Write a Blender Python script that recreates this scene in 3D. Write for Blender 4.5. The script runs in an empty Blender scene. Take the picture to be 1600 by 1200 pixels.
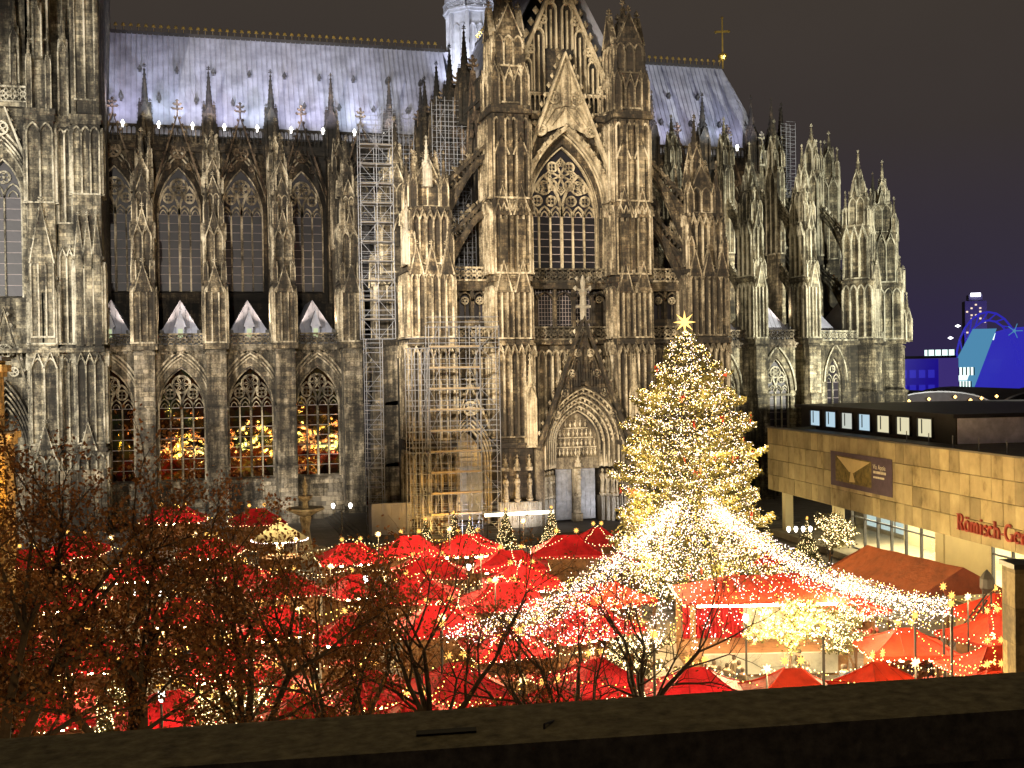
import bpy, math, random
import numpy as np
from mathutils import Matrix, Vector, noise as mnoise
random.seed(7)
PI = math.pi
SC = bpy.context.scene
COL = SC.collection

# ------------------------------------------------------------------ camera
YAW, ROLL, PITCH = math.radians(15.5), 0.016, -math.atan(19.5/1800)
fw = Vector((math.sin(YAW)*math.cos(PITCH), math.cos(YAW)*math.cos(PITCH), math.sin(PITCH)))
rt = Vector((math.cos(YAW), -math.sin(YAW), 0)); up = rt.cross(fw)
r2 = rt*math.cos(ROLL)-up*math.sin(ROLL); u2 = rt*math.sin(ROLL)+up*math.cos(ROLL)
cam = bpy.data.objects.new('camera', bpy.data.cameras.new('camera'))
COL.objects.link(cam)
m = Matrix((r2, u2, -fw)).transposed().to_4x4(); m.translation = (0, -134, 16.6)
cam.matrix_world = m
cam.data.lens = 40.5; cam.data.sensor_width = 36; cam.data.clip_start = 0.1; cam.data.clip_end = 6000
SC.camera = cam

# ------------------------------------------------------------------ world, light, exposure
W = bpy.data.worlds.new('World'); SC.world = W; W.use_nodes = True
wn, wl = W.node_tree.nodes, W.node_tree.links
wn.clear()
wo = wn.new('ShaderNodeOutputWorld'); add = wn.new('ShaderNodeAddShader')
sky = wn.new('ShaderNodeTexSky'); sky.sky_type = 'NISHITA'; sky.sun_disc = False
sky.sun_elevation = math.radians(-4); sky.sun_rotation = math.radians(250)
b1 = wn.new('ShaderNodeBackground'); b1.inputs[1].default_value = 0.05
b2 = wn.new('ShaderNodeBackground'); b2.inputs[1].default_value = 1.0
tc = wn.new('ShaderNodeTexCoord'); sx = wn.new('ShaderNodeSeparateXYZ'); rp = wn.new('ShaderNodeValToRGB')
wl.new(tc.outputs['Generated'], sx.inputs[0]); wl.new(sx.outputs[2], rp.inputs[0])
e = rp.color_ramp.elements           # town glow: violet haze low down, brown overcast above
e[0].position = 0.0; e[0].color = (0.030, 0.021, 0.070, 1)
e[1].position = 0.36; e[1].color = (0.052, 0.041, 0.031, 1)
x = e.new(0.08); x.color = (0.034, 0.027, 0.045, 1)
x = e.new(0.19); x.color = (0.040, 0.032, 0.030, 1)
cn_ = wn.new('ShaderNodeTexNoise'); cn_.inputs['Scale'].default_value = 2.2; cn_.inputs['Detail'].default_value = 6; cr = wn.new('ShaderNodeMapRange'); cr.inputs[3].default_value = 0.72; cr.inputs[4].default_value = 1.28
mu = wn.new('ShaderNodeMix'); mu.data_type = 'RGBA'; mu.blend_type = 'MULTIPLY'; mu.inputs[0].default_value = 1
wl.new(tc.outputs['Generated'], cn_.inputs['Vector']); wl.new(cn_.outputs[0], cr.inputs[0]); wl.new(rp.outputs[0], mu.inputs[6]); wl.new(cr.outputs[0], mu.inputs[7])
wl.new(sky.outputs[0], b1.inputs[0]); wl.new(mu.outputs[2], b2.inputs[0])
wl.new(b1.outputs[0], add.inputs[0]); wl.new(b2.outputs[0], add.inputs[1]); wl.new(add.outputs[0], wo.inputs[0])
SC.view_settings.view_transform = 'Standard'; SC.view_settings.look = 'None'
SC.view_settings.exposure = 0; SC.view_settings.gamma = 1
cy = SC.cycles
cy.max_bounces = 4; cy.diffuse_bounces = 2; cy.glossy_bounces = 2; cy.transmission_bounces = 3; cy.transparent_max_bounces = 6
cy.sample_clamp_indirect = 2.0; cy.use_denoising = True; cy.caustics_reflective = False; cy.caustics_refractive = False
cy.use_light_tree = True

def lamp(name, kind, loc, target, energy, color, spot=60, blend=0.5, size=0.5):
    l = bpy.data.lights.new(name, kind); l.energy = energy; l.color = color
    if kind == 'SPOT':
        l.spot_size = math.radians(spot); l.spot_blend = blend
    if kind in ('SPOT', 'POINT'): l.shadow_soft_size = size
    o = bpy.data.objects.new(name, l); COL.objects.link(o); o.location = loc
    if target is not None:
        o.rotation_euler = (Vector(target)-Vector(loc)).to_track_quat('-Z', 'Y').to_euler()
    return o
# the floodlights that light the cathedral (their housings are built further down)
FLOODS = [((-46, -112, 32), (5, 4, 30), 470e3, (1.0, 0.93, 0.80), 32),
          ((-6, -134, 38), (5, 4, 30), 300e3, (1.0, 0.93, 0.80), 27),
          ((-52, -60, 20), (-16, -4, 26), 165e3, (1.0, 0.95, 0.83), 58),
          ((-38, -114, 31), (39, -20, 30), 880e3, (1.0, 0.88, 0.68), 25),
          ((4, -135, 38), (38, -20, 30), 400e3, (1.0, 0.86, 0.64), 25.5),
          ((90, -48, 13.4), (84, 4, 27), 250e3, (1.0, 0.97, 0.80), 70)]
for i, (a, b, en, c, s) in enumerate(FLOODS):
    lamp('floodlight_beam', 'SPOT', a, b, en, c, s, 0.45, 0.4)
moon = bpy.data.lights.new('sun', 'SUN'); moon.energy = 0.012; moon.angle = math.radians(10); moon.color = (1, 0.85, 0.7)
mo = bpy.data.objects.new('sun', moon); COL.objects.link(mo); mo.rotation_euler = (math.radians(35), 0, math.radians(-20))

# ------------------------------------------------------------------ materials
MATS = {}
def newmat(name):
    mt = bpy.data.materials.new(name); mt.use_nodes = True
    n = mt.node_tree.nodes; l = mt.node_tree.links
    b = n['Principled BSDF']; MATS[name] = mt
    return mt, n, l, b
def ramp(n, l, fac, stops):
    r = n.new('ShaderNodeValToRGB'); el = r.color_ramp.elements
    el[0].position, el[0].color = stops[0][0], (*stops[0][1], 1)
    el[1].position, el[1].color = stops[-1][0], (*stops[-1][1], 1)
    for p, c in stops[1:-1]:
        q = el.new(p); q.color = (*c, 1)
    l.new(fac, r.inputs[0]); return r.outputs[0]
def noisetex(n, l, scale, detail=4, mscale=None, coord='pos', rough=0.6):
    if coord == 'pos': src = n.new('ShaderNodeNewGeometry').outputs['Position']
    else: src = n.new('ShaderNodeTexCoord').outputs['Object']
    if mscale:
        mp = n.new('ShaderNodeMapping'); mp.inputs['Scale'].default_value = mscale; l.new(src, mp.inputs[0]); src = mp.outputs[0]
    t = n.new('ShaderNodeTexNoise'); t.inputs['Scale'].default_value = scale; t.inputs['Detail'].default_value = detail
    t.inputs['Roughness'].default_value = rough
    l.new(src, t.inputs['Vector']); return t.outputs[0]
def mth(n, l, op, a, b):
    q = n.new('ShaderNodeMath'); q.operation = op
    for i, s in enumerate((a, b)):
        if isinstance(s, (int, float)): q.inputs[i].default_value = s
        else: l.new(s, q.inputs[i])
    return q.outputs[0]
def mixc(n, l, mode, fac, a, b):
    q = n.new('ShaderNodeMix'); q.data_type = 'RGBA'; q.blend_type = mode
    if isinstance(fac, (int, float)): q.inputs[0].default_value = fac
    else: l.new(fac, q.inputs[0])
    for s, i in ((a, 6), (b, 7)):
        if isinstance(s, tuple): q.inputs[i].default_value = (*s, 1)
        else: l.new(s, q.inputs[i])
    return q.outputs[2]
def stone(name, dark, mid, pale, blocks=(1.0, 0.4), soot=0.5, bump=0.5, contrast=1.0):
    mt, n, l, b = newmat(name)
    big = noisetex(n, l, 0.11, 4); med = noisetex(n, l, 0.8, 7, None, 'pos', 0.7); stk = noisetex(n, l, 1.0, 5, (1.5, 1.5, 0.13))
    fine = noisetex(n, l, 5.0, 4)
    s = mth(n, l, 'ADD', mth(n, l, 'MULTIPLY', med, 0.38), mth(n, l, 'MULTIPLY', stk, 0.57))
    s = mth(n, l, 'ADD', s, mth(n, l, 'MULTIPLY', mth(n, l, 'SUBTRACT', big, 0.5), 0.5))
    s = mth(n, l, 'ADD', s, mth(n, l, 'MULTIPLY', mth(n, l, 'SUBTRACT', fine, 0.5), 0.25))
    c = ramp(n, l, s, [(0.5*soot+0.15, dark), (0.5*soot+0.21, tuple(0.45*(a+q) for a, q in zip(dark, mid))), (0.5*soot+0.26, mid), (0.5*soot+0.37, pale)])
    if blocks:
        sp = n.new('ShaderNodeSeparateXYZ'); l.new(n.new('ShaderNodeNewGeometry').outputs['Position'], sp.inputs[0])
        cb = n.new('ShaderNodeCombineXYZ'); l.new(mth(n, l, 'ADD', sp.outputs[0], mth(n, l, 'MULTIPLY', sp.outputs[1], 0.83)), cb.inputs[0]); l.new(sp.outputs[2], cb.inputs[1])
        br = n.new('ShaderNodeTexBrick'); l.new(cb.outputs[0], br.inputs[0]); br.inputs['Scale'].default_value = 1
        br.inputs['Color1'].default_value = (0.42, 0.42, 0.42, 1); br.inputs['Color2'].default_value = (1.45, 1.40, 1.28, 1); br.inputs['Mortar'].default_value = (0.35, 0.33, 0.3, 1)
        br.inputs['Mortar Size'].default_value = 0.02; br.inputs['Brick Width'].default_value = blocks[0]; br.inputs['Row Height'].default_value = blocks[1]
        br.inputs['Bias'].default_value = -0.1
        c = mixc(n, l, 'MULTIPLY', 0.85, c, br.outputs[0])
    l.new(c, b.inputs['Base Color']); b.inputs['Roughness'].default_value = 0.92
    bp = n.new('ShaderNodeBump'); bp.inputs['Strength'].default_value = bump; bp.inputs['Distance'].default_value = 0.12
    l.new(med, bp.inputs['Height']); l.new(bp.outputs[0], b.inputs['Normal'])
    return mt
def plain(name, col, rough=0.7, metal=0.0, vary=0.25, scale=1.5, spec=0.5):
    mt, n, l, b = newmat(name)
    f = noisetex(n, l, scale, 5)
    c = ramp(n, l, f, [(0.3, tuple(v*(1-vary) for v in col)), (0.7, tuple(min(1, v*(1+vary)) for v in col))])
    l.new(c, b.inputs['Base Color']); b.inputs['Roughness'].default_value = rough; b.inputs['Metallic'].default_value = metal
    b.inputs['Specular IOR Level'].default_value = spec
    return mt
def glow(name, col, strength, sample=False, base=(0.05, 0.05, 0.05)):
    mt, n, l, b = newmat(name)
    b.inputs['Base Color'].default_value = (*base, 1); b.inputs['Emission Color'].default_value = (*col, 1); b.inputs['Emission Strength'].default_value = strength
    if not sample: mt.cycles.emission_sampling = 'NONE'
    return mt
def glass(name, col, rough=0.08, bumpscale=1.2, bump=0.25, ior=1.8):
    mt, n, l, b = newmat(name)
    b.inputs['Base Color'].default_value = (*col, 1); b.inputs['Roughness'].default_value = rough; b.inputs['IOR'].default_value = ior
    oi = n.new('ShaderNodeObjectInfo')
    f = noisetex(n, l, bumpscale, 3)
    bp = n.new('ShaderNodeBump'); bp.inputs['Strength'].default_value = bump; bp.inputs['Distance'].default_value = 0.1
    l.new(f, bp.inputs['Height']); l.new(bp.outputs[0], b.inputs['Normal'])
    c = mixc(n, l, 'MIX', oi.outputs['Random'], col, tuple(v*0.45 for v in col)); l.new(c, b.inputs['Base Color'])
    return mt
STONE = (stone('weathered_stone', (0.022, 0.016, 0.011), (0.10, 0.075, 0.046), (0.36, 0.295, 0.20), soot=0.52), stone('weathered_carving', (0.05, 0.038, 0.024), (0.29, 0.235, 0.155), (0.6, 0.52, 0.39), blocks=None, soot=0.47))  # stone pairs: darker backs paint recess shade, paler ribs the light they catch
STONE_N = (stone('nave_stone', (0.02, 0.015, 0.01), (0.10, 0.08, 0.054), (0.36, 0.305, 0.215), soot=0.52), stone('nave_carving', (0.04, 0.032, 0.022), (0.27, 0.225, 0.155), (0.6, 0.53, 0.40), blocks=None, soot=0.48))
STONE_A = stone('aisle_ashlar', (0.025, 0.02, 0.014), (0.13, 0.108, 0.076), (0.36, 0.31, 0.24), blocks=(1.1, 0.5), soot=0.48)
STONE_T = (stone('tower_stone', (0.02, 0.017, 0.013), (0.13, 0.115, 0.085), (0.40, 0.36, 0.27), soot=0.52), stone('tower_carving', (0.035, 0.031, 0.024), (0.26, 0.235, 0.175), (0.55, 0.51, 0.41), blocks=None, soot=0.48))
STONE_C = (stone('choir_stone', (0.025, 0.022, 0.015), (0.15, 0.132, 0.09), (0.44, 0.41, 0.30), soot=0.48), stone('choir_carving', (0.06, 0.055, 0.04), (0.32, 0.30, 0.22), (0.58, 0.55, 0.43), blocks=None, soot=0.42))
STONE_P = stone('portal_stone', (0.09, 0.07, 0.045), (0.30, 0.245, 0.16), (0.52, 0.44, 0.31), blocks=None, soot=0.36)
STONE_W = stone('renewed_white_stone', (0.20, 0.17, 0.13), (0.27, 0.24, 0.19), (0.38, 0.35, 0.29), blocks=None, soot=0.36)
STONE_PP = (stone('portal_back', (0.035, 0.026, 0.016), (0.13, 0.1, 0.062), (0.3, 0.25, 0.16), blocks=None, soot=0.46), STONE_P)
STONE_K = stone('sooty_shade_stone', (0.012, 0.01, 0.008), (0.06, 0.045, 0.03), (0.2, 0.16, 0.1), soot=0.6)  # real soot, darkened further to paint recess shade and silhouettes
plain('lead', (0.33, 0.34, 0.42), 0.6, 0.0, 0.3, 0.5)
plain('lead_dark', (0.06, 0.06, 0.065), 0.6)
plain('gold', (0.75, 0.52, 0.12), 0.3, 0.9)
plain('iron', (0.025, 0.022, 0.02), 0.6)
plain('turret_lead', (0.50, 0.52, 0.58), 0.5, 0, 0.3, 0.8)
glass('nave_glass', (0.024, 0.020, 0.028), 0.45, 0.9, 0.2, 1.4); glass('dark_glass', (0.010, 0.009, 0.014), 0.4, 0.9, 0.2, 1.4)
mt, n, l, b = newmat('aisle_glass')
vo = n.new('ShaderNodeTexVoronoi'); vo.inputs['Scale'].default_value = 0.9; l.new(n.new('ShaderNodeNewGeometry').outputs['Position'], vo.inputs['Vector'])
sv = n.new('ShaderNodeSeparateColor'); l.new(vo.outputs['Color'], sv.inputs[0])
c = ramp(n, l, sv.outputs[0], [(0.0, (0.015, 0.008, 0.004)), (0.4, (0.10, 0.04, 0.012)), (0.62, (0.16, 0.11, 0.025)), (0.8, (0.05, 0.07, 0.03)), (1.0, (0.10, 0.025, 0.015))])  # amber, gold and green cells paint the market's reflected glow into the glass
l.new(c, b.inputs['Base Color']); b.inputs['Metallic'].default_value = 0.9; b.inputs['Roughness'].default_value = 0.05
bp = n.new('ShaderNodeBump'); bp.inputs['Strength'].default_value = 0.5; bp.inputs['Distance'].default_value = 0.1; l.new(noisetex(n, l, 0.45, 2), bp.inputs['Height']); l.new(bp.outputs[0], b.inputs['Normal'])
plain('came', (0.26, 0.22, 0.22), 0.7)
plain('steel', (0.25, 0.26, 0.30), 0.5, 0.2, 0.2, 3)
plain('plank', (0.26, 0.20, 0.13), 0.8, 0, 0.3, 2)
plain('door_bronze', (0.24, 0.24, 0.25), 0.5, 0.2, 0.3, 2)
plain('wood', (0.22, 0.115, 0.05), 0.7, 0, 0.35, 3)
plain('dark_wood', (0.07, 0.035, 0.015), 0.75, 0, 0.35, 3)
def fabric(name, col, trans=0.45):
    mt, n, l, b = newmat(name)
    b.inputs['Roughness'].default_value = 0.6
    f = noisetex(n, l, 1.4, 6); oi = n.new('ShaderNodeObjectInfo')
    c = ramp(n, l, f, [(0.28, tuple(v*0.5 for v in col)), (0.5, tuple(v*0.85 for v in col)), (0.72, col)])
    c = mixc(n, l, 'MULTIPLY', 1.0, c, ramp(n, l, oi.outputs['Random'], [(0, (0.55, 0.6, 0.6)), (0.5, (0.85, 0.85, 0.85)), (1, (1.1, 1.3, 1.2))])); l.new(c, b.inputs['Base Color'])
    bp = n.new('ShaderNodeBump'); bp.inputs['Strength'].default_value = 0.6; bp.inputs['Distance'].default_value = 0.15; l.new(noisetex(n, l, 2.2, 4), bp.inputs['Height']); l.new(bp.outputs[0], b.inputs['Normal'])
    t = n.new('ShaderNodeBsdfTranslucent'); l.new(c, t.inputs[0])
    mx = n.new('ShaderNodeMixShader'); mx.inputs[0].default_value = trans
    l.new(b.outputs[0], mx.inputs[1]); l.new(t.outputs[0], mx.inputs[2]); l.new(mx.outputs[0], n['Material Output'].inputs[0])
    return mt
fabric('red_canvas', (0.80, 0.016, 0.03), 0.24); fabric('orange_red_canvas', (0.75, 0.045, 0.015), 0.3); fabric('brown_canvas', (0.22, 0.05, 0.02), 0.25)
fabric('cream_canvas', (0.6, 0.48, 0.3), 0.3); fabric('white_canvas', (0.8, 0.76, 0.7), 0.4)
glow('bulb_warm', (1.0, 0.74, 0.36), 9.0); glow('bulb_white', (1.0, 0.80, 0.76), 9.0); glow('bulb_gold', (1.0, 0.60, 0.12), 9.0)
glow('star_gold', (1.0, 0.50, 0.10), 2.0); glow('star_bright', (1.0, 0.60, 0.14), 2.6)
glow('stall_lamp', (1.0, 0.76, 0.42), 60.0, True); glow('globe', (1.0, 0.95, 0.85), 9.0, True)
glow('violet_lamp', (0.45, 0.25, 1.0), 25.0); glow('flood_face', (1.0, 0.97, 0.9), 14.0)

# ------------------------------------------------------------------ mesh helpers
class MB:
    def __init__(s): s.v = []; s.f = []; s.fm = []; s.mi = 0; s.M = Matrix.Identity(4); s.st = []; s.id = True
    def push(s, M): s.st.append(s.M); s.M = s.M @ M; s.id = False; return s
    def pop(s): s.M = s.st.pop(); s.id = not s.st; return s
    def add(s, vs, fs):
        b = len(s.v)
        if s.id: s.v.extend(vs)
        else:
            M = s.M
            a = np.array(M)
            p = np.asarray(vs, float) @ a[:3, :3].T + a[:3, 3]
            s.v.extend(map(tuple, p.tolist()))
        s.f.extend([tuple(i+b for i in q) for q in fs]); s.fm.extend([s.mi]*len(fs))
    def box(s, x0, x1, y0, y1, z0, z1):
        s.add([(x0, y0, z0), (x1, y0, z0), (x1, y1, z0), (x0, y1, z0), (x0, y0, z1), (x1, y0, z1), (x1, y1, z1), (x0, y1, z1)],
              [(0, 3, 2, 1), (4, 5, 6, 7), (0, 1, 5, 4), (1, 2, 6, 5), (2, 3, 7, 6), (3, 0, 4, 7)])
    def prism(s, poly, y0, y1):
        n = len(poly)
        s.add([(p[0], y0, p[1]) for p in poly]+[(p[0], y1, p[1]) for p in poly],
              [tuple(range(n)), tuple(range(2*n-1, n-1, -1))]+[(i, i+n, (i+1) % n+n, (i+1) % n) for i in range(n)])
    def slab(s, poly, z0, z1):
        n = len(poly)
        s.add([(p[0], p[1], z0) for p in poly]+[(p[0], p[1], z1) for p in poly],
              [tuple(range(n-1, -1, -1)), tuple(range(n, 2*n))]+[(i, (i+1) % n, (i+1) % n+n, i+n) for i in range(n)])
    def ngon(s, cx, cy, z0, ra, z1, rb, n=8, rot=0.0, caps=True):
        vs = []; fs = []
        for z, r in ((z0, ra), (z1, rb)):
            if r < 1e-6: vs.append((cx, cy, z)); continue
            for i in range(n):
                a = rot+2*PI*i/n; vs.append((cx+r*math.cos(a), cy+r*math.sin(a), z))
        if rb < 1e-6:
            fs = [(i, (i+1) % n, n) for i in range(n)]
            if caps: fs.append(tuple(range(n-1, -1, -1)))
        elif ra < 1e-6:
            fs = [(0, 1+(i+1) % n, 1+i) for i in range(n)]
            if caps: fs.append(tuple(range(1, n+1)))
        else:
            fs = [(i, (i+1) % n, (i+1) % n+n, i+n) for i in range(n)]
            if caps: fs += [tuple(range(n-1, -1, -1)), tuple(range(n, 2*n))]
        s.add(vs, fs)
    def lathe(s, cx, cy, prof, n=12):
        for (z0, a), (z1, b) in zip(prof, prof[1:]): s.ngon(cx, cy, z0, a, z1, b, n, 0, False)
    def ribbon(s, pts, w, y0, y1, closed=False):
        n = len(pts); L = []
        for i in range(n):
            if closed: a, b = pts[i-1], pts[(i+1) % n]
            else: a, b = pts[max(0, i-1)], pts[min(n-1, i+1)]
            dx, dz = b[0]-a[0], b[1]-a[1]; q = math.hypot(dx, dz) or 1
            L.append((-dz/q*w/2, dx/q*w/2))
        vs = []; fs = []
        for p, o in zip(pts, L):
            vs += [(p[0]+o[0], y0, p[1]+o[1]), (p[0]-o[0], y0, p[1]-o[1]), (p[0]-o[0], y1, p[1]-o[1]), (p[0]+o[0], y1, p[1]+o[1])]
        for i in range(n if closed else n-1):
            a, b = 4*i, 4*((i+1) % n)
            fs += [(a+1, b+1, b, a), (a+2, b+2, b+1, a+1), (a, b, b+3, a+3)]
        s.add(vs, fs)
    def bar(s, p, q, r, n=4, r1=None):
        p = Vector(p); q = Vector(q); d = q-p
        if d.length < 1e-6: return
        a = d.orthogonal().normalized(); b = d.normalized().cross(a); r1 = r if r1 is None else r1
        vs = []
        for c, rr in ((p, r), (q, r1)):
            for i in range(n):
                t = 2*PI*i/n+PI/4; vs.append(tuple(c+a*(rr*math.cos(t))+b*(rr*math.sin(t))))
        s.add(vs, [(i, (i+1) % n, (i+1) % n+n, i+n) for i in range(n)]+[tuple(range(n-1, -1, -1)), tuple(range(n, 2*n))])
    def dia(s, x, y, z, r, h=None):
        h = h or r
        s.add([(x+r, y, z), (x, y+r, z), (x-r, y, z), (x, y-r, z), (x, y, z+h), (x, y, z-h)],
              [(0, 1, 4), (1, 2, 4), (2, 3, 4), (3, 0, 4), (1, 0, 5), (2, 1, 5), (3, 2, 5), (0, 3, 5)])
    def mesh(s, name, mat):
        me = bpy.data.meshes.new(name); me.from_pydata(s.v, [], s.f)
        for q in (mat if isinstance(mat, tuple) else (mat,)): me.materials.append(MATS[q] if isinstance(q, str) else q)
        if isinstance(mat, tuple): me.polygons.foreach_set('material_index', s.fm)
        me.update()
        return me
    def build(s, name, mat, parent=None, loc=(0, 0, 0), rz=0.0):
        return mobj(name, s.mesh(name, mat), parent, loc, rz)
def mobj(name, me, parent=None, loc=(0, 0, 0), rz=0.0):
    o = bpy.data.objects.new(name, me); COL.objects.link(o); o.location = loc; o.rotation_euler = (0, 0, rz)
    if parent is not None: o.parent = parent
    return o
def tag(o, label, cat, group=None, kind=None):
    if label: o['label'] = label
    if cat: o['category'] = cat
    if group: o['group'] = group
    if kind: o['kind'] = kind
    return o
def thing(name, label, cat, loc=(0, 0, 0), rz=0.0, group=None):
    o = bpy.data.objects.new(name, None); COL.objects.link(o); o.location = loc; o.rotation_euler = (0, 0, rz); o.empty_display_size = 0.3
    return tag(o, label, cat, group)
def copy_tree(o, parent=None):
    c = o.copy(); COL.objects.link(c)
    if parent is not None: c.parent = parent
    for ch in [q for q in KIDS.get(o.name, [])]: copy_tree(ch, c)
    return c
KIDS = {}
def index_kids():
    KIDS.clear()
    for o in bpy.data.objects:
        if o.parent: KIDS.setdefault(o.parent.name, []).append(o)
def T(x=0, y=0, z=0, rz=0.0): return Matrix.Translation((x, y, z)) @ Matrix.Rotation(rz, 4, 'Z')
def bulbmesh(name, pts, r, mat):
    P = np.asarray(pts, dtype=np.float32); k = len(P)
    o = np.array([(1, 0, 0), (0, 1, 0), (-1, 0, 0), (0, -1, 0), (0, 0, 1), (0, 0, -1)], np.float32)
    rr = np.asarray(r, np.float32).reshape(-1, 1, 1) if np.ndim(r) else r
    V = (P[:, None, :]+o[None]*rr).reshape(-1, 3)
    F = np.array([(0, 1, 4), (1, 2, 4), (2, 3, 4), (3, 0, 4), (1, 0, 5), (2, 1, 5), (3, 2, 5), (0, 3, 5)], np.int32)
    F = (F[None]+(np.arange(k)*6)[:, None, None]).reshape(-1, 3)
    return rawmesh(name, V, F, mat)
def rawmesh(name, V, F, mat):
    me = bpy.data.meshes.new(name); nv, nf = len(V), len(F); q = F.shape[1]
    me.vertices.add(nv); me.vertices.foreach_set('co', V.astype(np.float32).ravel())
    me.loops.add(nf*q); me.loops.foreach_set('vertex_index', F.astype(np.int32).ravel())
    me.polygons.add(nf); me.polygons.foreach_set('loop_start', np.arange(0, nf*q, q, dtype=np.int32)); me.polygons.foreach_set('loop_total', np.full(nf, q, np.int32))
    me.update(calc_edges=True); me.materials.append(MATS[mat] if isinstance(mat, str) else mat)
    return me

# ------------------------------------------------------------------ gothic vocabulary (local frame: front faces -Y)
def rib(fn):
    """carved work goes to the second slot, paler to paint relief light"""
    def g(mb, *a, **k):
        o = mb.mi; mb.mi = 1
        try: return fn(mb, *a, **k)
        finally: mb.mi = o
    return g
def arch(cx, hw, zs, rise, n=8):
    R = (hw*hw+rise*rise)/(2*hw); c = cx-hw+R; a1 = math.atan2(rise, cx-c)
    L = [(c+R*math.cos(PI+(a1-PI)*i/n), zs+R*math.sin(PI+(a1-PI)*i/n)) for i in range(n+1)]
    return L+[(2*cx-x, z) for x, z in L[-2::-1]]
def circ(cx, cz, r, n=12): return [(cx+r*math.cos(2*PI*i/n), cz+r*math.sin(2*PI*i/n)) for i in range(n)]
@rib
def foil(mb, cx, cz, r, nl, w, y0, y1, rot=PI/4, ring=True):
    if ring: mb.ribbon(circ(cx, cz, r, 14), w, y0, y1, True)
    for i in range(nl):
        a = rot+2*PI*i/nl
        mb.ribbon(circ(cx+0.52*r*math.cos(a), cz+0.52*r*math.sin(a), 0.40*r, 8), w*0.6, y0+0.03, y1, True)
@rib
def finial(mb, x, y, z, s):
    mb.box(x-0.09*s, x+0.09*s, y-0.09*s, y+0.09*s, z-0.3*s, z+1.5*s)
    for zz, q in ((0.55, 0.55), (1.05, 0.38)):
        mb.box(x-q*s, x+q*s, y-0.12*s, y+0.12*s, z+(zz-0.1)*s, z+(zz+0.1)*s)
        mb.box(x-0.11*s, x+0.11*s, y-q*s, y+q*s, z+(zz-0.11)*s, z+(zz+0.09)*s)
        for a in (-1, 1):
            mb.dia(x+a*q*s, y, z+(zz+0.1)*s, 0.17*s); mb.dia(x, y+a*q*s, z+(zz+0.1)*s, 0.17*s)
    mb.dia(x, y, z+1.5*s, 0.22*s)
@rib
def crockets(mb, p, q, y, n, s, off=0.0):
    dx, dz = q[0]-p[0], q[1]-p[1]; L = math.hypot(dx, dz); nx, nz = -dz/L, dx/L
    if nz < 0: nx, nz = -nx, -nz
    for i in range(n):
        t = (i+0.5)/n
        mb.dia(p[0]+dx*t+nx*(s*0.6+off), y, p[1]+dz*t+nz*(s*0.6+off), s*0.62, s*0.8)
def gablet(mb, cx, hw, z0, z1, y0, y1, ck=4, cs=0.16, fs=0.4, infill=True, w=0.16):
    if infill: mb.prism([(cx-hw+0.05, z0), (cx+hw-0.05, z0), (cx, z1-0.1)], y0+0.08, y1)
    o = mb.mi; mb.mi = 1; mb.ribbon([(cx-hw, z0), (cx, z1), (cx+hw, z0)], w, y0, y1); mb.mi = o
    if ck:
        crockets(mb, (cx-hw, z0), (cx, z1), (y0+y1)/2, ck, cs); crockets(mb, (cx, z1), (cx+hw, z0), (y0+y1)/2, ck, cs)
    if fs: finial(mb, cx, (y0+y1)/2, z1+0.1*fs, fs)
    r = hw*0.30
    if infill: mb.ribbon(circ(cx, z0+r*1.5, r, 8), w*0.6, y0+0.02, y0+0.1, True)
@rib
def panel(mb, hw, z0, z1, n, pr=0.1, w=0.12, gab=False, cx=0.0, y=0.0):
    """blind tracery: n lancets between ribs standing proud of a face at y, looking -Y"""
    st = 2*hw/n; r = min(st*0.9, (z1-z0)*0.4); zs = z1-r-0.15
    for i in range(n+1):
        x = cx-hw+i*st; mb.box(x-w/2, x+w/2, y-pr, y+0.02, z0, zs+0.1)
    for i in range(n):
        c = cx-hw+(i+0.5)*st
        mb.ribbon(arch(c, st/2, zs, r, 4), w, y-pr*0.9, y+0.02)
        if gab and st > 0.5: gablet(mb, c, st*0.5, zs+0.1, zs+st*1.5, y-pr*1.6, y, 2, 0.09, 0.22, False, w)
    mb.box(cx-hw-w/2, cx+hw+w/2, y-pr*1.2, y+0.02, z0-0.12, z0+0.06)
def fourfaces(mb, cx, y0, y1, hw, fn):
    """run fn(mb, halfwidth) on front, left, right faces of a pier"""
    cyy = (y0+y1)/2; hd = (y1-y0)/2
    mb.push(T(cx, y0)); fn(mb, hw); mb.pop()
    mb.push(T(cx-hw, cyy, 0, -PI/2)); fn(mb, hd); mb.pop()
    mb.push(T(cx+hw, cyy, 0, PI/2)); fn(mb, hd); mb.pop()
def spire(mb, cx, cy_, z0, r, h, ck=6, n=8, fs=None):
    mb.ngon(cx, cy_, z0, r, z0+h, r*0.12, n, PI/8 if n == 8 else PI/4, False)
    for i in range(ck):
        t = (i+0.6)/ck; rr = r*(1-0.88*t)
        for k in range(4):
            a = PI/4+k*PI/2
            mb.dia(cx+(rr+0.05)*math.cos(a), cy_+(rr+0.05)*math.sin(a), z0+h*t, max(0.06, r*0.2*(1-0.5*t)), max(0.08, r*0.28*(1-0.4*t)))
    fs = fs if fs is not None else max(0.25, r*0.65)
    finial(mb, cx, cy_, z0+h, fs)
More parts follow.
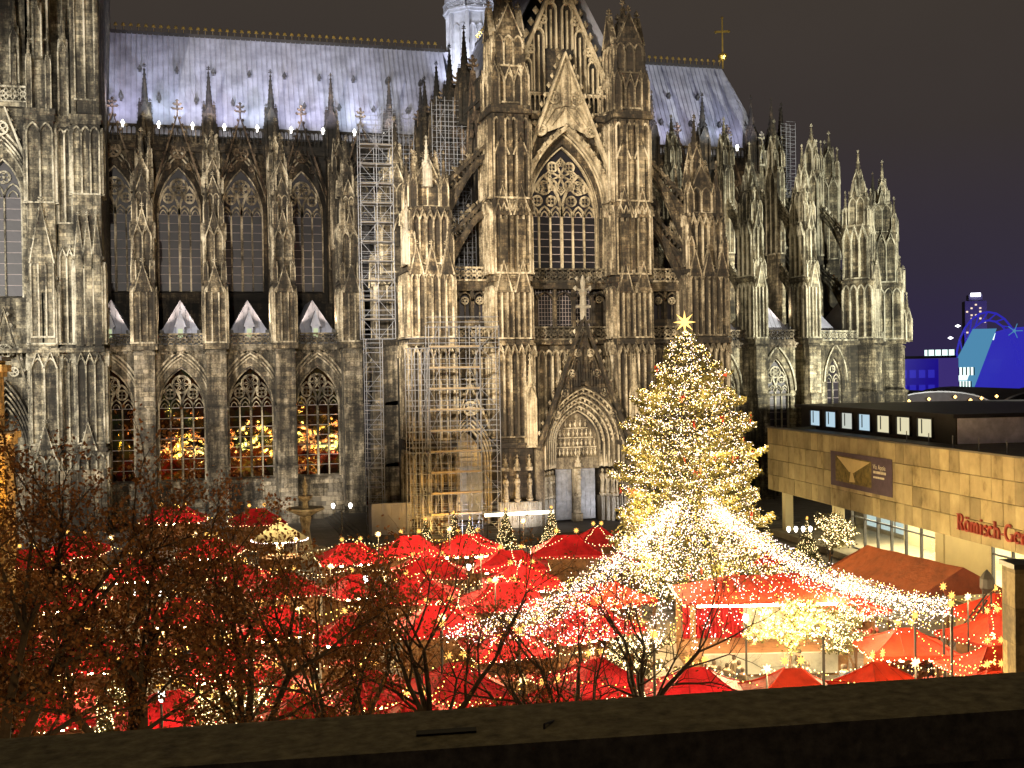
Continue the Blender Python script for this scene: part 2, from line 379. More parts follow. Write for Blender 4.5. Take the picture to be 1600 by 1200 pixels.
def pinnacle(mb, cx, cy_, z0, w, sh, sp, ck=6):
    h = w/2
    mb.box(cx-h*0.82, cx+h*0.82, cy_-h*0.82, cy_+h*0.82, z0, z0+sh)
    for a in (-1, 1):
        for b in (-1, 1): mb.mi = 1; mb.box(cx+a*h-0.1*w, cx+a*h+0.1*w, cy_+b*h-0.1*w, cy_+b*h+0.1*w, z0, z0+sh*0.98); mb.mi = 0
    mb.box(cx-h*1.2, cx+h*1.2, cy_-h*1.2, cy_+h*1.2, z0-0.12*w, z0+0.1*w)
    for k in range(4):
        mb.push(T(cx, cy_, 0, k*PI/2))
        if w > 0.7: mb.box(-0.05*w, 0.05*w, -h*0.95, -h*0.8, z0, z0+sh*0.85)
        gablet(mb, 0, h*1.05, z0+sh-0.1*w, z0+sh+w*1.15, -h*1.12, -h*0.6, 2 if w > 0.6 else 0, 0.1*w, 0.22*w if w > 0.6 else 0, True, 0.1*w)
        mb.pop()
    spire(mb, cx, cy_, z0+sh, h*0.86, sp, ck)
@rib
def balustrade(mb, x0, x1, y, z0, z1, step=0.75, t=0.2, style='foil'):
    mb.box(x0, x1, y-t/2-0.08, y+t/2+0.08, z0-0.15, z0+0.08); mb.box(x0, x1, y-t/2-0.08, y+t/2+0.08, z1-0.14, z1+0.05)
    n = max(1, round((x1-x0)/step)); st = (x1-x0)/n
    for i in range(n):
        c = x0+(i+0.5)*st; h = z1-z0
        if style == 'foil':
            mb.ribbon(circ(c, z0+h*0.5, min(st, h)*0.42, 8), 0.13, y-t/2, y+t/2, True)
            mb.ribbon([(c-st/2, z0+0.1), (c, z0+h*0.5), (c-st/2, z1-0.1)], 0.09, y-t/2+0.03, y+t/2-0.03)
            mb.ribbon([(c+st/2, z0+0.1), (c, z0+h*0.5), (c+st/2, z1-0.1)], 0.09, y-t/2+0.03, y+t/2-0.03)
        else:
            mb.box(c-st/2-0.06, c-st/2+0.06, y-t/2, y+t/2, z0, z1-0.1)
            mb.ribbon(arch(c, st/2, z1-0.1-st*0.8, st*0.7, 3), 0.1, y-t/2+0.03, y+t/2-0.03)
def wall_arch(mb, x0, x1, z0, z1, cx, hw, zsill, zs, rise, y, depth, n=10):
    """a wall sheet facing -Y with a pointed opening and its splayed reveal"""
    A = arch(cx, hw, zs, rise, n)
    def q(a, b, c, d): mb.add([a, b, c, d], [(0, 1, 2, 3)])
    q((x0, y, z0), (cx-hw, y, z0), (cx-hw, y, z1), (x0, y, z1)); q((cx+hw, y, z0), (x1, y, z0), (x1, y, z1), (cx+hw, y, z1))
    if zsill > z0: q((cx-hw, y, z0), (cx+hw, y, z0), (cx+hw, y, zsill), (cx-hw, y, zsill))
    for a, b in zip(A, A[1:]): q((a[0], y, a[1]), (b[0], y, b[1]), (b[0], y, z1), (a[0], y, z1))
    loop = [(cx-hw, zsill)]+A+[(cx+hw, zsill)]
    ins = lambda p: (cx+(p[0]-cx)*0.93, p[1])
    for a, b in zip(loop, loop[1:]):
        a2, b2 = ins(a), ins(b); q((a[0], y, a[1]), (a2[0], y+depth, a2[1]), (b2[0], y+depth, b2[1]), (b[0], y, b[1]))
    q((cx-hw, y, zsill), (cx+hw, y, zsill), (cx+hw, y+depth, zsill+0.3), (cx-hw, y+depth, zsill+0.3))
def mouldings(hw, zsill, zs, rise, y, orders=4, step=0.22, w=0.16, dy=0.16, hood=True):
    mb = MB()
    for i in range(orders):
        h = hw*0.94+i*step
        A = [(-h, zsill)]+arch(0, h, zs, rise*h/hw/0.97, 10)+[(h, zsill)]
        mb.ribbon(A, w, y+0.45-i*dy-0.12, y+0.75)
    if hood:
        h = hw*0.94+orders*step+0.08
        A = arch(0, h, zs, rise*h/hw/0.97, 10)
        mb.ribbon(A, 0.2, y-0.3, y+0.1)
    return mb
def tracery(hw, z0, zs, rise, nl, y0, y1, w=0.16):
    mb = MB(); st = 2*hw/nl
    for i in range(1, nl):
        k = w*(1.5 if (nl > 2 and i == nl//2) else 1.0); x = -hw+i*st
        mb.box(x-k/2, x+k/2, y0, y1, z0, zs+0.05)
    for i in range(nl):
        c = -hw+(i+0.5)*st
        mb.ribbon(arch(c, st/2, zs-0.1, st*0.85, 4), w, y0, y1)
        mb.ribbon(arch(c, st*0.27, zs-0.05, st*0.4, 3), w*0.6, y0+0.05, y1)
    if nl >= 4:
        h2 = hw/2; rz = rise*0.62
        for a in (-1, 1):
            mb.ribbon(arch(a*h2, h2, zs-0.05, rz, 8), w*1.4, y0-0.04, y1)
            if nl == 4: foil(mb, a*h2, zs+rz*0.56, hw*0.22, 4 if True else 3, w, y0, y1)
            else:
                foil(mb, a*h2, zs+rz*0.68, hw*0.185, 4, w*0.9, y0, y1)
                for b in (-1, 1): foil(mb, a*h2+b*st*0.62, zs+rz*0.36, hw*0.14, 4, w*0.8, y0, y1)
        R = hw*(0.40 if nl == 4 else 0.46); cz = zs+rise*(0.60 if nl == 4 else 0.60)
        if nl == 4: foil(mb, 0, cz, R, 6, w*1.2, y0-0.02, y1, PI/6)
        else:
            mb.ribbon(circ(0, cz, R*0.12, 8), w, y0-0.03, y1, True)
            for k in range(4):
                a = k*PI/2+PI/2; u, v = math.cos(a), math.sin(a)
                mb.ribbon([(u*R*0.12, cz+v*R*0.12), (u*R*0.55-v*R*0.2, cz+v*R*0.55+u*R*0.2), (u*R*0.8-v*R*0.27, cz+v*R*0.8+u*R*0.27), (u*R*1.12, cz+v*R*1.12),
                           (u*R*0.8+v*R*0.27, cz+v*R*0.8-u*R*0.27), (u*R*0.55+v*R*0.2, cz+v*R*0.55-u*R*0.2), (u*R*0.12, cz+v*R*0.12)], w*0.9, y0, y1)
                foil(mb, u*R*0.76, cz+v*R*0.76, R*0.2, 3, w*0.6, y0, y1, a, False)
                a += PI/4; u, v = math.cos(a), math.sin(a)
                foil(mb, u*R*0.78, cz+v*R*0.78, R*0.30, 4, w*0.85, y0, y1)
            for s in (-1, 1): foil(mb, s*hw*0.66, zs+rise*0.42, hw*0.13, 4, w*0.8, y0, y1)
    else:
        foil(mb, 0, zs+rise*0.55, hw*0.36, 4, w, y0, y1)
    return mb
def make_window(parent, x, y, hw, zsill, zs, rise, nl, rows, depth, glassmat, stonemat, rz=0.0, z=0.0, orders=4, trw=0.16, hood=True, mstone=None):
    """window > moulding, tracery, tracery_glass, glazing_bar, pane (each)"""
    gy = depth
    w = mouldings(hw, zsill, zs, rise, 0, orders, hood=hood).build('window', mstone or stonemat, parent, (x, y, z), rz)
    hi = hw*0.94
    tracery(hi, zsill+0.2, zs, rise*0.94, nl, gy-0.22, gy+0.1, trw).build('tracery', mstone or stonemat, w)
    g = MB(); A = arch(0, hi, zs-0.1, rise*0.97, 10); g.add([(a, gy+0.02, b) for a, b in A], [tuple(range(len(A)))]); g.build('tracery_glass', glassmat, w)
    st = 2*hi/nl; ph = (zs-0.1-zsill-0.25)/rows
    c = MB()
    for i in range(1, rows+1): c.box(-hi, hi, gy-0.05, gy+0.06, zsill+0.25+i*ph-0.03, zsill+0.25+i*ph+0.03)
    c.build('glazing_bar', 'came', w)
    p = MB(); p.box(-st/2+0.04, st/2-0.04, 0.0, 0.03, 0.03, ph-0.03); pm = p.mesh('pane', glassmat)
    for i in range(nl):
        for j in range(rows):
            mobj('pane', pm, w, (-hi+(i+0.5)*st, gy+0.02, zsill+0.25+j*ph))
    return w

# ================================================================== THE CATHEDRAL
CA = thing('cathedral', 'huge soot-stained Gothic cathedral with flying buttresses, pinnacles and floodlit lead roof', 'cathedral')
BAY = 7.55
XB = [-5.0, 2.6, 10.15, 17.7]; XC = [-8.78, -1.2, 6.37, 13.92]

def flyer(mb, x0, z0, x1, z1, t=0.7, drop=3.2, ck=8):
    top = [(x0, z0), (x1, z1)]; dx, dz = x1-x0, z1-z0
    mb.ribbon(top, 0.34, -t/2, t/2)
    lo = [(x0+dx*i/8, (z0-drop)+((z1-1.5)-(z0-drop))*math.sin(i/8*PI/2)) for i in range(9)]
    mb.ribbon(lo, 0.42, -t/2-0.06, t/2+0.06)
    mb.ribbon([(x, z-0.5) for x, z in lo], 0.2, -t/2+0.1, t/2-0.1)
    mid = [(x0, z0-1.15), (x1, z1-1.15)]; mb.ribbon(mid, 0.2, -t/2, t/2)
    n = max(2, int(math.hypot(dx, dz)/1.1))
    for i in range(n):
        s = (i+0.5)/n; mb.ribbon(circ(x0+dx*s, z0+dz*s-0.58, 0.38, 8), 0.14, -t/2+0.1, t/2-0.1, True)
    for i in range(8):                                   # solid web over the arc
        a, b = lo[i], lo[i+1]
        s0, s1 = i/8, (i+1)/8
        ta, tb = z0+dz*s0-1.2, z0+dz*s1-1.2
        if ta > a[1]+0.1: mb.prism([(a[0], a[1]), (b[0], b[1]), (b[0], max(tb, b[1]+0.02)), (a[0], ta)], -t/2+0.16, t/2-0.16)
    crockets(mb, top[0], top[1], 0, ck, 0.34, 0.16)

def lower_buttress(w=2.15, top=19.4):
    mb = MB(); h = w/2
    for z0, z1, y in ((0, 6.6, -3.0), (6.6, 13.2, -2.7), (13.2, top, -2.4)):
        mb.box(-h, h, y, 0.1, z0, z1-0.35)
        mb.box(-h-0.1, h+0.1, y-0.12, 0.1, z1-0.36, z1-0.12)
        mb.push(Matrix.Rotation(PI/2, 4, 'Z')); mb.prism([(y-0.1, z1-0.12), (0.1, z1-0.12), (0.1, z1+0.5), (y+0.35, z1+0.2)], -h, h); mb.pop()
    mb.box(-h-0.25, h+0.25, -3.25, 0.1, 0, 1.6)
    return mb
def upper_pier(w=2.4, hs=1.0, z0=19.9):
    """outer buttress pier above the aisle cornice: three tiers of blind tracery, gablets and pinnacles"""
    mb = MB(); h = w/2
    za, zb, zc = z0+7.2*hs, z0+13.6*hs, z0+17.6*hs
    mb.box(-h-0.2, h+0.2, -2.55, 2.6, z0-0.3, z0+0.35)
    mb.box(-h, h, -2.2, 2.4, z0, za)
    fourfaces(mb, 0, -2.2, 2.4, h, lambda m_, q: panel(m_, q-0.08, z0+0.5, za-0.4, 3 if q < 1.6 else 4, 0.24, 0.16))
    gablet(mb, 0, h*0.78, za-1.2, za+1.9, -2.65, -2.0, 4, 0.16, 0.42)
    mb.box(-h-0.12, h+0.12, -2.32, 2.5, za-0.16, za+0.14)
    for a in (-1, 1): pinnacle(mb, a*(h-0.22), -1.9, za+0.1, 0.5, 1.6, 1.9, 4)
    h2 = h*0.83
    mb.box(-h2, h2, -1.5, 2.3, za, zb)
    fourfaces(mb, 0, -1.5, 2.3, h2, lambda m_, q: panel(m_, q-0.08, za+0.4, zb-0.5, 2 if q < 1.6 else 3, 0.24, 0.16, True))
    mb.box(-h2-0.12, h2+0.12, -1.62, 2.42, zb-0.16, zb+0.12)
    for a in (-1, 1):
        pinnacle(mb, a*(h2-0.2), -1.25, zb+0.1, 0.55, 2.0, 2.6, 5); pinnacle(mb, a*(h2-0.2), 2.0, zb+0.1, 0.55, 2.0, 2.6, 5)
    gablet(mb, 0, h2*0.6, zb-0.6, zb+1.7, -1.85, -1.3, 3, 0.14, 0.36)
    h3 = h*0.58
    mb.box(-h3, h3, -0.9, 1.5, zb, zc)
    fourfaces(mb, 0, -0.9, 1.5, h3, lambda m_, q: panel(m_, q-0.05, zb+0.3, zc-0.3, 2, 0.1, 0.11))
    for k in range(4):
        mb.push(T(0, 0.3, 0, k*PI/2)); gablet(mb, 0, h3, zc-0.4, zc+1.5, -h3-0.55, -h3+0.3, 3, 0.13, 0.32); mb.pop()
    return mb, zc
def inner_pier(w=1.7, hs=1.0, z0=22.0):
    mb = MB(); h = w/2; zt = 22+19.0*hs
    mb.box(-h, h, 6.2, 8.9, z0, zt)
    fourfaces(mb, 0, 6.2, 8.9, h, lambda m_, q: panel(m_, q-0.06, z0+10, zt-0.4, 2, 0.12, 0.13, True))
    for a in (-1, 1): pinnacle(mb, a*(h-0.15), 6.4, zt, 0.5, 1.6, 2.2, 4)
    return mb, zt
def flyer_set(hs=1.0):
    mb = MB(); mb.push(T(0, 0, 0, PI/2))
    flyer(mb, 2.2, 32.5*hs, 6.3, 36.6*hs); flyer(mb, 8.8, 37.0*hs, 14.6, 42.2*min(hs, 1.02)); flyer(mb, 2.2, 26.6, 6.3, 30.4); flyer(mb, 8.8, 30.5, 14.6, 35.4)
    mb.pop(); return mb
def mesh_of(t, name, mat): return t.mesh(name, mat)

STONE_K2 = stone('sooty_shade_carving', (0.02, 0.014, 0.01), (0.11, 0.075, 0.048), (0.3, 0.23, 0.15), blocks=None, soot=0.5)  # dark carving paints the gables as silhouettes against the lit roof
# shared meshes for the repeated bays
LB = lower_buttress().mesh('lower_buttress', STONE_A)
up_, zc_ = upper_pier(); UPM = up_.mesh('pier_shaft', STONE_N)
q_ = MB(); pinnacle(q_, 0, 0.3, zc_-0.1, 1.25, 2.2, 4.2, 7); PINM = q_.mesh('pinnacle', STONE_N)
ip_, zi_ = inner_pier(); IPM = ip_.mesh('inner_pier', STONE_N)
q_ = MB(); pinnacle(q_, 0, 7.55, zi_-0.1, 1.3, 2.4, 3.8, 7); IPINM = q_.mesh('pinnacle', STONE_N)
FLM = flyer_set().mesh('flying_buttress', STONE_N)
q_ = MB(); q_.box(-0.75, 0.75, 13.5, 15.2, 22, 44.2); q_.push(T(0, 13.5)); panel(q_, 0.6, 30, 43.6, 2, 0.12, 0.13); q_.pop(); CBM = q_.mesh('wall_pier', STONE_N)
q_ = MB(); pinnacle(q_, 0, 14.2, 44.1, 1.4, 4.6, 5.8, 10)
for a in (-1, 1): pinnacle(q_, a*0.75, 14.2, 44.1, 0.42, 3.4, 2.2, 4)
CPINM = q_.mesh('pinnacle', STONE_K)
def buttress(x, y, rz, ms, low=True):
    b = mobj('buttress', ms[0], CA, (x, y, 0), rz)
    mobj('pier_shaft', ms[1], b); mobj('pinnacle', ms[2], b); mobj('inner_pier', ms[3], b); mobj('pinnacle', ms[4], b)
    mobj('flying_buttress', ms[5], b); mobj('wall_pier', ms[6], b); mobj('pinnacle', ms[7], b)
    return b
for x in XB: buttress(x, 0, 0, (LB, UPM, PINM, IPM, IPINM, FLM, CBM, CPINM))

# aisle bays
wa = MB(); wall_arch(wa, -BAY/2, BAY/2, 0, 19.45, 0, 2.62, 4.8, 13.2, 4.5, 0, 0.8)
wa.box(-BAY/2, BAY/2, -0.35, 0.0, 0, 2.6); wa.box(-BAY/2, BAY/2, -0.22, 0.02, 4.1, 4.6)
WAM = wa.mesh('aisle_wall', STONE_A)
co = MB(); co.box(-BAY/2, BAY/2, -0.55, 0.2, 19.45, 19.75); co.box(-BAY/2, BAY/2, -0.35, 0.3, 19.75, 20.0); co.box(-BAY/2, BAY/2, -0.3, 0.2, 19.15, 19.45)
for i in range(14): co.dia(-BAY/2+(i+0.5)*BAY/14, -0.35, 19.35, 0.16)
COM = co.mesh('cornice', STONE_A)
ba = MB(); balustrade(ba, -BAY/2+1.1, BAY/2-1.1, -0.1, 20.1, 21.4, 0.68, 0.2); BAM = ba.mesh('balustrade', STONE_A)
# pyramid lead roofs over the aisle bays, hipped to the front
pr = MB(); pr.add([(-2.75, 1.0, 20.6), (2.75, 1.0, 20.6), (0, 4.6, 25.5), (0, 13.2, 25.5), (2.75, 13.2, 20.6), (-2.75, 13.2, 20.6)], [(0, 1, 2), (1, 4, 3, 2), (5, 0, 2, 3)])
for k in range(-4, 5):                                      # standing seams on the hip
    zt = 25.45-abs(k)*0.6*1.78
    if zt > 20.8: pr.bar((k*0.6, 1.0-0.02, 20.62), (k*0.6, 1.0+(zt-20.6)*0.735-0.02, zt), 0.035)
PRM = pr.mesh('aisle_roof', 'lead')
dr = MB(); dr.box(-0.42, 0.42, 1.2, 3.2, 20.8, 22.3); dr.push(T(0, 1.1)); gablet(dr, 0, 0.55, 22.2, 24.0, -0.05, 1.6, 0, 0.1, 0.3); dr.pop(); DRM = dr.mesh('dormer', 'lead')
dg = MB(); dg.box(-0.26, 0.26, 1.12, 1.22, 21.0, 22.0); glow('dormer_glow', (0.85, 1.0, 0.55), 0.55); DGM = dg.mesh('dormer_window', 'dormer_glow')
# clerestory bays
wc = MB(); wall_arch(wc, -BAY/2, BAY/2, 25.6, 46.4, 0, 2.72, 27.0, 36.9, 5.9, 15, 0.8)
wc.box(-BAY/2, BAY/2, 13.0, 15.02, 20.0, 25.62)
CWM = wc.mesh('clerestory_wall', STONE_K)
pp = MB(); balustrade(pp, -BAY/2, BAY/2, 14.35, 45.5, 47.6, 0.55, 0.2, 'arch'); pp.box(-BAY/2, BAY/2, 14.0, 15.2, 45.0, 45.4); pp.box(-BAY/2, BAY/2, 14.2, 15.2, 44.5, 45.0); PPM = pp.mesh('parapet', STONE_K)
gb = MB(); gablet(gb, 0, 3.0, 39.4, 49.0, 13.95, 14.55, 11, 0.30, 1.05, False, 0.34)
gb.ribbon([(-2.3, 40.2), (0, 47.4), (2.3, 40.2)], 0.16, 14.05, 14.5)
foil(gb, 0, 44.4, 0.85, 3, 0.2, 14.1, 14.45, PI/2); foil(gb, -1.3, 42.6, 0.4, 3, 0.14, 14.1, 14.45); foil(gb, 1.3, 42.6, 0.4, 3, 0.14, 14.1, 14.45)
GBM = gb.mesh('window_gable', (STONE_K, STONE_K2))
for x in XC:
    mobj('aisle_wall', WAM, CA, (x, 0, 0)); mobj('cornice', COM, CA, (x, 0, 0)); mobj('balustrade', BAM, CA, (x, 0, 0))
    r_ = mobj('aisle_roof', PRM, CA, (x, 0, 0)); d_ = mobj('dormer', DRM, r_); mobj('dormer_window', DGM, r_)
    mobj('clerestory_wall', CWM, CA, (x, 0, 0)); mobj('parapet', PPM, CA, (x, 0, 0)); mobj('window_gable', GBM, CA, (x, 0, 0))
    make_window(CA, x, 0, 2.62, 4.8, 13.2, 4.5, 4, 7, 0.8, 'aisle_glass', STONE_N[1], orders=5)
    make_window(CA, x, 15, 2.72, 27.0, 36.9, 5.9, 4, 9, 0.8, 'nave_glass', STONE_N[1], trw=0.2)
ft = MB(); ft.box(-13, 22, 0.3, 13, 19.5, 20.55); ft.build('aisle_terrace', 'lead_dark', CA)
# last bay of the nave beside the transept, dark behind the stair scaffold
mobj('aisle_wall', WAM, CA, (21.45, 0.05, 0)); mobj('clerestory_wall', CWM, CA, (21.45, 0, 0)); mobj('parapet', PPM, CA, (21.45, 0, 0)); mobj('window_gable', GBM, CA, (21.45, 0, 0))
mobj('clerestory_wall', CWM, CA, (28.95, 0, 0)); mobj('parapet', PPM, CA, (28.95, 0, 0)); mobj('window_gable', GBM, CA, (28.95, 0, 0))
make_window(CA, 21.45, 0.05, 2.62, 4.8, 13.2, 4.5, 4, 7, 0.8, 'nave_glass', STONE_N[1])
for y in (-10.6,):
    o = mobj('buttress', LB, CA, (21.2, y, 0), -PI/2); mobj('pier_shaft', UPM, o); mobj('pinnacle', PINM, o)
make_window(CA, 21.45, 15, 2.72, 27.0, 36.9, 5.9, 4, 9, 0.8, 'nave_glass', STONE_N[1])
mobj('wall_pier', CBM, CA, (25.2, 0, 0)); mobj('pinnacle', CPINM, CA, (25.2, 0, 0)); mobj('pinnacle', CPINM, CA, (29.4, 0.4, -0.5))

# lead roofs: every strip between two standing seams is a panel
def roof_strips(name, x0, x1, w, ye, ze, yr, zr, parent, rz=0.0, loc=(0, 0, 0), clip=None):
    base = MB(); base.add([(x0, ye+0.1, ze-0.15), (x1, ye+0.1, ze-0.15), (x1, yr+0.05, zr-0.15), (x0, yr+0.05, zr-0.15)], [(0, 1, 2, 3)])
    ro = base.build(name, 'lead_dark', parent, loc, rz)
    s = MB(); L = math.hypot(yr-ye, zr-ze); ny, nz = -(zr-ze)/L, (yr-ye)/L
    def P(x, t, h): return (x, ye+(yr-ye)*t+ny*h, ze+(zr-ze)*t+nz*h)
    s.add([P(0.02, 0, 0), P(w-0.02, 0, 0), P(w-0.02, 1, 0), P(0.02, 1, 0)], [(0, 1, 2, 3)])
    s.add([P(0, 0, 0.0), P(0.0, 0, 0.09), P(0.0, 1, 0.09), P(0, 1, 0.0), P(0.07, 0, 0.0), P(0.07, 0, 0.09), P(0.07, 1, 0.09), P(0.07, 1, 0)], [(0, 3, 2, 1), (1, 2, 6, 5), (4, 5, 6, 7), (0, 1, 5, 4)])
    for t in (0.17, 0.34, 0.51, 0.68, 0.85): s.add([P(0.02, t-0.002, 0.012), P(w-0.02, t-0.002, 0.012), P(w-0.02, t+0.002, 0.012), P(0.02, t+0.002, 0.012)], [(0, 1, 2, 3)])
    me = s.mesh('panel', 'lead'); n = round((x1-x0)/w)
    for i in range(n): mobj('panel', me, ro, (x0+i*w, 0, 0))
    return ro
NR = roof_strips('nave_roof', -12.6, 34.2, 0.65, 14.9, 46.6, 22.5, 61.0, CA)
CR = roof_strips('choir_roof', 42.0, 76.45, 0.65, 14.9, 46.6, 22.5, 61.0, CA)
TR = roof_strips('transept_roof', -18.0, 16.0, 0.68, 0.3, 46.6, 8.0, 61.0, CA, -PI/2, (30.0, 0, 0))
# apse end of the choir roof: half-cone of flat facets
ap = MB(); seg = 7
for i in range(seg):
    a0 = -PI/2+PI*i/seg; a1 = -PI/2+PI*(i+1)/seg
    A = (76.4+7.6*math.cos(a0), 22.5+7.6*math.sin(a0), 46.6); B = (76.4+7.6*math.cos(a1), 22.5+7.6*math.sin(a1), 46.6)
    ap.add([A, B, (76.4, 22.5, 61.0)], [(0, 1, 2)])
    for k in range(1, 6):
        t = k/6; q = Vector(A).lerp(Vector(B), t); ap.bar(q, Vector((76.4, 22.5, 61.0)).lerp(q, 0.15), 0.05)
ap.build('apse_roof', 'lead', CA)
rn = MB(); rn.add([(-12.6, 30, 46.6), (76.4, 30, 46.6), (76.4, 22.5, 61.0), (-12.6, 22.5, 61.0)], [(0, 1, 2, 3)]); rn.add([(46, -18, 46.6), (46, 16, 46.6), (38, 16, 61.0), (38, -18, 61.0)], [(0, 1, 2, 3)]); rn.build('roof_far_slope', 'lead', CA)
# ridge crests with gilt trefoils
rc = MB(); rc.box(-12.6, 34.5, 22.4, 22.6, 60.9, 61.35); rc.box(41.5, 76.4, 22.4, 22.6, 60.9, 61.35); rc.box(37.9, 38.1, -17, 19, 60.9, 61.35)
for i in range(96): rc.box(-12.5+i*0.93, -12.4+i*0.93, 22.46, 22.54, 61.3, 61.9)
rc.build('ridge_crest', 'iron', CA)
q_ = MB(); q_.box(-0.03, 0.03, -0.03, 0.03, 61.3, 62.1); q_.dia(0, 0, 62.15, 0.22); q_.dia(-0.16, 0, 61.95, 0.11); q_.dia(0.16, 0, 61.95, 0.11); GF = q_.mesh('gilt_finial', 'gold')
for i in range(50): mobj('gilt_finial', GF, CA, (-12.4+i*0.93, 22.5, 0))
for i in range(37): mobj('gilt_finial', GF, CA, (42.6+i*0.93, 22.5, 0))
for i in range(36): mobj('gilt_finial', GF, CA, (38.0, -16+i*0.97, 0))
# gilt cross on the choir ridge
q_ = MB(); q_.box(-0.1, 0.1, -0.1, 0.1, 61.0, 68.4); q_.box(-0.95, 0.95, -0.08, 0.08, 66.3, 66.6)
for p in ((-0.95, 66.45), (0.95, 66.45), (0, 68.5)): q_.dia(p[0], 0, p[1], 0.26)
q_.lathe(0, 0, [(62.1, 0.1), (62.3, 0.5), (62.8, 0.72), (63.1, 0.62), (63.3, 0.1)], 12); q_.build('roof_cross', 'gold', CA, (76.6, 22.5, 0), -0.35)
# roof dormers, two rows
q_ = MB(); q_.box(-0.16, 0.16, -0.6, 0.9, 0.0, 0.4); q_.push(T(0, -0.6)); gablet(q_, 0, 0.25, 0.35, 0.9, -0.06, 1.0, 0, 0.1, 0, True, 0.06); q_.pop(); RDM = q_.mesh('roof_dormer', 'lead_dark')
q_ = MB(); q_.box(-0.12, 0.12, -0.64, -0.58, 0.06, 0.36); RDW = q_.mesh('dormer_hatch', 'iron')
for roof, x0, n in ((NR, -10.2, 10), (CR, 48.5, 6)):
    for i in range(n):
        for t, off in ((0.62, 0), (0.32, 2.3)):
            o = mobj('roof_dormer', RDM, roof, (x0+i*4.5+off, 14.9+7.6*t, 46.6+14.4*t-0.25)); mobj('dormer_hatch', RDW, o)
# roof floodlights in the gutter
q_ = MB(); q_.box(-0.08, 0.08, -0.1, 0.1, 0, 0.5); q_.prism([(-0.22, 0.45), (0.22, 0.45), (0, 0.85)], -0.15, 0.1); FLX = q_.mesh('roof_floodlight', 'flood_face')
RFX = [-7.6, -3.4, 0.6, 4.4, 8.4, 12.6, 16.6, 20.6, 24.6, 49.5, 54.5, 59.5, 64.5, 69.5, 74.5]
for i, x in enumerate(RFX):
    mobj('roof_floodlight', FLX, CA, (x, 14.05, 47.2))
    k = 1.0 if i < 9 else 0.72
    c = ((0.80, 0.76, 1.0), (0.78, 0.88, 1.0), (0.82, 0.80, 1.0))[i % 3]
    lamp('roof_floodlight_beam', 'SPOT', (x, 10.4, 48.0), (x+0.6, 19.5, 57.5), 4300*k, c, 105, 0.9, 0.3)
# ridge turret over the crossing
rt_ = MB(); X0, Y0 = 38.3, 22.5
rt_.ngon(X0, Y0, 52, 3.35, 66.0, 3.15, 8, PI/8); rt_.ngon(X0, Y0, 66.0, 3.7, 66.5, 3.7, 8, PI/8)
for k in range(8):
    a = PI/8+k*PI/4; rt_.push(T(X0+3.2*math.cos(a), Y0+3.2*math.sin(a), 0, a)); rt_.box(-0.25, 0.3, -0.25, 0.25, 52, 66.8); pinnacle(rt_, 0.1, 0, 66.6, 0.5, 2.0, 3.0, 3); rt_.pop()
    a = k*PI/4; rt_.push(T(X0+2.95*math.cos(a), Y0+2.95*math.sin(a), 0, a+PI/2)); panel(rt_, 1.0, 58.5, 64.6, 2, 0.14, 0.14); panel(rt_, 1.0, 54, 58, 2, 0.14, 0.14); balustrade(rt_, -1.3, 1.3, -0.6, 66.5, 67.6, 0.5, 0.14); rt_.pop()
rt_.ngon(X0, Y0, 66.5, 2.2, 74, 2.0, 8, PI/8)
rt_.build('ridge_turret', 'turret_lead', CA)
for a in (-2.3, -0.9):
    lamp('turret_light', 'SPOT', (X0+9*math.cos(a), Y0+9*math.sin(a), 55), (X0, Y0, 64), 5200, (0.86, 0.88, 1.0), 80, 0.6, 0.3)
q_ = MB(); q_.box(-0.2, 0.2, -0.15, 0.15, 0, 0.35); q_.box(-0.04, 0.04, -0.04, 0.04, -1.0, 0); TFX = q_.mesh('terrace_floodlight', 'iron')
for x in [XC[0], XC[1], XC[2], XC[3], 65.5, 73.05]:
    mobj('terrace_floodlight', TFX, CA, (x+2.0, 0.6, 21.5)); mobj('terrace_floodlight', TFX, CA, (x-2.0, 0.6, 21.5))
    for s_ in (-2.0, 2.0): lamp('terrace_floodlight_beam', 'SPOT', (x+s_, 0.6, 22.3), (x-s_*0.2, 15, 37), 3200, (1.0, 0.78, 0.56), 70, 0.8, 0.15)
lamp('turret_gallery_light', 'POINT', (X0-1.2, Y0-2.9, 67.3), None, 900, (0.9, 0.9, 1.0), size=0.2)

# ------------------------------------------------------------------ transept front (centre line x = 38)
TX = 38.0
tb = MB(); tb.box(21.2, 29.9, -17.0, 0.2, 0, 24.0); tb.box(46.1, 54.8, -17.0, 0.2, 0, 24.0); tb.box(30.2, 45.8, -16.6, 15, 0, 46.3); tb.build('transept_body', STONE_K, CA)
for y in (-12.9, -5.4, 2.1, 9.6):
    mobj('window_gable', GBM, CA, (15.5, y, 0), -PI/2); mobj('parapet', PPM, CA, (15.4, y, 0), -PI/2); mobj('pinnacle', CPINM, CA, (15.5, y+3.7, 0), -PI/2)
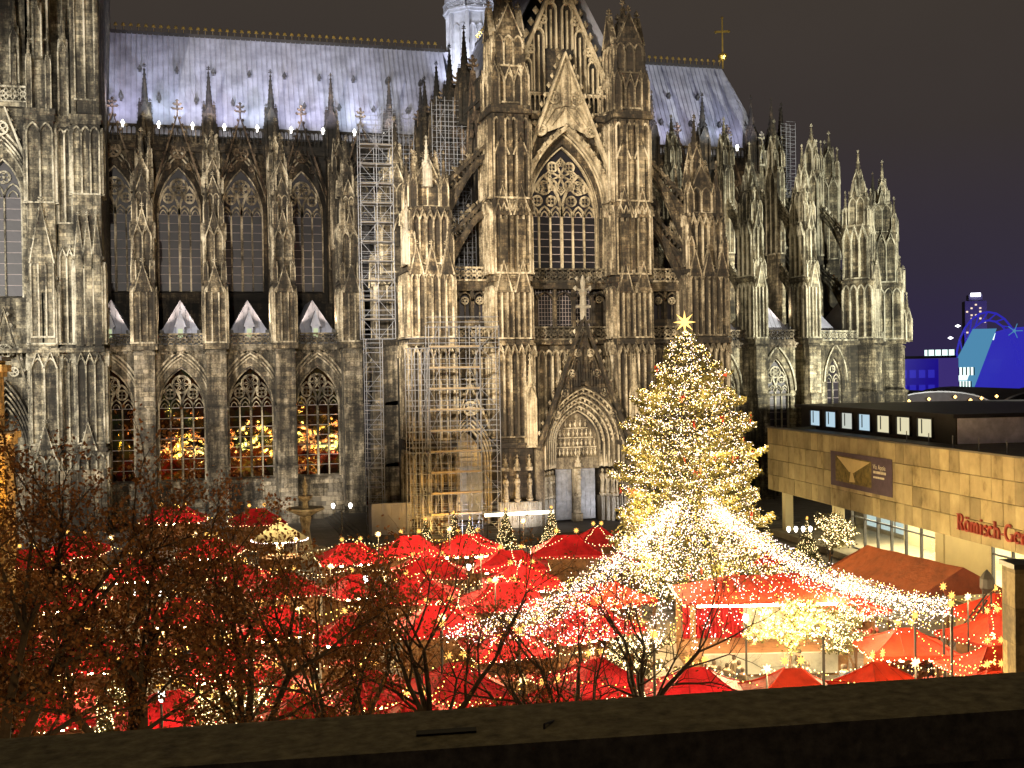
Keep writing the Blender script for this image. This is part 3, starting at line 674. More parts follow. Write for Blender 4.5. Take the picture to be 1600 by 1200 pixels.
# four flyers behind each other on both sides of the transept
q_ = MB(); flyer(q_, 24.6, 35.2, 30.0, 40.4, 0.9, 4.2, 7); flyer(q_, 24.6, 29.6, 30.0, 34.9, 0.9, 4.2, 7); TF = q_.mesh('flying_buttress', STONE)
q_ = MB(); q_.push(Matrix.Translation((76, 0, 0)) @ Matrix.Scale(-1, 4, (1, 0, 0))); flyer(q_, 24.6, 35.2, 30.0, 40.4, 0.9, 4.2, 7); flyer(q_, 24.6, 29.6, 30.0, 34.9, 0.9, 4.2, 7); q_.pop(); TF2 = q_.mesh('flying_buttress', STONE)
for y in (-18.8, -11.4, -4.0): mobj('flying_buttress', TF, CA, (0, y, 0)); mobj('flying_buttress', TF2, CA, (0, y, 0))
def corner_pier():
    mb = MB()                                            # local, centre 0, front y=0
    mb.box(-2.2, 2.2, 0, 5.2, 0, 27.0); mb.box(-2.4, 2.4, -0.25, 5.3, 0, 1.8); mb.box(-2.35, 2.35, -0.3, 5.3, 9.0, 9.5); mb.box(-2.45, 2.45, -0.45, 5.3, 19.3, 19.9)
    fourfaces(mb, 0, 0, 5.2, 2.2, lambda m_, q: (panel(m_, q-0.1, 2.2, 8.8, 6, 0.34, 0.18), panel(m_, q-0.1, 10.0, 19.0, 6, 0.34, 0.18, True), panel(m_, q-0.1, 20.2, 26.7, 6, 0.34, 0.18)))
    mb.box(-2.35, 2.35, -0.3, 5.3, 26.8, 27.2)
    for a in (-1.55, 0, 1.55):
        gablet(mb, a, 0.7, 26.4, 29.2, -0.4, 0.3, 4, 0.16, 0.4)
    mb.box(-1.9, 1.9, 0.6, 4.8, 27.0, 33.0)
    fourfaces(mb, 0, 0.6, 4.8, 1.9, lambda m_, q: panel(m_, q-0.1, 27.6, 32.6, 5, 0.32, 0.16, True))
    mb.box(-2.0, 2.0, 0.5, 4.9, 32.9, 33.3)
    for a in (-1, 1):
        for b in (1.0, 4.4): pinnacle(mb, a*1.6, b, 33.2, 0.75, 2.2, 3.2, 6)
        pinnacle(mb, a*1.95, 0.1, 27.0, 0.6, 3.0, 2.8, 5)
    mb.box(-1.2, 1.2, 1.4, 3.8, 33.0, 36.6)
    fourfaces(mb, 0, 1.4, 3.8, 1.2, lambda m_, q: panel(m_, q-0.06, 33.4, 36.3, 2, 0.14, 0.14))
    for k in range(4):
        mb.push(T(0, 2.6, 0, k*PI/2)); gablet(mb, 0, 1.1, 36.2, 38.6, -1.35, -0.8, 4, 0.15, 0.4); mb.pop()
    return mb
CPM = corner_pier().mesh('corner_pier', STONE)
cpW = mobj('corner_pier', CPM, CA, (23.2, -21.0, 0)); cpE = mobj('corner_pier', CPM, CA, (53.25, -21.0, 0))
q_ = MB(); pinnacle(q_, -0.2, 2.6, 36.5, 1.3, 2.6, 4.6, 8); o = q_.build('pinnacle', STONE, cpE)
q_ = MB(); pinnacle(q_, -0.1, 1.2, 35.4, 0.8, 1.5, 3.2, 7); tag(q_.build('pinnacle', STONE_W, cpW), 'renewed pinnacle of clean white stone', None)
q_ = MB(); pinnacle(q_, -2.35, 0.6, 27.5, 0.75, 2.6, 3.4, 6); tag(q_.build('pinnacle', STONE_W, cpW), 'small renewed pinnacle of clean white stone', None)
def main_pier():
    mb = MB()                                            # local centre 0 width 3.8, front y=0
    mb.box(-1.9, 1.9, 0, 4.6, 0, 43.0)
    mb.box(-2.1, 2.1, -0.3, 4.7, 0, 1.8)
    for z in (9.1, 19.5, 26.0): mb.box(-2.05, 2.05, -0.42, 4.7, z-0.25, z+0.25)
    fourfaces(mb, 0, 0, 4.6, 1.9, lambda m_, q: (panel(m_, q-0.1, 10.0, 19.0, 5, 0.38, 0.2, True), panel(m_, q-0.1, 20.0, 25.4, 6, 0.34, 0.17), panel(m_, q-0.1, 26.6, 33.4, 6, 0.4, 0.17, True), panel(m_, q-0.1, 34.2, 42.4, 6, 0.38, 0.18)))
    for a in (-1.0, 1.0):
        gablet(mb, a, 0.85, 24.6, 27.8, -0.55, 0.2, 4, 0.17, 0.45); gablet(mb, a, 0.85, 32.4, 35.4, -0.5, 0.2, 4, 0.17, 0.45); gablet(mb, a, 0.8, 38.5, 40.5, -0.4, 0.2, 3, 0.15, 0.3)
        mb.box(a*0.95-0.4, a*0.95+0.4, -0.5, 0.1, 27.4, 32.0)
        mb.box(a*1.0-0.3, a*1.0+0.3, -0.4, 0.1, 35.0, 42.6)
        mb.ngon(a*1.75, -0.15, 27, 0.2, 42.6, 0.2, 6)
    mb.ngon(0, -0.2, 27, 0.24, 42.6, 0.24, 6)
    mb.box(-2.2, 2.2, -0.65, 4.8, 42.7, 43.1); mb.box(-2.05, 2.05, -0.5, 4.7, 43.1, 43.5)
    mb.box(-1.6, 1.6, 0.2, 3.6, 43.4, 51.0)
    fourfaces(mb, 0, 0.2, 3.6, 1.6, lambda m_, q: (panel(m_, q-0.1, 43.9, 47.0, 3, 0.2, 0.18, True), panel(m_, q-0.1, 47.6, 50.8, 3, 0.2, 0.18)))
    for a in (-1, 1):
        for b in (0.1, 3.6): pinnacle(mb, a*1.55, b, 43.5, 0.8, 3.2, 3.4, 6)
    for k in range(4):
        mb.push(T(0, 1.9, 0, k*PI/2)); gablet(mb, 0, 1.4, 50.6, 53.8, -1.9, -1.2, 5, 0.2, 0.5); mb.pop()
    return mb
MPM = main_pier().mesh('main_pier', STONE)
q_ = MB(); spire(q_, 0, 1.9, 50.8, 1.35, 11, 10, 8, 0.8); MSP = q_.mesh('pier_spire', STONE)
q_ = MB(); spire(q_, 0, 1.9, 50.8, 1.0, 4.2, 5, 8, 0.5); MSP2 = q_.mesh('pier_spire', STONE)
for x, s in ((31.45, MSP), (44.55, MSP2)):
    o = mobj('main_pier', MPM, CA, (x, -21.4, 0)); mobj('pier_spire', s, o)
# aisle fronts beside the centre: side portal, blind lancets, gallery windows
def aisle_front(x):
    mb = MB(); hw = 2.35
    wall_arch(mb, -hw, hw, 0, 19.5, 0, 1.75, 1.0, 7.4, 3.6, -18.6, 1.4)
    mb.box(-hw, hw, -19.2, -18.5, 19.35, 19.8); mb.push(T(0, -18.6)); panel(mb, hw-0.15, 12.6, 19.0, 6, 0.4, 0.2, False); mb.pop()
    balustrade(mb, -hw, hw, -18.9, 19.9, 21.2, 0.7)
    mb.box(-hw, hw, -18.3, -16.9, 21.0, 22.0); mb.box(-hw, hw, -18.5, -16.9, 25.0, 25.9); balustrade(mb, -hw, hw, -18.6, 26.1, 27.4, 0.62)
    for k in range(4): mb.box(-hw+k*hw*2/3-0.16, -hw+k*hw*2/3+0.16, -18.2, -17.2, 21.9, 25.1)
    for k in range(3):
        c = -hw+(k+0.5)*hw*2/3; mb.ribbon(arch(c, 0.72, 23.9, 0.95, 5), 0.16, -18.2, -17.7); foil(mb, c, 24.0, 0.36, 3, 0.1, -18.15, -17.8, PI/2); mb.box(c-0.05, c+0.05, -18.1, -17.9, 21.9, 23.8)
    o = mb.build('aisle_front', STONE, CA, (x, 0, 0))
    g = MB(); g.box(-hw+0.1, hw-0.1, -17.1, -17.05, 21.9, 25.0); g.build('gallery_glass', 'nave_glass', o)
    p = MB()
    for i in range(4): 
        h = 1.7+i*0.24; p.ribbon([(-h, 1.0)]+arch(0, h, 7.4, 3.6*h/1.75, 8)+[(h, 1.0)], 0.17, -18.9-i*0.16, -18.4)
    p.ribbon([(-3.0, 8.6), (0, 15.4), (3.0, 8.6)], 0.3, -20.0, -19.4); crockets(p, (-3, 8.6), (0, 15.4), -19.7, 9, 0.28); crockets(p, (0, 15.4), (3, 8.6), -19.7, 9, 0.28); finial(p, 0, -19.7, 15.4, 0.8)
    foil(p, 0, 12.9, 0.7, 3, 0.18, -19.9, -19.5, PI/2)
    p.build('side_portal_arch', STONE_P, o)
    d = MB(); d.box(-1.65, 1.65, -17.5, -17.3, 1.0, 6.8); d.build('door', 'door_bronze', o)
    t = MB(); A = arch(0, 1.65, 7.0, 3.4, 8); t.prism([(-1.65, 6.8)]+A+[(1.65, 6.8)], -17.6, -17.35)
    for z in (7.6, 8.5): t.box(-1.3, 1.3, -17.75, -17.5, z, z+0.14)
    t.build('tympanum', STONE_P, o)
for x in (27.25, 48.75): aisle_front(x)
# centre: wall with the great window, gallery, blind lancets over the portal
cw = MB(); wall_arch(cw, -4.7, 4.7, 25.8, 43.2, 0, 4.0, 26.3, 33.0, 7.4, -18.4, 1.2)
cw.box(-4.7, 4.7, -18.2, -16.7, 0, 21.3); cw.box(-4.7, 4.7, -18.8, -16.7, 25.2, 25.85); cw.box(-4.7, 4.7, -18.95, -18.0, 19.35, 19.8)
cw.push(T(0, -18.2)); panel(cw, 4.6, 10.2, 18.9, 12, 0.5, 0.2); cw.pop()
cw.box(-4.7, 4.7, -19.2, -18.2, 42.8, 43.3); cw.box(-4.7, 4.7, -18.6, -17, 43.3, 43.7)
for x in (-4.4, -3.2, 3.2, 4.4): cw.box(x-0.18, x+0.18, -18.6, -17.6, 21.2, 24.6)
for x in (-3.8, 3.8):
    cw.ribbon(arch(x, 0.6, 24.0, 0.8, 5), 0.18, -18.6, -18.0); foil(cw, x, 24.1, 0.34, 3, 0.1, -18.5, -18.1, PI/2); cw.box(x-0.5, x+0.5, -17.9, -17.6, 21.2, 24.3)
for x in (-1.05, 1.05): cw.box(x-0.14, x+0.14, -18.4, -17.7, 21.2, 25.3)
for x in (-2.1, 0, 2.1): cw.ribbon(arch(x, 1.0, 23.6, 1.3, 6), 0.16, -18.3, -17.8)
CW = cw.build('transept_wall', STONE, CA, (TX, 0, 0))
g = MB(); g.box(-3.0, 3.0, -17.5, -17.45, 21.3, 25.2); g.build('gallery_glass', 'dark_glass', CW)
g = MB()
for i in range(-9, 10): g.box(i*0.33-0.02, i*0.33+0.02, -17.56, -17.52, 21.3, 25.2)
for i in range(9): g.box(-3, 3, -17.56, -17.52, 21.5+i*0.42, 21.54+i*0.42)
g.build('glazing_bar', 'came', CW)
b_ = MB(); balustrade(b_, -4.75, 4.75, -18.75, 26.0, 27.3, 0.62); b_.build('balustrade', STONE_A, CW)
b_ = MB(); balustrade(b_, -6.6, 6.6, -18.9, 19.95, 21.2, 0.7); b_.build('balustrade', STONE_A, CW)
b_ = MB(); balustrade(b_, -5.0, 5.0, -18.5, 43.7, 45.7, 0.5, 0.2, 'arch'); b_.build('parapet', STONE, CW)
make_window(CA, TX, -18.4, 4.0, 26.3, 33.0, 7.4, 6, 8, 0.9, 'dark_glass', STONE_P, orders=5, trw=0.2, hood=False)
wg = MB(); wg.mi = 1; wg.ribbon([(-5.5, 35.6), (0, 49.6), (5.5, 35.6)], 0.42, -20.0, -19.3); crockets(wg, (-5.5, 35.6), (0, 49.6), -19.6, 14, 0.42, 0.2); crockets(wg, (0, 49.6), (5.5, 35.6), -19.6, 14, 0.42, 0.2)
A1 = arch(0, 4.75, 33.2, 8.7, 10)
wg.ribbon(A1, 0.5, -19.8, -19.2)
for i, p in enumerate(A1):
    if i % 1 == 0: wg.dia(p[0]*1.02, -19.85, p[1]+0.2, 0.3)
wg.prism([(-3.2, 41.0), (0, 42.2), (3.2, 41.0), (0.1, 49.0), (-0.1, 49.0)], -19.45, -19.35)
wg.prism([(-0.5, 44.6), (0.5, 44.6), (0.45, 47.4), (0, 48.6), (-0.45, 47.4)], -19.75, -19.3); wg.box(-0.4, 0.4, -19.95, -19.4, 44.1, 44.7)
for a in (-1, 1):
    wg.ribbon([(a*0.3, 44.2), (a*1.3, 43.9), (a*2.4, 42.2)], 0.26, -19.75, -19.35); wg.ribbon([(a*0.2, 44.0), (a*0.9, 43.0), (a*1.7, 42.1)], 0.22, -19.7, -19.35)
    foil(wg, a*1.25, 45.0, 0.6, 3, 0.18, -19.75, -19.35); foil(wg, a*2.75, 41.6, 0.55, 4, 0.18, -19.75, -19.35)
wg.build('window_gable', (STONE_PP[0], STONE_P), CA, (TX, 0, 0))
# main gable
mg = MB(); mg.prism([(-5.6, 45.6), (5.6, 45.6), (0.15, 58.0), (-0.15, 58.0)], -17.6, -16.8); mg.mi = 1; mg.ribbon([(-6.0, 45.2), (0, 58.6), (6.0, 45.2)], 0.5, -18.2, -16.9)
crockets(mg, (-6, 45.2), (0, 58.6), -17.6, 11, 0.62, 0.25); crockets(mg, (0, 58.6), (6, 45.2), -17.6, 11, 0.62, 0.25)
for x, z0, z1 in ((-3.7, 46.0, 49.4), (-2.3, 46.0, 52.6), (2.3, 46.0, 52.6), (3.7, 46.0, 49.4), (-0.9, 50.6, 55.4), (0.9, 50.6, 55.4)):
    mg.push(T(x, -17.6)); mg.box(-0.62, -0.5, -0.45, 0, z0, z1-0.6); mg.box(0.5, 0.62, -0.45, 0, z0, z1-0.6); mg.box(-0.07, 0.07, -0.35, 0, z0, z1-0.7)
    mg.ribbon(arch(0, 0.56, z1-0.7, 0.8, 5), 0.16, -0.45, 0); foil(mg, 0, z1+0.25, 0.34, 3, 0.12, -0.4, 0, PI/2); mg.pop()
for x, z in ((-4.6, 46.4), (4.6, 46.4), (-3.2, 50.4), (3.2, 50.4), (-1.8, 53.6), (1.8, 53.6)): mg.push(T(0, -17.6)); foil(mg, x, z, 0.42, 3, 0.16, -0.4, 0, PI/2); mg.pop()
mg.build('main_gable', (STONE_K, STONE_P), CA, (TX, 0, 0))

# ------------------------------------------------------------------ south portal
PX = 38.7
po = MB(); po.box(-5.2, -4.3, -21.8, -18.2, 0.8, 9.0); po.box(4.3, 5.2, -21.8, -18.2, 0.8, 9.0)
for i in range(6):
    h = 2.55+i*0.36; y = -19.5-i*0.46
    po.mi = 0; po.ribbon([(-h, 6.5)]+arch(0, h, 8.9, 3.6+i*0.47, 12)+[(h, 6.5)], 0.34, y-0.02, y+0.5)
    po.mi = 1; po.ribbon([(-h+0.1, 6.5)]+arch(0, h-0.1, 8.9, 3.5+i*0.47, 12)+[(h-0.1, 6.5)], 0.12, y-0.3, y+0.1)
    if i: 
        A = arch(0, h-0.17, 8.9, 3.35+i*0.47, 12)
        for p in A[1:-1]: po.mi = i % 2; po.dia(p[0], y-0.1, p[1], 0.17, 0.24)          # little figures in the arch orders
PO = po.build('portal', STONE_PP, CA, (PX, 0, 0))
ty = MB(); ty.prism([(-2.5, 7.5)]+arch(0, 2.5, 8.6, 3.7, 10)+[(2.5, 7.5)], -19.0, -18.7); ty.box(-2.5, 2.5, -19.35, -18.8, 6.3, 7.0); ty.box(-2.6, 2.6, -19.4, -18.8, 7.0, 7.5)
for z, n, hw in ((7.6, 11, 2.2), (8.6, 10, 2.1), (9.6, 8, 1.7), (10.6, 5, 1.1)):
    ty.box(-hw-0.2, hw+0.2, -19.2, -18.9, z-0.1, z)
    ty.mi = 1
    for i in range(n): x = -hw+2*hw*i/(n-1); ty.dia(x, -19.1, z+0.35, 0.16, 0.36); ty.dia(x, -19.12, z+0.75, 0.1)
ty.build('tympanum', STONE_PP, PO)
q_ = MB(); q_.box(0, 1.72, -18.95, -18.85, 0.95, 6.25)
for i in range(3):
    for j in range(5): q_.box(0.12+i*0.52, 0.54+i*0.52, -19.0, -18.92, 1.2+j*1.0, 2.0+j*1.0)
DM = q_.mesh('door', 'door_bronze')
for x in (-2.2, 0.42): mobj('door', DM, PO, (x, 0, 0))
q_ = MB(); q_.box(-0.36, 0.36, -19.5, -18.8, 0.8, 6.3); q_.box(-0.5, 0.5, -19.7, -18.8, 0.8, 1.6); q_.build('trumeau', STONE_P, PO)
# jamb statues on pale shafted plinths
st = MB(); st.lathe(0, 0, [(0, 0.30), (0.5, 0.27), (1.2, 0.20), (1.75, 0.27), (2.0, 0.24), (2.12, 0.1), (2.2, 0.09)], 8); st.lathe(0, 0, [(2.15, 0.05), (2.25, 0.13), (2.4, 0.15), (2.52, 0.1), (2.56, 0.0001)], 8)
st.bar((-0.26, 0, 1.8), (-0.14, -0.24, 1.25), 0.08); st.bar((0.26, 0, 1.8), (0.1, -0.26, 1.35), 0.08); st.box(-0.12, 0.12, -0.34, -0.22, 1.2, 1.5)
SM = st.mesh('statue', STONE_P)
cn = MB(); cn.ngon(0, 0, 2.85, 0.36, 3.2, 0.4, 6); spire(cn, 0, 0, 3.2, 0.3, 1.0, 2, 6, 0.2); cn.ngon(0, 0, -0.3, 0.26, 0, 0.4, 6); CNM = cn.mesh('statue_canopy', STONE_P)
SP = [(-2.75-i*0.42, -19.6-i*0.42) for i in range(5)]+[(2.75+i*0.42, -19.6-i*0.42) for i in range(5)]+[(-5.9, -21.8), (-7.2, -21.9), (-8.4, -21.8), (5.9, -21.8), (0.03, -19.75)]
for x, y in SP: mobj('statue', SM, PO, (x, y, 3.7), 0); mobj('statue_canopy', CNM, PO, (x, y, 3.7))
pl = MB()
for sx_ in (-1, 1):
    for i in range(6):
        x0 = 2.55+i*0.42; y = -19.5-i*0.42
        pl.box(min(sx_*x0, sx_*(x0+0.5)), max(sx_*x0, sx_*(x0+0.5)), y-0.25, -18.3, 0.8, 3.35)
        for k in (0.1, 0.3): pl.ngon(sx_*(x0+k), y-0.28, 1.2, 0.07, 3.3, 0.07, 6)
pl.box(-9.2, -5.1, -22.1, -21.3, 0.8, 3.4)
for i in range(16): pl.ngon(-9.1+i*0.26, -22.15, 1.3, 0.08, 3.3, 0.08, 6)
pl.build('plinth', STONE_W, PO)
pg = MB(); pg.ribbon([(-5.1, 8.6), (0, 22.0), (5.1, 8.6)], 0.42, -22.6, -21.9); pg.ribbon([(-4.4, 9.0), (0, 20.6), (4.4, 9.0)], 0.14, -22.4, -22.0)
crockets(pg, (-5.1, 8.6), (0, 22.0), -22.2, 13, 0.34, 0.2); crockets(pg, (0, 22.0), (5.1, 8.6), -22.2, 13, 0.34, 0.2)
for x, z in ((-1.5, 16.6), (1.5, 16.6), (-2.3, 14.6), (2.3, 14.6), (0.75, 18.7), (-0.75, 18.7), (3.3, 12.4), (-3.3, 12.4)): foil(pg, x*0.92, z-0.3, 0.36, 3, 0.13, -22.35, -22.05, PI/2)
for x, z0, z1 in ((0, 15.5, 18.6), (-0.8, 15.0, 17.2), (0.8, 15.0, 17.2), (-1.7, 14.3, 15.6), (1.7, 14.3, 15.6)):
    pg.box(x-0.32, x-0.25, -22.4, -22.1, z0, z1); pg.box(x+0.25, x+0.32, -22.4, -22.1, z0, z1); pg.ribbon(arch(x, 0.3, z1, 0.5, 4), 0.1, -22.4, -22.1)
    pg.lathe(x, -22.2, [(z0, 0.2), (z0+0.8, 0.13), (z0+1.2, 0.17), (z0+1.4, 0.07), (z0+1.55, 0.1), (z0+1.7, 0.0001)], 6)
pg.prism([(-3.6, 12.9), (0, 15.2), (3.6, 12.9), (0.1, 20.4), (-0.1, 20.4)], -22.0, -21.95)
pg.build('portal_gable', STONE, PO)
fs_ = MB(); fs_.ngon(0, -22.2, 21.8, 0.3, 23.0, 0.36, 8); fs_.box(-0.75, 0.75, -22.4, -22.0, 23.0, 23.25); fs_.lathe(0, -22.2, [(23.2, 0.4), (24.2, 0.3), (24.6, 0.5), (25.0, 0.2), (25.6, 0.28), (26.2, 0.12), (26.4, 0.0001)], 8)
for a in (-1, 1): fs_.dia(a*0.8, -22.2, 25.0, 0.3); fs_.dia(a*0.62, -22.2, 26.0, 0.26); fs_.bar((0, -22.2, 24.7), (a*0.8, -22.2, 25.0), 0.12)
fs_.build('gable_finial', STONE_W, PO)
for x in (-5.7, 5.7): 
    q_ = MB(); pinnacle(q_, x, -21.9, 9.0, 0.9, 5.0, 4.0, 7); q_.build('pinnacle', STONE_P, PO)

# ------------------------------------------------------------------ choir
cup, czc = upper_pier(1.6, 1.12); CUP = cup.mesh('pier_shaft', STONE_C)
q_ = MB(); pinnacle(q_, 0, 0.3, czc-0.1, 0.95, 2.0, 3.6, 7); CPI = q_.mesh('pinnacle', STONE_C)
ci, czi = inner_pier(1.3, 1.14); CIP = ci.mesh('inner_pier', STONE_C)
q_ = MB(); pinnacle(q_, 0, 7.55, czi-0.1, 1.25, 2.6, 3.6, 8); CII = q_.mesh('pinnacle', STONE_C)
CFL = flyer_set(1.06).mesh('flying_buttress', STONE_C); CLB = lower_buttress(1.6).mesh('lower_buttress', STONE_C)
CMS = (CLB, CUP, CPI, CIP, CII, CFL, CBM, CPINM)
AX, AY = 76.8, 22.5; PHI = [-PI/2+k*PI/7 for k in range(4)]
for x in (61.7, 69.3): buttress(x, 0, 0, CMS)
for a in PHI: buttress(AX+22.5*math.cos(a), AY+22.5*math.sin(a), a+PI/2, CMS)
wq = MB(); wall_arch(wq, -BAY/2, BAY/2, 0, 19.45, -0.4, 1.9, 6.0, 13.6, 4.2, 0, 0.7); wq.box(-BAY/2, BAY/2, -0.2, 0.02, 12.9, 13.2); WQM = wq.mesh('choir_wall', STONE_C)
for x in (58.0, 65.5, 73.05):
    mobj('choir_wall', WQM, CA, (x, 0, 0)); mobj('cornice', COM, CA, (x, 0, 0)); mobj('balustrade', BAM, CA, (x, 0, 0)); mobj('aisle_roof', PRM, CA, (x, 0, 0))
    mobj('clerestory_wall', CWM, CA, (x, 0, 0)); mobj('parapet', PPM, CA, (x, 0, 0)); mobj('window_gable', GBM, CA, (x, 0, 0))
    if x > 60:
        make_window(CA, x-0.4, 0, 1.9, 6.0, 13.6, 4.2, 4, 8, 0.7, 'nave_glass', STONE_C[1], orders=3, trw=0.13)
        make_window(CA, x, 15, 2.72, 27.0, 36.9, 5.9, 4, 9, 0.8, 'nave_glass', STONE_C[1])
mobj('clerestory_wall', CWM, CA, (50.5, 0, 0)); mobj('parapet', PPM, CA, (50.5, 0, 0)); mobj('window_gable', GBM, CA, (50.5, 0, 0)); mobj('pinnacle', CPINM, CA, (54.2, 0, 0))
CH = 22.5*math.sin(PI/14)
wr = MB(); wall_arch(wr, -CH, CH, 0, 19.45, 0, 1.35, 5.0, 14.6, 3.2, 0, 0.6); wr.box(-CH, CH, -0.5, 0.2, 19.4, 19.95); WRM = wr.mesh('chapel_wall', STONE_C)
bc = MB(); balustrade(bc, -CH+1, CH-1, -0.1, 20.1, 21.3, 0.68); BCM = bc.mesh('balustrade', STONE_C)
cl7 = 7.5*math.tan(PI/14)
ac = MB(); wall_arch(ac, -cl7, cl7, 25, 46.4, 0, cl7-0.35, 27, 38.5, 3.6, 0, 0.5); balustrade(ac, -cl7, cl7, -0.4, 45.5, 47.5, 0.55, 0.2, 'arch'); gablet(ac, 0, cl7, 41, 48.6, -0.9, -0.4, 7, 0.26, 0.9, False, 0.3); ACM = ac.mesh('apse_wall', STONE_C)
cp_ = MB(); cp_.add([(-2.6, 1.4, 20.6), (2.6, 1.4, 20.6), (0, 5.0, 25.6), (2.6, 8.5, 20.6), (-2.6, 8.5, 20.6)], [(0, 1, 2), (1, 3, 2), (3, 4, 2), (4, 0, 2)]); CPR = cp_.mesh('chapel_roof', 'lead')
for k in range(7):
    a = -PI/2+(k+0.5)*PI/7; R = 22.5*math.cos(PI/14)
    p = (AX+R*math.cos(a), AY+R*math.sin(a), 0); q = (AX+7.5*math.cos(a), AY+7.5*math.sin(a), 0)
    if k < 4:
        mobj('chapel_wall', WRM, CA, p, a+PI/2); mobj('balustrade', BCM, CA, p, a+PI/2); mobj('chapel_roof', CPR, CA, p, a+PI/2)
        make_window(CA, p[0], p[1], 1.35, 5.0, 14.6, 3.2, 2, 9, 0.6, 'nave_glass', STONE_C[1], a+PI/2, orders=3, trw=0.12)
    if k < 5: mobj('apse_wall', ACM, CA, q, a+PI/2)
ad = MB(); ad.ngon(AX, AY, 19.3, 21.5, 20.5, 21.5, 28); ad.box(55, AX, 0.4, 15, 19.4, 20.5); ad.build('choir_terrace', 'lead_dark', CA)
ig = MB(); ig.ngon(AX, AY, 20.4, 6.9, 46.0, 6.9, 14); ig.build('apse_glass', 'nave_glass', CA)
# small end pinnacles on the last chapels
for x, y, z in ((96.4, 6.5, 20), (98.0, 9.5, 20)):
    q_ = MB(); pinnacle(q_, 0, 0, z, 0.9, 3.2, 3.2, 6); q_.build('pinnacle', STONE_C, CA, (x, y, 0))

# ------------------------------------------------------------------ south tower, cut by the frame
tw = MB(); tw.box(-46, -21.6, -2.6, 24, 0, 84); tw.box(-16.4, -9.4, -2.6, 24, 0, 84)
tw.push(T(-18.9, -2.6)); wall_arch(tw, -2.75, 2.75, 22, 48, 0, 1.9, 25.2, 36.0, 4.0, 0, 1.2); wall_arch(tw, -2.75, 2.75, 0, 22, 0, 2.2, 1.0, 9.0, 6.5, 0, 1.2); tw.box(-2.75, 2.75, 0, 5, 48, 84); tw.box(-2.75, 2.75, 1.3, 5, 0, 22); tw.pop()
TW = tw.build('south_tower', STONE_T, CA)
def tower_pier(hw, d, n, tiers, top, cap=0.25):
    mb = MB(); mb.box(-hw, hw, 0, d, 0, top); mb.box(-hw-cap, hw+cap, -cap, d, 0, 1.8)
    for z0, z1, g in tiers:
        fourfaces(mb, 0, 0, d, hw, lambda m_, q: panel(m_, q-0.08, z0, z1, n if q == hw else max(2, n), 0.3, 0.17, g))
        mb.box(-hw-0.15, hw+0.15, -0.2, d, z1+0.1, z1+0.45)
    mb.box(-hw-cap, hw+cap, -cap-0.15, d, top-0.25, top+0.3); mb.box(-hw-cap+0.1, hw+cap-0.1, -cap, d, top-0.7, top-0.25)
    return mb
p1 = tower_pier(1.35, 3.0, 2, ((2.2, 8.8, False), (9.8, 18.9, True), (20.3, 26.8, False), (35.0, 43.4, False)), 44.4)
gablet(p1, 0, 1.2, 28.6, 34.8, -0.6, 0.2, 6, 0.2, 0.55); p1.push(T(0, -0.3)); panel(p1, 1.1, 21, 29.2, 3, 0.2, 0.16); p1.pop(); p1.box(-1.2, 1.2, -0.3, 0.1, 20.0, 28.8)
gablet(p1, 0, 0.9, 8.6, 11.8, -0.6, 0.1, 4, 0.16, 0.4)
p1.box(-1.0, 1.0, 0.5, 3, 44.4, 62); p1.push(T(0, 0.5)); panel(p1, 0.9, 52, 60, 2, 0.3, 0.2); p1.pop()
for a in (-1, 1): pinnacle(p1, a*0.95, 0.1, 44.6, 0.5, 5.2, 3.0, 5)
pinnacle(p1, 0, -0.1, 50, 0.8, 4.5, 4, 6)
p1.build('tower_pier', STONE_T, TW, (-14.85, -5.2, 0))
p2 = tower_pier(0.75, 2.4, 2, ((2.2, 8.8, False), (9.8, 18.9, False), (20.3, 30.0, True), (33.0, 43.0, False)), 43.9, 0.15)
pinnacle(p2, 0, 0.3, 44.1, 0.9, 7, 6, 6); p2.build('tower_pier', STONE_T, TW, (-12.55, -4.2, 0))
p3 = tower_pier(1.4, 3.4, 3, ((2.2, 8.8, False), (9.8, 18.9, True), (20.3, 29.0, False), (36.0, 43.2, False)), 44.0)
for a in (-0.9, 0, 0.9): gablet(p3, a, 0.44, 29.4, 33.6, -0.5, 0.2, 4, 0.13, 0.34); p3.box(a-0.36, a+0.36, -0.4, 0.1, 20, 29.6)
gablet(p3, -0.3, 0.8, 9.0, 12.0, -0.6, 0.1, 4, 0.16, 0.3)
p3.box(-1.15, 1.15, 0.4, 3.4, 44, 74); p3.push(T(0, 0.4)); panel(p3, 1.0, 46, 57.5, 2, 0.25, 0.18, True); panel(p3, 1.0, 59, 66, 2, 0.25, 0.18); p3.pop()
for a in (-1, 1): p3.ngon(a*1.15, 0.4, 44.2, 0.3, 66, 0.3, 8)
p3.build('tower_pier', STONE_T, TW, (-10.35, -5.0, 0))
tc_ = MB(); tc_.box(-46, -8.85, -5.7, -2.4, 19.35, 19.8); tc_.box(-21.6, -16.3, -3.6, -2.4, 45.2, 45.7); tc_.build('cornice', STONE_T, TW)
b_ = MB(); balustrade(b_, -21.6, -16.3, -3.2, 45.8, 47.4, 0.7); b_.build('balustrade', STONE_T, TW)
make_window(CA, -18.9, -2.6, 1.9, 25.2, 36.0, 4.0, 2, 9, 1.1, 'nave_glass', STONE_T[1], orders=6)
q_ = MB(); gablet(q_, 0, 2.9, 38.2, 46.4, -0.7, -0.2, 8, 0.26, 0.8, False, 0.34); foil(q_, 0, 43.0, 0.7, 3, 0.18, -0.6, -0.3); q_.build('window_gable', STONE_T, TW, (-18.9, -2.6, 0))
q_ = MB()
for i in range(5): h = 1.7+i*0.26; q_.ribbon([(-h, 1)]+arch(0, h, 9.0, 6.0*h/2.2, 10)+[(h, 1)], 0.18, -0.2-i*0.2, 0.6)
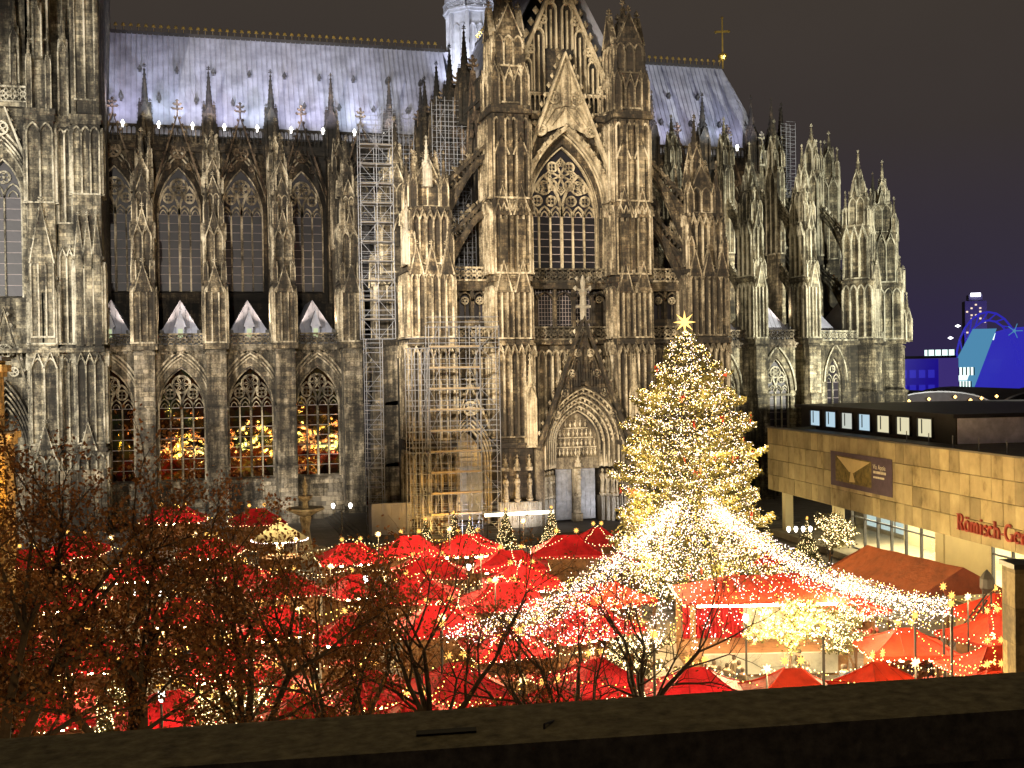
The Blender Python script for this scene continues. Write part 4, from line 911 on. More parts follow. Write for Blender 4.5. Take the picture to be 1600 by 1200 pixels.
q_.ribbon([(-3.4, 11), (0, 24), (3.4, 11)], 0.35, -1.3, -0.7); crockets(q_, (0, 24), (3.4, 11), -1, 11, 0.32); foil(q_, 0, 19.6, 0.7, 3, 0.16, -1.2, -0.8); foil(q_, 0.9, 17.4, 0.45, 3, 0.14, -1.2, -0.8); q_.build('portal_gable', STONE_T, TW, (-18.9, -2.6, 0))
q_ = MB(); q_.box(-46, -9.0, -5.6, -2.5, 0, 0.9); q_.box(-24, -8.9, -5.5, -5.25, 0.9, 7.0)
for i in range(20): q_.box(-23.8+i*0.75, -23.7+i*0.75, -5.6, -5.4, 1.2, 6.8)
q_.build('tower_plinth', STONE_A, TW)
q_ = MB()
for x in (-20.2, -17.4): pinnacle(q_, x, -3.0, 47.6, 0.8, 5, 5, 6); q_.lathe(x, -3.4, [(47.5, 0.3), (49.5, 0.25), (50.6, 0.35), (51, 0.1), (51.4, 0.15), (51.7, 0.001)], 8)
q_.build('tower_statue_niche', STONE_T, TW)

# ================================================================== GROUND AND SQUARE
mt, n, l, b = newmat('paving')
br = n.new('ShaderNodeTexBrick'); l.new(n.new('ShaderNodeNewGeometry').outputs['Position'], br.inputs[0]); br.inputs['Scale'].default_value = 1.0
br.inputs['Color1'].default_value = (0.17, 0.15, 0.125, 1); br.inputs['Color2'].default_value = (0.24, 0.21, 0.18, 1); br.inputs['Mortar'].default_value = (0.08, 0.07, 0.06, 1); br.inputs['Mortar Size'].default_value = 0.015
br.inputs['Brick Width'].default_value = 0.9; br.inputs['Row Height'].default_value = 0.6
c = mixc(n, l, 'MULTIPLY', 0.6, br.outputs[0], ramp(n, l, noisetex(n, l, 0.7, 6), [(0.3, (0.45, 0.45, 0.45)), (0.7, (1.1, 1.1, 1.1))])); l.new(c, b.inputs['Base Color']); b.inputs['Roughness'].default_value = 0.6
g = MB(); g.add([(-3000, -400, 0), (3000, -400, 0), (3000, 4000, 0), (-3000, 4000, 0)], [(0, 1, 2, 3)]); tag(g.build('ground', 'paving'), None, None, None, 'structure')
plain('dark_granite', (0.09, 0.08, 0.07), 0.6, 0, 0.3, 1)
s = MB()
for i in range(5): s.box(16-i*0.4, 60+i*0.4, -27.0-i*0.4, -0.5, 0.0 if i == 4 else 0.8-(i+1)*0.16, 0.8-i*0.16)
tag(s.build('portal_steps', 'dark_granite'), None, None, None, 'structure')
# violet-grey site hoarding beside the transept
plain('hoarding_grey', (0.20, 0.19, 0.22), 0.7, 0, 0.15, 1)
H = thing('site_hoarding', 'plain grey hoarding wall under the tall stair scaffold beside the transept', 'hoarding', (16.6, -22.2, 0))
for i in range(4): q_ = MB(); q_.box(i*1.0, i*1.0+0.97, 0, 0.08, 0.1, 3.9); q_.build('panel', 'hoarding_grey', H)
q_ = MB(); q_.box(0, 4, 0.1, 2.2, 0, 3.7); q_.build('frame', 'hoarding_grey', H)

# ================================================================== SCAFFOLDS
plain('deck_grey', (0.16, 0.14, 0.12), 0.7)
def scaffold(name, label, x0, x1, y0, y1, z0, z1, nx, lift, deck=True, brace=True, rail=True, group=None, big=False):
    t = thing(name, label, 'scaffold', ((x0+x1)/2, y0, z0), 0, group)
    X = [(x0-x1)/2+(x1-x0)*i/nx for i in range(nx+1)]; D = y1-y0; Hh = z1-z0
    q = MB(); q.bar((0, 0, 0), (0, 0, Hh), 0.034, 5); sm = q.mesh('standard', 'steel')
    for x in X:
        for y in (0, D): mobj('standard', sm, t, (x, y, 0))
    nl = int(Hh/lift)
    q = MB()
    for y in (0, D):
        q.bar((X[0], y, 0), (X[-1], y, 0), 0.026, 4)
        if rail: q.bar((X[0], y, 0.5), (X[-1], y, 0.5), 0.018, 4); q.bar((X[0], y, 1.0), (X[-1], y, 1.0), 0.018, 4)
    for x in X: q.bar((x, 0, 0), (x, D, 0), 0.02, 4)
    lm = q.mesh('ledger_frame', 'steel')
    q = MB(); W_ = (X[-1]-X[0])
    q.box(X[0], X[-1], 0.0, D, 0.05, 0.1); q.box(X[0], X[-1], -0.07, -0.04, 0.05, 0.22 if big else 0.12); dm = q.mesh('deck_board', 'plank' if big else 'deck_grey')
    for i in range(nl+1):
        mobj('ledger_frame', lm, t, (0, 0, min(i*lift, Hh-0.02)))
        if deck and i and i*lift < Hh-0.5: mobj('deck_board', dm, t, (0, 0, i*lift))
    if brace:
        q = MB(); q.bar((X[0], -0.06, 0), (X[1], -0.06, lift), 0.022, 4); b1_ = q.mesh('brace', 'steel')
        q = MB(); q.bar((X[1], -0.06, 0), (X[0], -0.06, lift), 0.022, 4); b2_ = q.mesh('brace', 'steel')
        for i in range(nl):
            mobj('brace', b1_ if i % 2 else b2_, t, (0, 0, i*lift)); 
            if nx > 1: mobj('brace', b2_ if i % 2 else b1_, t, (X[-2]-X[0], 0, i*lift))
    return t
scaffold('stair_scaffold', 'tall slim steel stair scaffold climbing to the nave parapet beside the transept', 17.0, 20.4, -15.6, -13.8, 20.2, 42.6, 2, 2.0)
scaffold('lift_scaffold', 'narrow braced scaffold mast in the dark corner below the stair scaffold', 17.3, 19.0, -15.5, -13.9, 0.8, 20.2, 1, 2.0, False)
scaffold('portal_scaffold', 'wide steel scaffold with timber decks over the side portal', 21.9, 26.9, -25.4, -23.9, 0.8, 21.2, 5, 2.02, big=True)
scaffold('portal_scaffold', 'lower tube scaffold wing at the transept corner, left of the timber decks', 19.9, 21.8, -25.2, -23.6, 0.8, 19.0, 3, 2.02, False)
scaffold('portal_scaffold', 'braced scaffold bay right of the timber decks beside the amber wall', 27.0, 28.9, -25.3, -23.9, 0.8, 21.2, 1, 2.02, False)
scaffold('roof_scaffold', 'airy tube scaffold standing against the nave roof beside the stair scaffold', 22.4, 26.2, 3.0, 6.0, 20.6, 48.5, 3, 1.6, False, False)
scaffold('roof_scaffold', 'high tube scaffold round the pinnacles where nave meets transept', 26.4, 30.2, -9.5, -7.0, 24.0, 47.0, 4, 1.8, False, True)
scaffold('roof_scaffold', 'narrow scaffold tower on the choir against the night sky', 78.4, 79.8, 7.2, 8.6, 40.0, 49.8, 1, 1.0, False, False)
scaffold('roof_scaffold', 'pale scaffold behind the lower flying buttress left of the great window', 26.6, 29.4, -14.5, -13, 24.0, 33.0, 3, 1.8, False, False)

# ================================================================== MUSEUM
MU = thing('museum', 'long stone-clad museum with a floating slab front over lit glass ground floor', 'museum', (55.0, -30.5, 0), -1.6813)
mt, n, l, b = newmat('slab_stone')
oi = n.new('ShaderNodeObjectInfo')
c = ramp(n, l, noisetex(n, l, 0.8, 7, (1.0, 1.0, 0.75)), [(0.30, (0.15, 0.115, 0.06)), (0.42, (0.27, 0.22, 0.13)), (0.6, (0.35, 0.29, 0.18)), (0.75, (0.42, 0.36, 0.24))])
c = mixc(n, l, 'MULTIPLY', 0.9, c, ramp(n, l, oi.outputs['Random'], [(0, (0.6, 0.58, 0.54)), (1, (1.15, 1.12, 1.02))]))
l.new(c, b.inputs['Base Color']); b.inputs['Roughness'].default_value = 0.8
bk = MB(); bk.box(0, 72, 0.16, 40, 4.55, 10.3); bk.box(-0.1, 72, -0.1, 0.5, 10.6, 10.72); bk.box(0, 72, 0.1, 2.6, 4.5, 4.56); bk.build('upper_block', 'dark_granite', MU)
for r in range(4):
    z0 = 4.5+r*1.525
    for i in range(40):
        if r == 0 and i == 0: SMs = []
        key = (r, i % 3)
        if i < 3:
            q_ = MB(); q_.box(0.02, 1.28, random.uniform(-0.05, 0.0), 0.15, z0+0.022, z0+1.503); SMs.append(q_.mesh('slab', 'slab_stone'))
        mobj('slab', SMs[r*3+i % 3], MU, (i*1.3, 0, 0))
wf = MB()
for i in range(5): wf.box(-0.05, 0.14, 0.15+i*2.4, 0.15+i*2.4+2.37, 4.5, 10.6)
wf.build('end_cladding', 'slab_stone', MU)
rf = MB(); rf.box(0.2, 72, 0.5, 40, 10.3, 10.36); rf.build('roof_deck', 'dark_granite', MU)
plain('museum_black', (0.022, 0.02, 0.022), 0.5); plain('museum_zinc', (0.7, 0.66, 0.85), 0.5)
rb = MB(); rb.box(-3.4, 26.1, 5.0, 34, 10.36, 12.45); rb.box(-3.9, 26.6, 4.5, 34.5, 12.45, 12.75); rb.build('roof_block', 'museum_black', MU)
rz_ = MB(); rz_.box(26.12, 26.2, 5.1, 33.5, 10.4, 12.4); rz_.build('zinc_end', 'museum_zinc', MU)
glow('office_cyan', (0.62, 0.86, 1.0), 0.75); glow('office_cream', (1.0, 0.92, 0.60), 0.75); glow('office_white', (0.85, 0.9, 0.8), 0.65)
q_ = MB(); q_.box(-1.15, 1.15, 4.93, 4.98, 10.75, 12.2); 
ofm = [q_.mesh('office_pane', m_) for m_ in ('office_cyan', 'office_cream', 'office_white')]
q_ = MB()
for a in (-1, 1): q_.box(a*1.2-0.06, a*1.2+0.06, 4.8, 5.0, 10.7, 12.3)
q_.box(-1.2, 1.2, 4.8, 5.0, 12.2, 12.3); q_.box(-1.2, 1.2, 4.8, 5.0, 10.65, 10.75); q_.box(-0.55, -0.5, 4.85, 5.0, 11.0, 12.15); ofr = q_.mesh('office_frame', 'museum_black')
for i in range(7):
    o = mobj('roof_window', ofr, MU, (0.3+i*3.55, 0, 0)); mobj('pane', ofm[(0, 0, 2, 0, 1, 1, 1)[i]], o)
# glazed ground floor, set back
plain('cream_wall', (0.62, 0.55, 0.36), 0.8, 0, 0.08, 0.6); plain('pale_stone_wall', (0.34, 0.30, 0.22), 0.8, 0, 0.2, 0.8); plain('frame_grey', (0.08, 0.08, 0.09), 0.5)
base = MB(); base.box(0, 72, 0.2, 40, 0.0, 0.55); base.build('floor_slab', 'pale_stone_wall', MU)
room = MB(); room.box(12, 55, 8.0, 8.2, 0.55, 4.5); room.box(28.8, 35.0, 2.4, 2.7, 0.55, 4.5); room.box(27.6, 28.8, 2.3, 3.2, 0.55, 4.5); room.build('inner_wall', 'cream_wall', MU)
cl_ = MB()
for i in range(9): cl_.box(13+i*4.6, 15+i*4.6, 3.4, 7.6, 4.38, 4.46)
glow('museum_lamp', (1.0, 0.86, 0.50), 30, True); cl_.build('ceiling_lamp', 'museum_lamp', MU)
mt, n, l, b = newmat('clear_glass'); tp = n.new('ShaderNodeBsdfTransparent'); gg = n.new('ShaderNodeBsdfGlossy'); gg.inputs['Roughness'].default_value = 0.02; mx = n.new('ShaderNodeMixShader'); mx.inputs[0].default_value = 0.1; l.new(tp.outputs[0], mx.inputs[1]); l.new(gg.outputs[0], mx.inputs[2]); l.new(mx.outputs[0], n['Material Output'].inputs[0])
q_ = MB(); q_.box(0.05, 2.35, 2.5, 2.53, 0.6, 4.48); gpm = q_.mesh('pane', 'clear_glass')
q_ = MB(); q_.box(-0.07, 0.07, 2.4, 2.62, 0.55, 4.5); q_.box(0.07, 2.33, 2.42, 2.6, 3.3, 3.42); q_.box(0.07, 2.33, 2.42, 2.6, 0.55, 0.65); gfm = q_.mesh('window_frame', 'frame_grey')
for x in [13.2+i*2.4 for i in range(6)]+[35.0+i*2.4 for i in range(8)]:
    o = mobj('window_frame', gfm, MU, (x, 0, 0)); mobj('pane', gpm, o)
for x in (1.0, 12.4): q_ = MB(); q_.box(x, x+0.8, 1.0, 1.8, 0.55, 4.5); q_.build('column', 'cream_wall', MU)
shop = MB(); shop.box(2.2, 11.8, 9.0, 9.3, 0.55, 4.5); shop.build('shop_wall', 'pale_stone_wall', MU)
sw_ = MB()
for i in range(3): sw_.box(3.0+i*2.9, 5.4+i*2.9, 8.9, 9.0, 1.0, 3.9)
glow('shop_window', (0.75, 0.95, 0.9), 0.8); sw_.build('shop_window', 'shop_window', MU)
# railing bits on the roof edge
for i in range(6): q_ = MB(); q_.bar((24+i*3.4, 2.0, 10.3), (24+i*3.4, 2.0, 11.4), 0.04, 5); q_.build('roof_post', 'steel', MU)
# museum lettering: serif strokes
def letters(txt, hgt):
    """each glyph as a list of strokes (polyline, width) in a unit cap-height box, plus its advance"""
    def arc(cx, cz, rx, rz, a0, a1, n=10): return [(cx+rx*math.cos(math.radians(a0+(a1-a0)*i/n)), cz+rz*math.sin(math.radians(a0+(a1-a0)*i/n))) for i in range(n+1)]
    T_, t_, sf = 0.15, 0.075, 0.055
    def ser(x, z, w=0.30): return ([(x-w/2, z), (x+w/2, z)], sf)
    stem = lambda x, z0, z1: ([(x, z0), (x, z1)], T_)
    G = {'R': ([stem(0.16, 0, 1), ser(0.16, 0.03, 0.34), ser(0.10, 0.97, 0.22), (([(0.1, 0.97), (0.36, 0.97)]+arc(0.38, 0.73, 0.24, 0.24, 90, -90)+[(0.16, 0.49)]), 0.09), ([(0.36, 0.5), (0.66, 0.03)], T_), ser(0.70, 0.03, 0.2)], 0.80),
         'o': ([(arc(0.32, 0.33, 0.25, 0.30, 0, 360, 16), 0.12), ([(0.2, 0.78), (0.2, 0.90)], 0.12), ([(0.44, 0.78), (0.44, 0.90)], 0.12)], 0.66),
         'm': ([stem(0.14, 0, 0.62), ser(0.14, 0.03), ser(0.07, 0.62, 0.14), (arc(0.31, 0.42, 0.17, 0.2, 170, 0)+[(0.48, 0.0)], 0.11), ser(0.48, 0.03), (arc(0.66, 0.42, 0.17, 0.2, 170, 0)+[(0.83, 0.0)], 0.11), ser(0.83, 0.03)], 1.0),
         'i': ([stem(0.15, 0, 0.62), ser(0.15, 0.03), ser(0.09, 0.61, 0.16), ([(0.15, 0.80), (0.15, 0.93)], 0.13)], 0.33),
         's': ([(arc(0.27, 0.47, 0.16, 0.14, 20, 230)+arc(0.26, 0.18, 0.17, 0.16, 60, -160), 0.10)], 0.50),
         'c': ([(arc(0.32, 0.33, 0.25, 0.30, 45, 315, 12), 0.115)], 0.58),
         'h': ([stem(0.14, 0, 1), ser(0.14, 0.03), ser(0.07, 0.98, 0.14), (arc(0.34, 0.40, 0.20, 0.22, 170, 0)+[(0.54, 0.0)], 0.12), ser(0.54, 0.03)], 0.72),
         '-': ([([(0.05, 0.33), (0.32, 0.33)], 0.10)], 0.38),
         'G': ([(arc(0.44, 0.5, 0.38, 0.46, 50, 320, 14), 0.13), ([(0.76, 0.42), (0.76, 0.05)], T_), ser(0.72, 0.44, 0.3)], 0.92),
         'e': ([(arc(0.32, 0.33, 0.24, 0.30, 10, 320, 14), 0.11), ([(0.1, 0.36), (0.55, 0.36)], 0.06)], 0.62),
         'r': ([stem(0.14, 0, 0.62), ser(0.14, 0.03), ser(0.07, 0.62, 0.14), (arc(0.34, 0.38, 0.2, 0.22, 165, 60, 6), 0.11)], 0.5)}
    x = 0; out = []
    for ch in txt:
        strokes, adv = G[ch]; q = MB()
        for pl_, w in strokes: q.ribbon([(px*hgt, pz*hgt) for px, pz in pl_], w*hgt, -0.14, 0.0)
        out.append((x, q)); x += adv*hgt*1.02
    return out
plain('letter_red', (0.24, 0.03, 0.02), 0.5)
for x, q in letters('Romisch-Germ', 1.12): q.build('letter', 'letter_red', MU, (34.9+x, -0.04, 5.15))
# exhibition banner, a printed sheet hung on the slabs
BN = thing('exhibition_banner', 'dark violet exhibition banner with landscape picture hung on the museum slabs', 'banner', (55.0, -30.5, 0), -1.6813)
plain('banner_violet', (0.075, 0.05, 0.075), 0.7); plain('banner_sky', (0.52, 0.40, 0.20), 0.7, 0, 0.1); plain('banner_land', (0.13, 0.095, 0.025), 0.7, 0, 0.6, 2.5); plain('banner_text', (0.55, 0.5, 0.42), 0.7)
q_ = MB(); q_.box(14.6, 25.6, -0.10, -0.06, 6.35, 9.3); q_.build('sheet', 'banner_violet', BN)
q_ = MB(); q_.add([(15.6, -0.115, 9.0), (22.2, -0.115, 8.9), (22.2, -0.115, 6.75), (15.6, -0.115, 6.8)], [(0, 1, 2, 3)]); q_.build('picture', 'banner_land', BN)
q_ = MB(); q_.add([(15.9, -0.125, 8.9), (22.0, -0.125, 8.8), (19.0, -0.125, 7.7), (18.2, -0.125, 7.75)], [(0, 1, 2, 3)]); q_.add([(18.5, -0.125, 7.75), (18.9, -0.125, 7.7), (19.3, -0.125, 6.95), (18.2, -0.125, 6.9)], [(0, 1, 2, 3)]); q_.build('picture_sky', 'banner_sky', BN)
for txt, z, hgt in (('Via Appia', 8.35, 0.42),):
    cu = bpy.data.curves.new('banner_text', 'FONT'); cu.body = txt; cu.size = hgt*1.3; cu.extrude = 0.004; cu.materials.append(MATS['banner_text'])
    to = bpy.data.objects.new('banner_text', cu); COL.objects.link(to); tm = bpy.data.meshes.new_from_object(to.evaluated_get(bpy.context.evaluated_depsgraph_get())); bpy.data.objects.remove(to)
    o = bpy.data.objects.new('banner_text', tm); COL.objects.link(o); o.parent = BN; o.location = (22.5, -0.13, z); o.rotation_euler = (PI/2, 0, 0)
q_ = MB()   # the two smaller lines, too small to read
for z, h_, ws in ((8.0, 0.2, (0.5, 0.32, 0.42, 0.6, 0.3)), (7.62, 0.15, (0.28, 0.44, 0.36, 0.3, 0.5))):
    x_ = 22.55
    for w_ in ws: q_.box(x_, x_+w_*0.85, -0.135, -0.115, z, z+h_); x_ += w_
q_.build('small_print', 'banner_text', BN)['kind'] = 'stuff'
# wall washers that light the museum slabs from the market side
for s_, en in ((3, 900), (10, 1000), (17, 1100), (24, 1200), (31, 1300), (38, 1300), (45, 1200), (52, 1000)):
    p = Vector((55.0-0.1102*s_-4.6, -30.5-0.9939*s_, 0.9)); lamp('museum_wash', 'SPOT', p, p+Vector((4.6, 0, 7.0)), en*1.2, (1.0, 0.77, 0.36), 125, 0.9, 0.4)

# ================================================================== DISTANT THINGS ON THE RIGHT
plain('far_dark', (0.03, 0.028, 0.035), 0.8); plain('far_tower', (0.14, 0.14, 0.18), 0.8)
glow('blue_lit', (0.06, 0.05, 1.0), 0.42); glow('blue_deep', (0.03, 0.01, 0.75), 0.30); glow('cyan_lit', (0.15, 0.50, 0.85), 0.5); glow('cool_window', (0.75, 1.0, 0.95), 1.6); glow('far_lamp', (1.0, 0.55, 0.15), 5); glow('far_white', (0.9, 0.9, 1.0), 4); glow('violet_wall', (0.13, 0.08, 0.5), 0.32)
BB = thing('office_building', 'low blue-lit office building with bright top windows beyond the choir', 'building', (141, 67, 0), -0.4)
q_ = MB(); q_.box(-8, 3.4, 0, 12, 0, 17.8); q_.build('wall', 'blue_deep', BB)
q_ = MB(); q_.box(3.4, 7.2, -0.3, 12, 0, 17.9); q_.build('stair_wall', 'violet_wall', BB)
q_ = MB(); q_.box(-8, 6.9, 0, 12, 17.95, 18.4); q_.build('roof', 'far_dark', BB)
for i, (x0, x1, z0, z1) in enumerate(((-8, -3.2, 18.45, 19.6), (1.4, 6.6, 18.45, 19.6), (7.3, 10.2, 14.4, 16.0), (7.3, 9.6, 11.6, 13.2))):
    q_ = MB(); q_.box(x0, x1, 0, 3, z0, z1); o = q_.build('window', 'cool_window', BB); q_ = MB()
    for k in range(5): q_.box(x0+(x1-x0)*k/4-0.12, x0+(x1-x0)*k/4+0.12, -0.1, 0.0, z0, z1)
    q_.build('mullion', 'far_dark', o)
q_ = MB()
for j in range(4):
    for i in range(6): q_.box(-7.6+i*1.8, -6.4+i*1.8, -0.15, -0.02, 5+j*3, 6.6+j*3)
q_.build('window', 'blue_lit', BB)
AR = thing('arena_tent', 'glowing blue tent theatre with lit arches on the far bank', 'theatre', (292, 224, 0), -0.45)
def dome(cx, R, hgt, dep):
    q = MB(); N, K = 20, 8
    for j in range(K):
        for i in range(N):
            def P(i_, j_):
                a = PI*i_/N; e_ = j_/K*PI/2; return (cx-R*math.cos(a)*math.cos(e_), -dep*math.sin(a)*math.cos(e_), hgt*math.sin(e_)**0.85)
            q.add([P(i, j), P(i+1, j), P(i+1, j+1), P(i, j+1)], [(0, 1, 2, 3)])
    return q
dome(2, 28, 30, 20).build('tent_skin', 'blue_lit', AR); dome(34, 26, 31, 18).build('tent_skin', 'blue_deep', AR)
q_ = MB(); q_.add([(-31, -24, 8.5), (-20, -24, 8.5), (-11.5, -20, 29), (-19.5, -20, 29)], [(0, 1, 2, 3)]); q_.build('lit_poster_wall', 'cyan_lit', AR)
q_ = MB(); q_.add([(-18.6, -20.4, 25), (-12.6, -20.4, 25), (-12, -20.2, 27.4), (-18, -20.2, 27.4)], [(0, 1, 2, 3)]); q_.add([(-29, -24.4, 11), (-22.5, -24.4, 11), (-21.6, -24.2, 13.5), (-28, -24.2, 13.5)], [(0, 1, 2, 3)]); q_.build('poster_print', 'cool_window', AR)
q_ = MB()
for i in range(12):
    a0, a1 = PI*i/12, PI*(i+1)/12
    q_.bar((-14-9*math.cos(a0), -19, 16+16*math.sin(a0)), (-14-9*math.cos(a1), -19, 16+16*math.sin(a1)), 0.35); q_.bar((-14-11*math.cos(a0), -18, 16+19*math.sin(a0)), (-14-11*math.cos(a1), -18, 16+19*math.sin(a1)), 0.35); q_.bar((-14-9*math.cos(a0), -19, 16+16*math.sin(a0)), (-14-11*math.cos(a1), -18, 16+19*math.sin(a1)), 0.25)
q_.build('arch_truss', 'blue_lit', AR)
for x, z in ((3, 24), (7.5, 18.5), (12, 12.5), (15, 9.5), (-6, 28)):
    q_ = MB(); q_.dia(0, 0, 0, 0.7)
    for k in range(5): a = k*2*PI/5; q_.bar((0, 0, 0), (2.6*math.cos(a), -0.5, 2.6*math.sin(a)), 0.14)
    q_.build('bracket_lamp', 'cyan_lit', AR, (x, -21.5, z))
for x, y, z in ((-28.5, -26, 9.0), (-27, -20, 26), (-24.5, -20, 30.2), (14, -22, 22), (24, -23, 15)):
    q_ = MB(); q_.ngon(0, 0, -0.5, 0.1, 0, 1.0, 6); q_.ngon(0, 0, 0, 1.0, 0.5, 0.1, 6); q_.build('arch_lamp', 'far_white', AR, (x, y, z))
TT = thing('tower_block', 'far tower block with a bright white sign on top', 'tower', (591, 637, 0), -0.5)
q_ = MB(); q_.box(-8, 8, 0, 16, 0, 66); q_.box(-5, 5, 1, 14, 66, 71); q_.build('shaft', 'far_tower', TT)
q_ = MB(); q_.box(-3.6, 3.6, -0.4, 0.8, 69.5, 72.2); q_.build('roof_sign', 'far_white', TT)
glow('far_window', (1.0, 0.75, 0.5), 1.3)
q_ = MB(); q_.box(-0.7, 0.7, -0.3, 0, 0, 1.2); wm = q_.mesh('window', 'far_window'); rnd = random.Random(3)
for i in range(20): mobj('window', wm, TT, (rnd.choice([-6.5, -3.2, 0, 3.2, 6.5]), 0, 30+rnd.randint(0, 12)*2.7))
lamp('tower_block_fill', 'SPOT', (560, 560, 10), (588, 637, 50), 260000, (0.35, 0.25, 1.0), 60, 0.8, 1.0)  # blue fill lamp added to lift the tower to the sky's tone
SH = thing('station_hall', 'dark arched railway station hall with amber lamps behind the museum', 'station', (106, 9, 0), -0.27)
q_ = MB(); q_.box(-12, 60, 2, 40, 0, 10.2)
for k in range(3):
    cx = -2+k*17; A = [(cx-8.2*math.cos(PI*i/10), 10.2+2.5*math.sin(PI*i/10)) for i in range(11)]; q_.prism(A, 1.5, 40)
q_.build('arched_roof', 'far_dark', SH)
for k in range(3): q_ = MB(); cx = -2+k*17; q_.ribbon([(cx-8.2*math.cos(PI*i/14), 10.1+2.6*math.sin(PI*i/14)) for i in range(15)], 0.18, 1.2, 1.6); q_.build('arch_rim', 'steel', SH)
q_ = MB(); q_.dia(0, 0, 0, 0.28); lm_ = q_.mesh('amber_lamp', 'far_lamp')
for i, x in enumerate((-6.5, -3.6, 0.2, 2.4, 4.0, 6.2, 16.0, 21.0)): mobj('amber_lamp', lm_, SH, (x, 0.6, 11.4+(i % 3)*0.25))
q_ = MB(); q_.box(-7, 8, 0.8, 1.2, 10.3, 11.2); glow('amber_haze', (1.0, 0.35, 0.05), 0.5); q_.build('amber_glazing', 'amber_haze', SH)
# ================================================================== EDGES OF THE FRAME
OB = thing('sandstone_gatehouse', 'amber-lit sandstone building corner with stepped cornices at the frame edge', 'building', (-15.2, -42, 0))
stone('amber_stone', (0.16, 0.09, 0.03), (0.36, 0.22, 0.08), (0.5, 0.34, 0.15), (0.9, 0.45), 0.36)
q_ = MB(); q_.box(-3, 2.0, -1.6, 3, 0, 12.2); q_.box(-3, 2.5, -2.0, 3, 12.2, 12.7); q_.box(-3, 2.25, -1.8, 3, 11.7, 12.2); q_.box(-3, 1.35, -1.2, 3, 12.7, 16.8); q_.box(-3, 1.9, -1.7, 3, 17.2, 17.7); q_.box(-3, 1.6, -1.4, 3, 16.8, 17.2); q_.box(-3, 1.5, -1.3, 3, 17.7, 18.0)
for x in (-0.4, 0.4, 1.1): q_.box(x-0.14, x+0.14, -1.35, -1.15, 12.9, 16.6)
for x in (-0.6, 0.5, 1.6): q_.box(x-0.2, x+0.2, -1.8, -1.5, 1.0, 11.5)
for z in (4.2, 8.0): q_.box(-3, 2.2, -1.85, 3, z, z+0.3)
q_.build('wall', 'amber_stone', OB)
q_ = MB(); q_.slab([(-3, -1.7), (1.9, -1.7), (1.9, 3), (-3, 3)], 18.0, 18.3); q_.build('roof', 'lead_dark', OB)
lamp('gatehouse_light', 'SPOT', (-13.5, -50, 7), (-14.2, -43.5, 12), 5200, (1.0, 0.55, 0.10), 100, 0.6, 0.3)
PL = thing('stone_pillar', 'tall pale stone pillar with dark cap cut by the frame edge above the parapet', 'pillar', (31.9, -95.6, 0), -0.27)
stone('pillar_stone', (0.10, 0.075, 0.035), (0.22, 0.17, 0.08), (0.3, 0.24, 0.13), (2.0, 1.4), 0.36)
q_ = MB(); q_.box(-0.95, 1.2, -0.6, 0.6, 0, 8.55); q_.build('shaft', 'pillar_stone', PL); q_ = MB(); q_.box(-1.02, 1.3, -0.7, 0.7, 8.56, 8.75); q_.build('cap', 'museum_black', PL)
mt, n, l, b = newmat('parapet_stone')
c = ramp(n, l, noisetex(n, l, 26, 8), [(0.3, (0.05, 0.042, 0.022)), (0.5, (0.12, 0.1, 0.055)), (0.7, (0.2, 0.17, 0.1))]); l.new(c, b.inputs['Base Color']); b.inputs['Roughness'].default_value = 0.85
bp = n.new('ShaderNodeBump'); bp.inputs['Strength'].default_value = 0.5; bp.inputs['Distance'].default_value = 0.01; l.new(noisetex(n, l, 60, 4), bp.inputs['Height']); l.new(bp.outputs[0], b.inputs['Normal'])
A = Vector((-0.564, -130.741, 0)); B = Vector((2.279, -131.321, 0)); d = (B-A).normalized(); nn = Vector((d.y, -d.x, 0))
PA = thing('balcony_parapet', 'dark olive stone parapet running across the bottom of the view', 'parapet', (0, -131, 14.6))
q_ = MB(); Z, SL = 15.662, 0.0293
def PP_(s, t, z): v = A+d*s+nn*t; return (v.x, v.y+131, z-14.6+SL*s)
def hexa(q, s0, s1, t0, t1, z0, z1):
    q.add([PP_(s0, t0, z0), PP_(s1, t0, z0), PP_(s1, t1, z0), PP_(s0, t1, z0), PP_(s0, t0, z1), PP_(s1, t0, z1), PP_(s1, t1, z1), PP_(s0, t1, z1)], [(0, 3, 2, 1), (4, 5, 6, 7), (0, 1, 5, 4), (1, 2, 6, 5), (2, 3, 7, 6), (3, 0, 4, 7)])
hexa(q_, -3, 6, 0, 0.32, Z-0.12, Z); q_.build('coping', 'parapet_stone', PA)
q_ = MB(); hexa(q_, -3, 6, 0.03, 0.29, Z-1.1, Z-0.122); q_.build('wall', 'parapet_stone', PA)
q_ = MB(); q_.bar(PP_(1.50, 0.16, Z), PP_(1.47, 0.22, Z+0.012), 0.003); q_.bar(PP_(1.47, 0.22, Z+0.012), PP_(1.46, 0.26, Z-0.25), 0.003); tag(q_.build('cable', 'iron', PA), None, None)
q_ = MB(); q_.ngon(*PP_(1.22, 0.2, Z)[:2], Z-14.6, 0.02, Z-14.6+0.012, 0.012, 8); q_.bar(PP_(1.15, 0.21, Z+0.006), PP_(1.30, 0.21, Z+0.006), 0.008); q_.build('clamp', 'iron', PA)

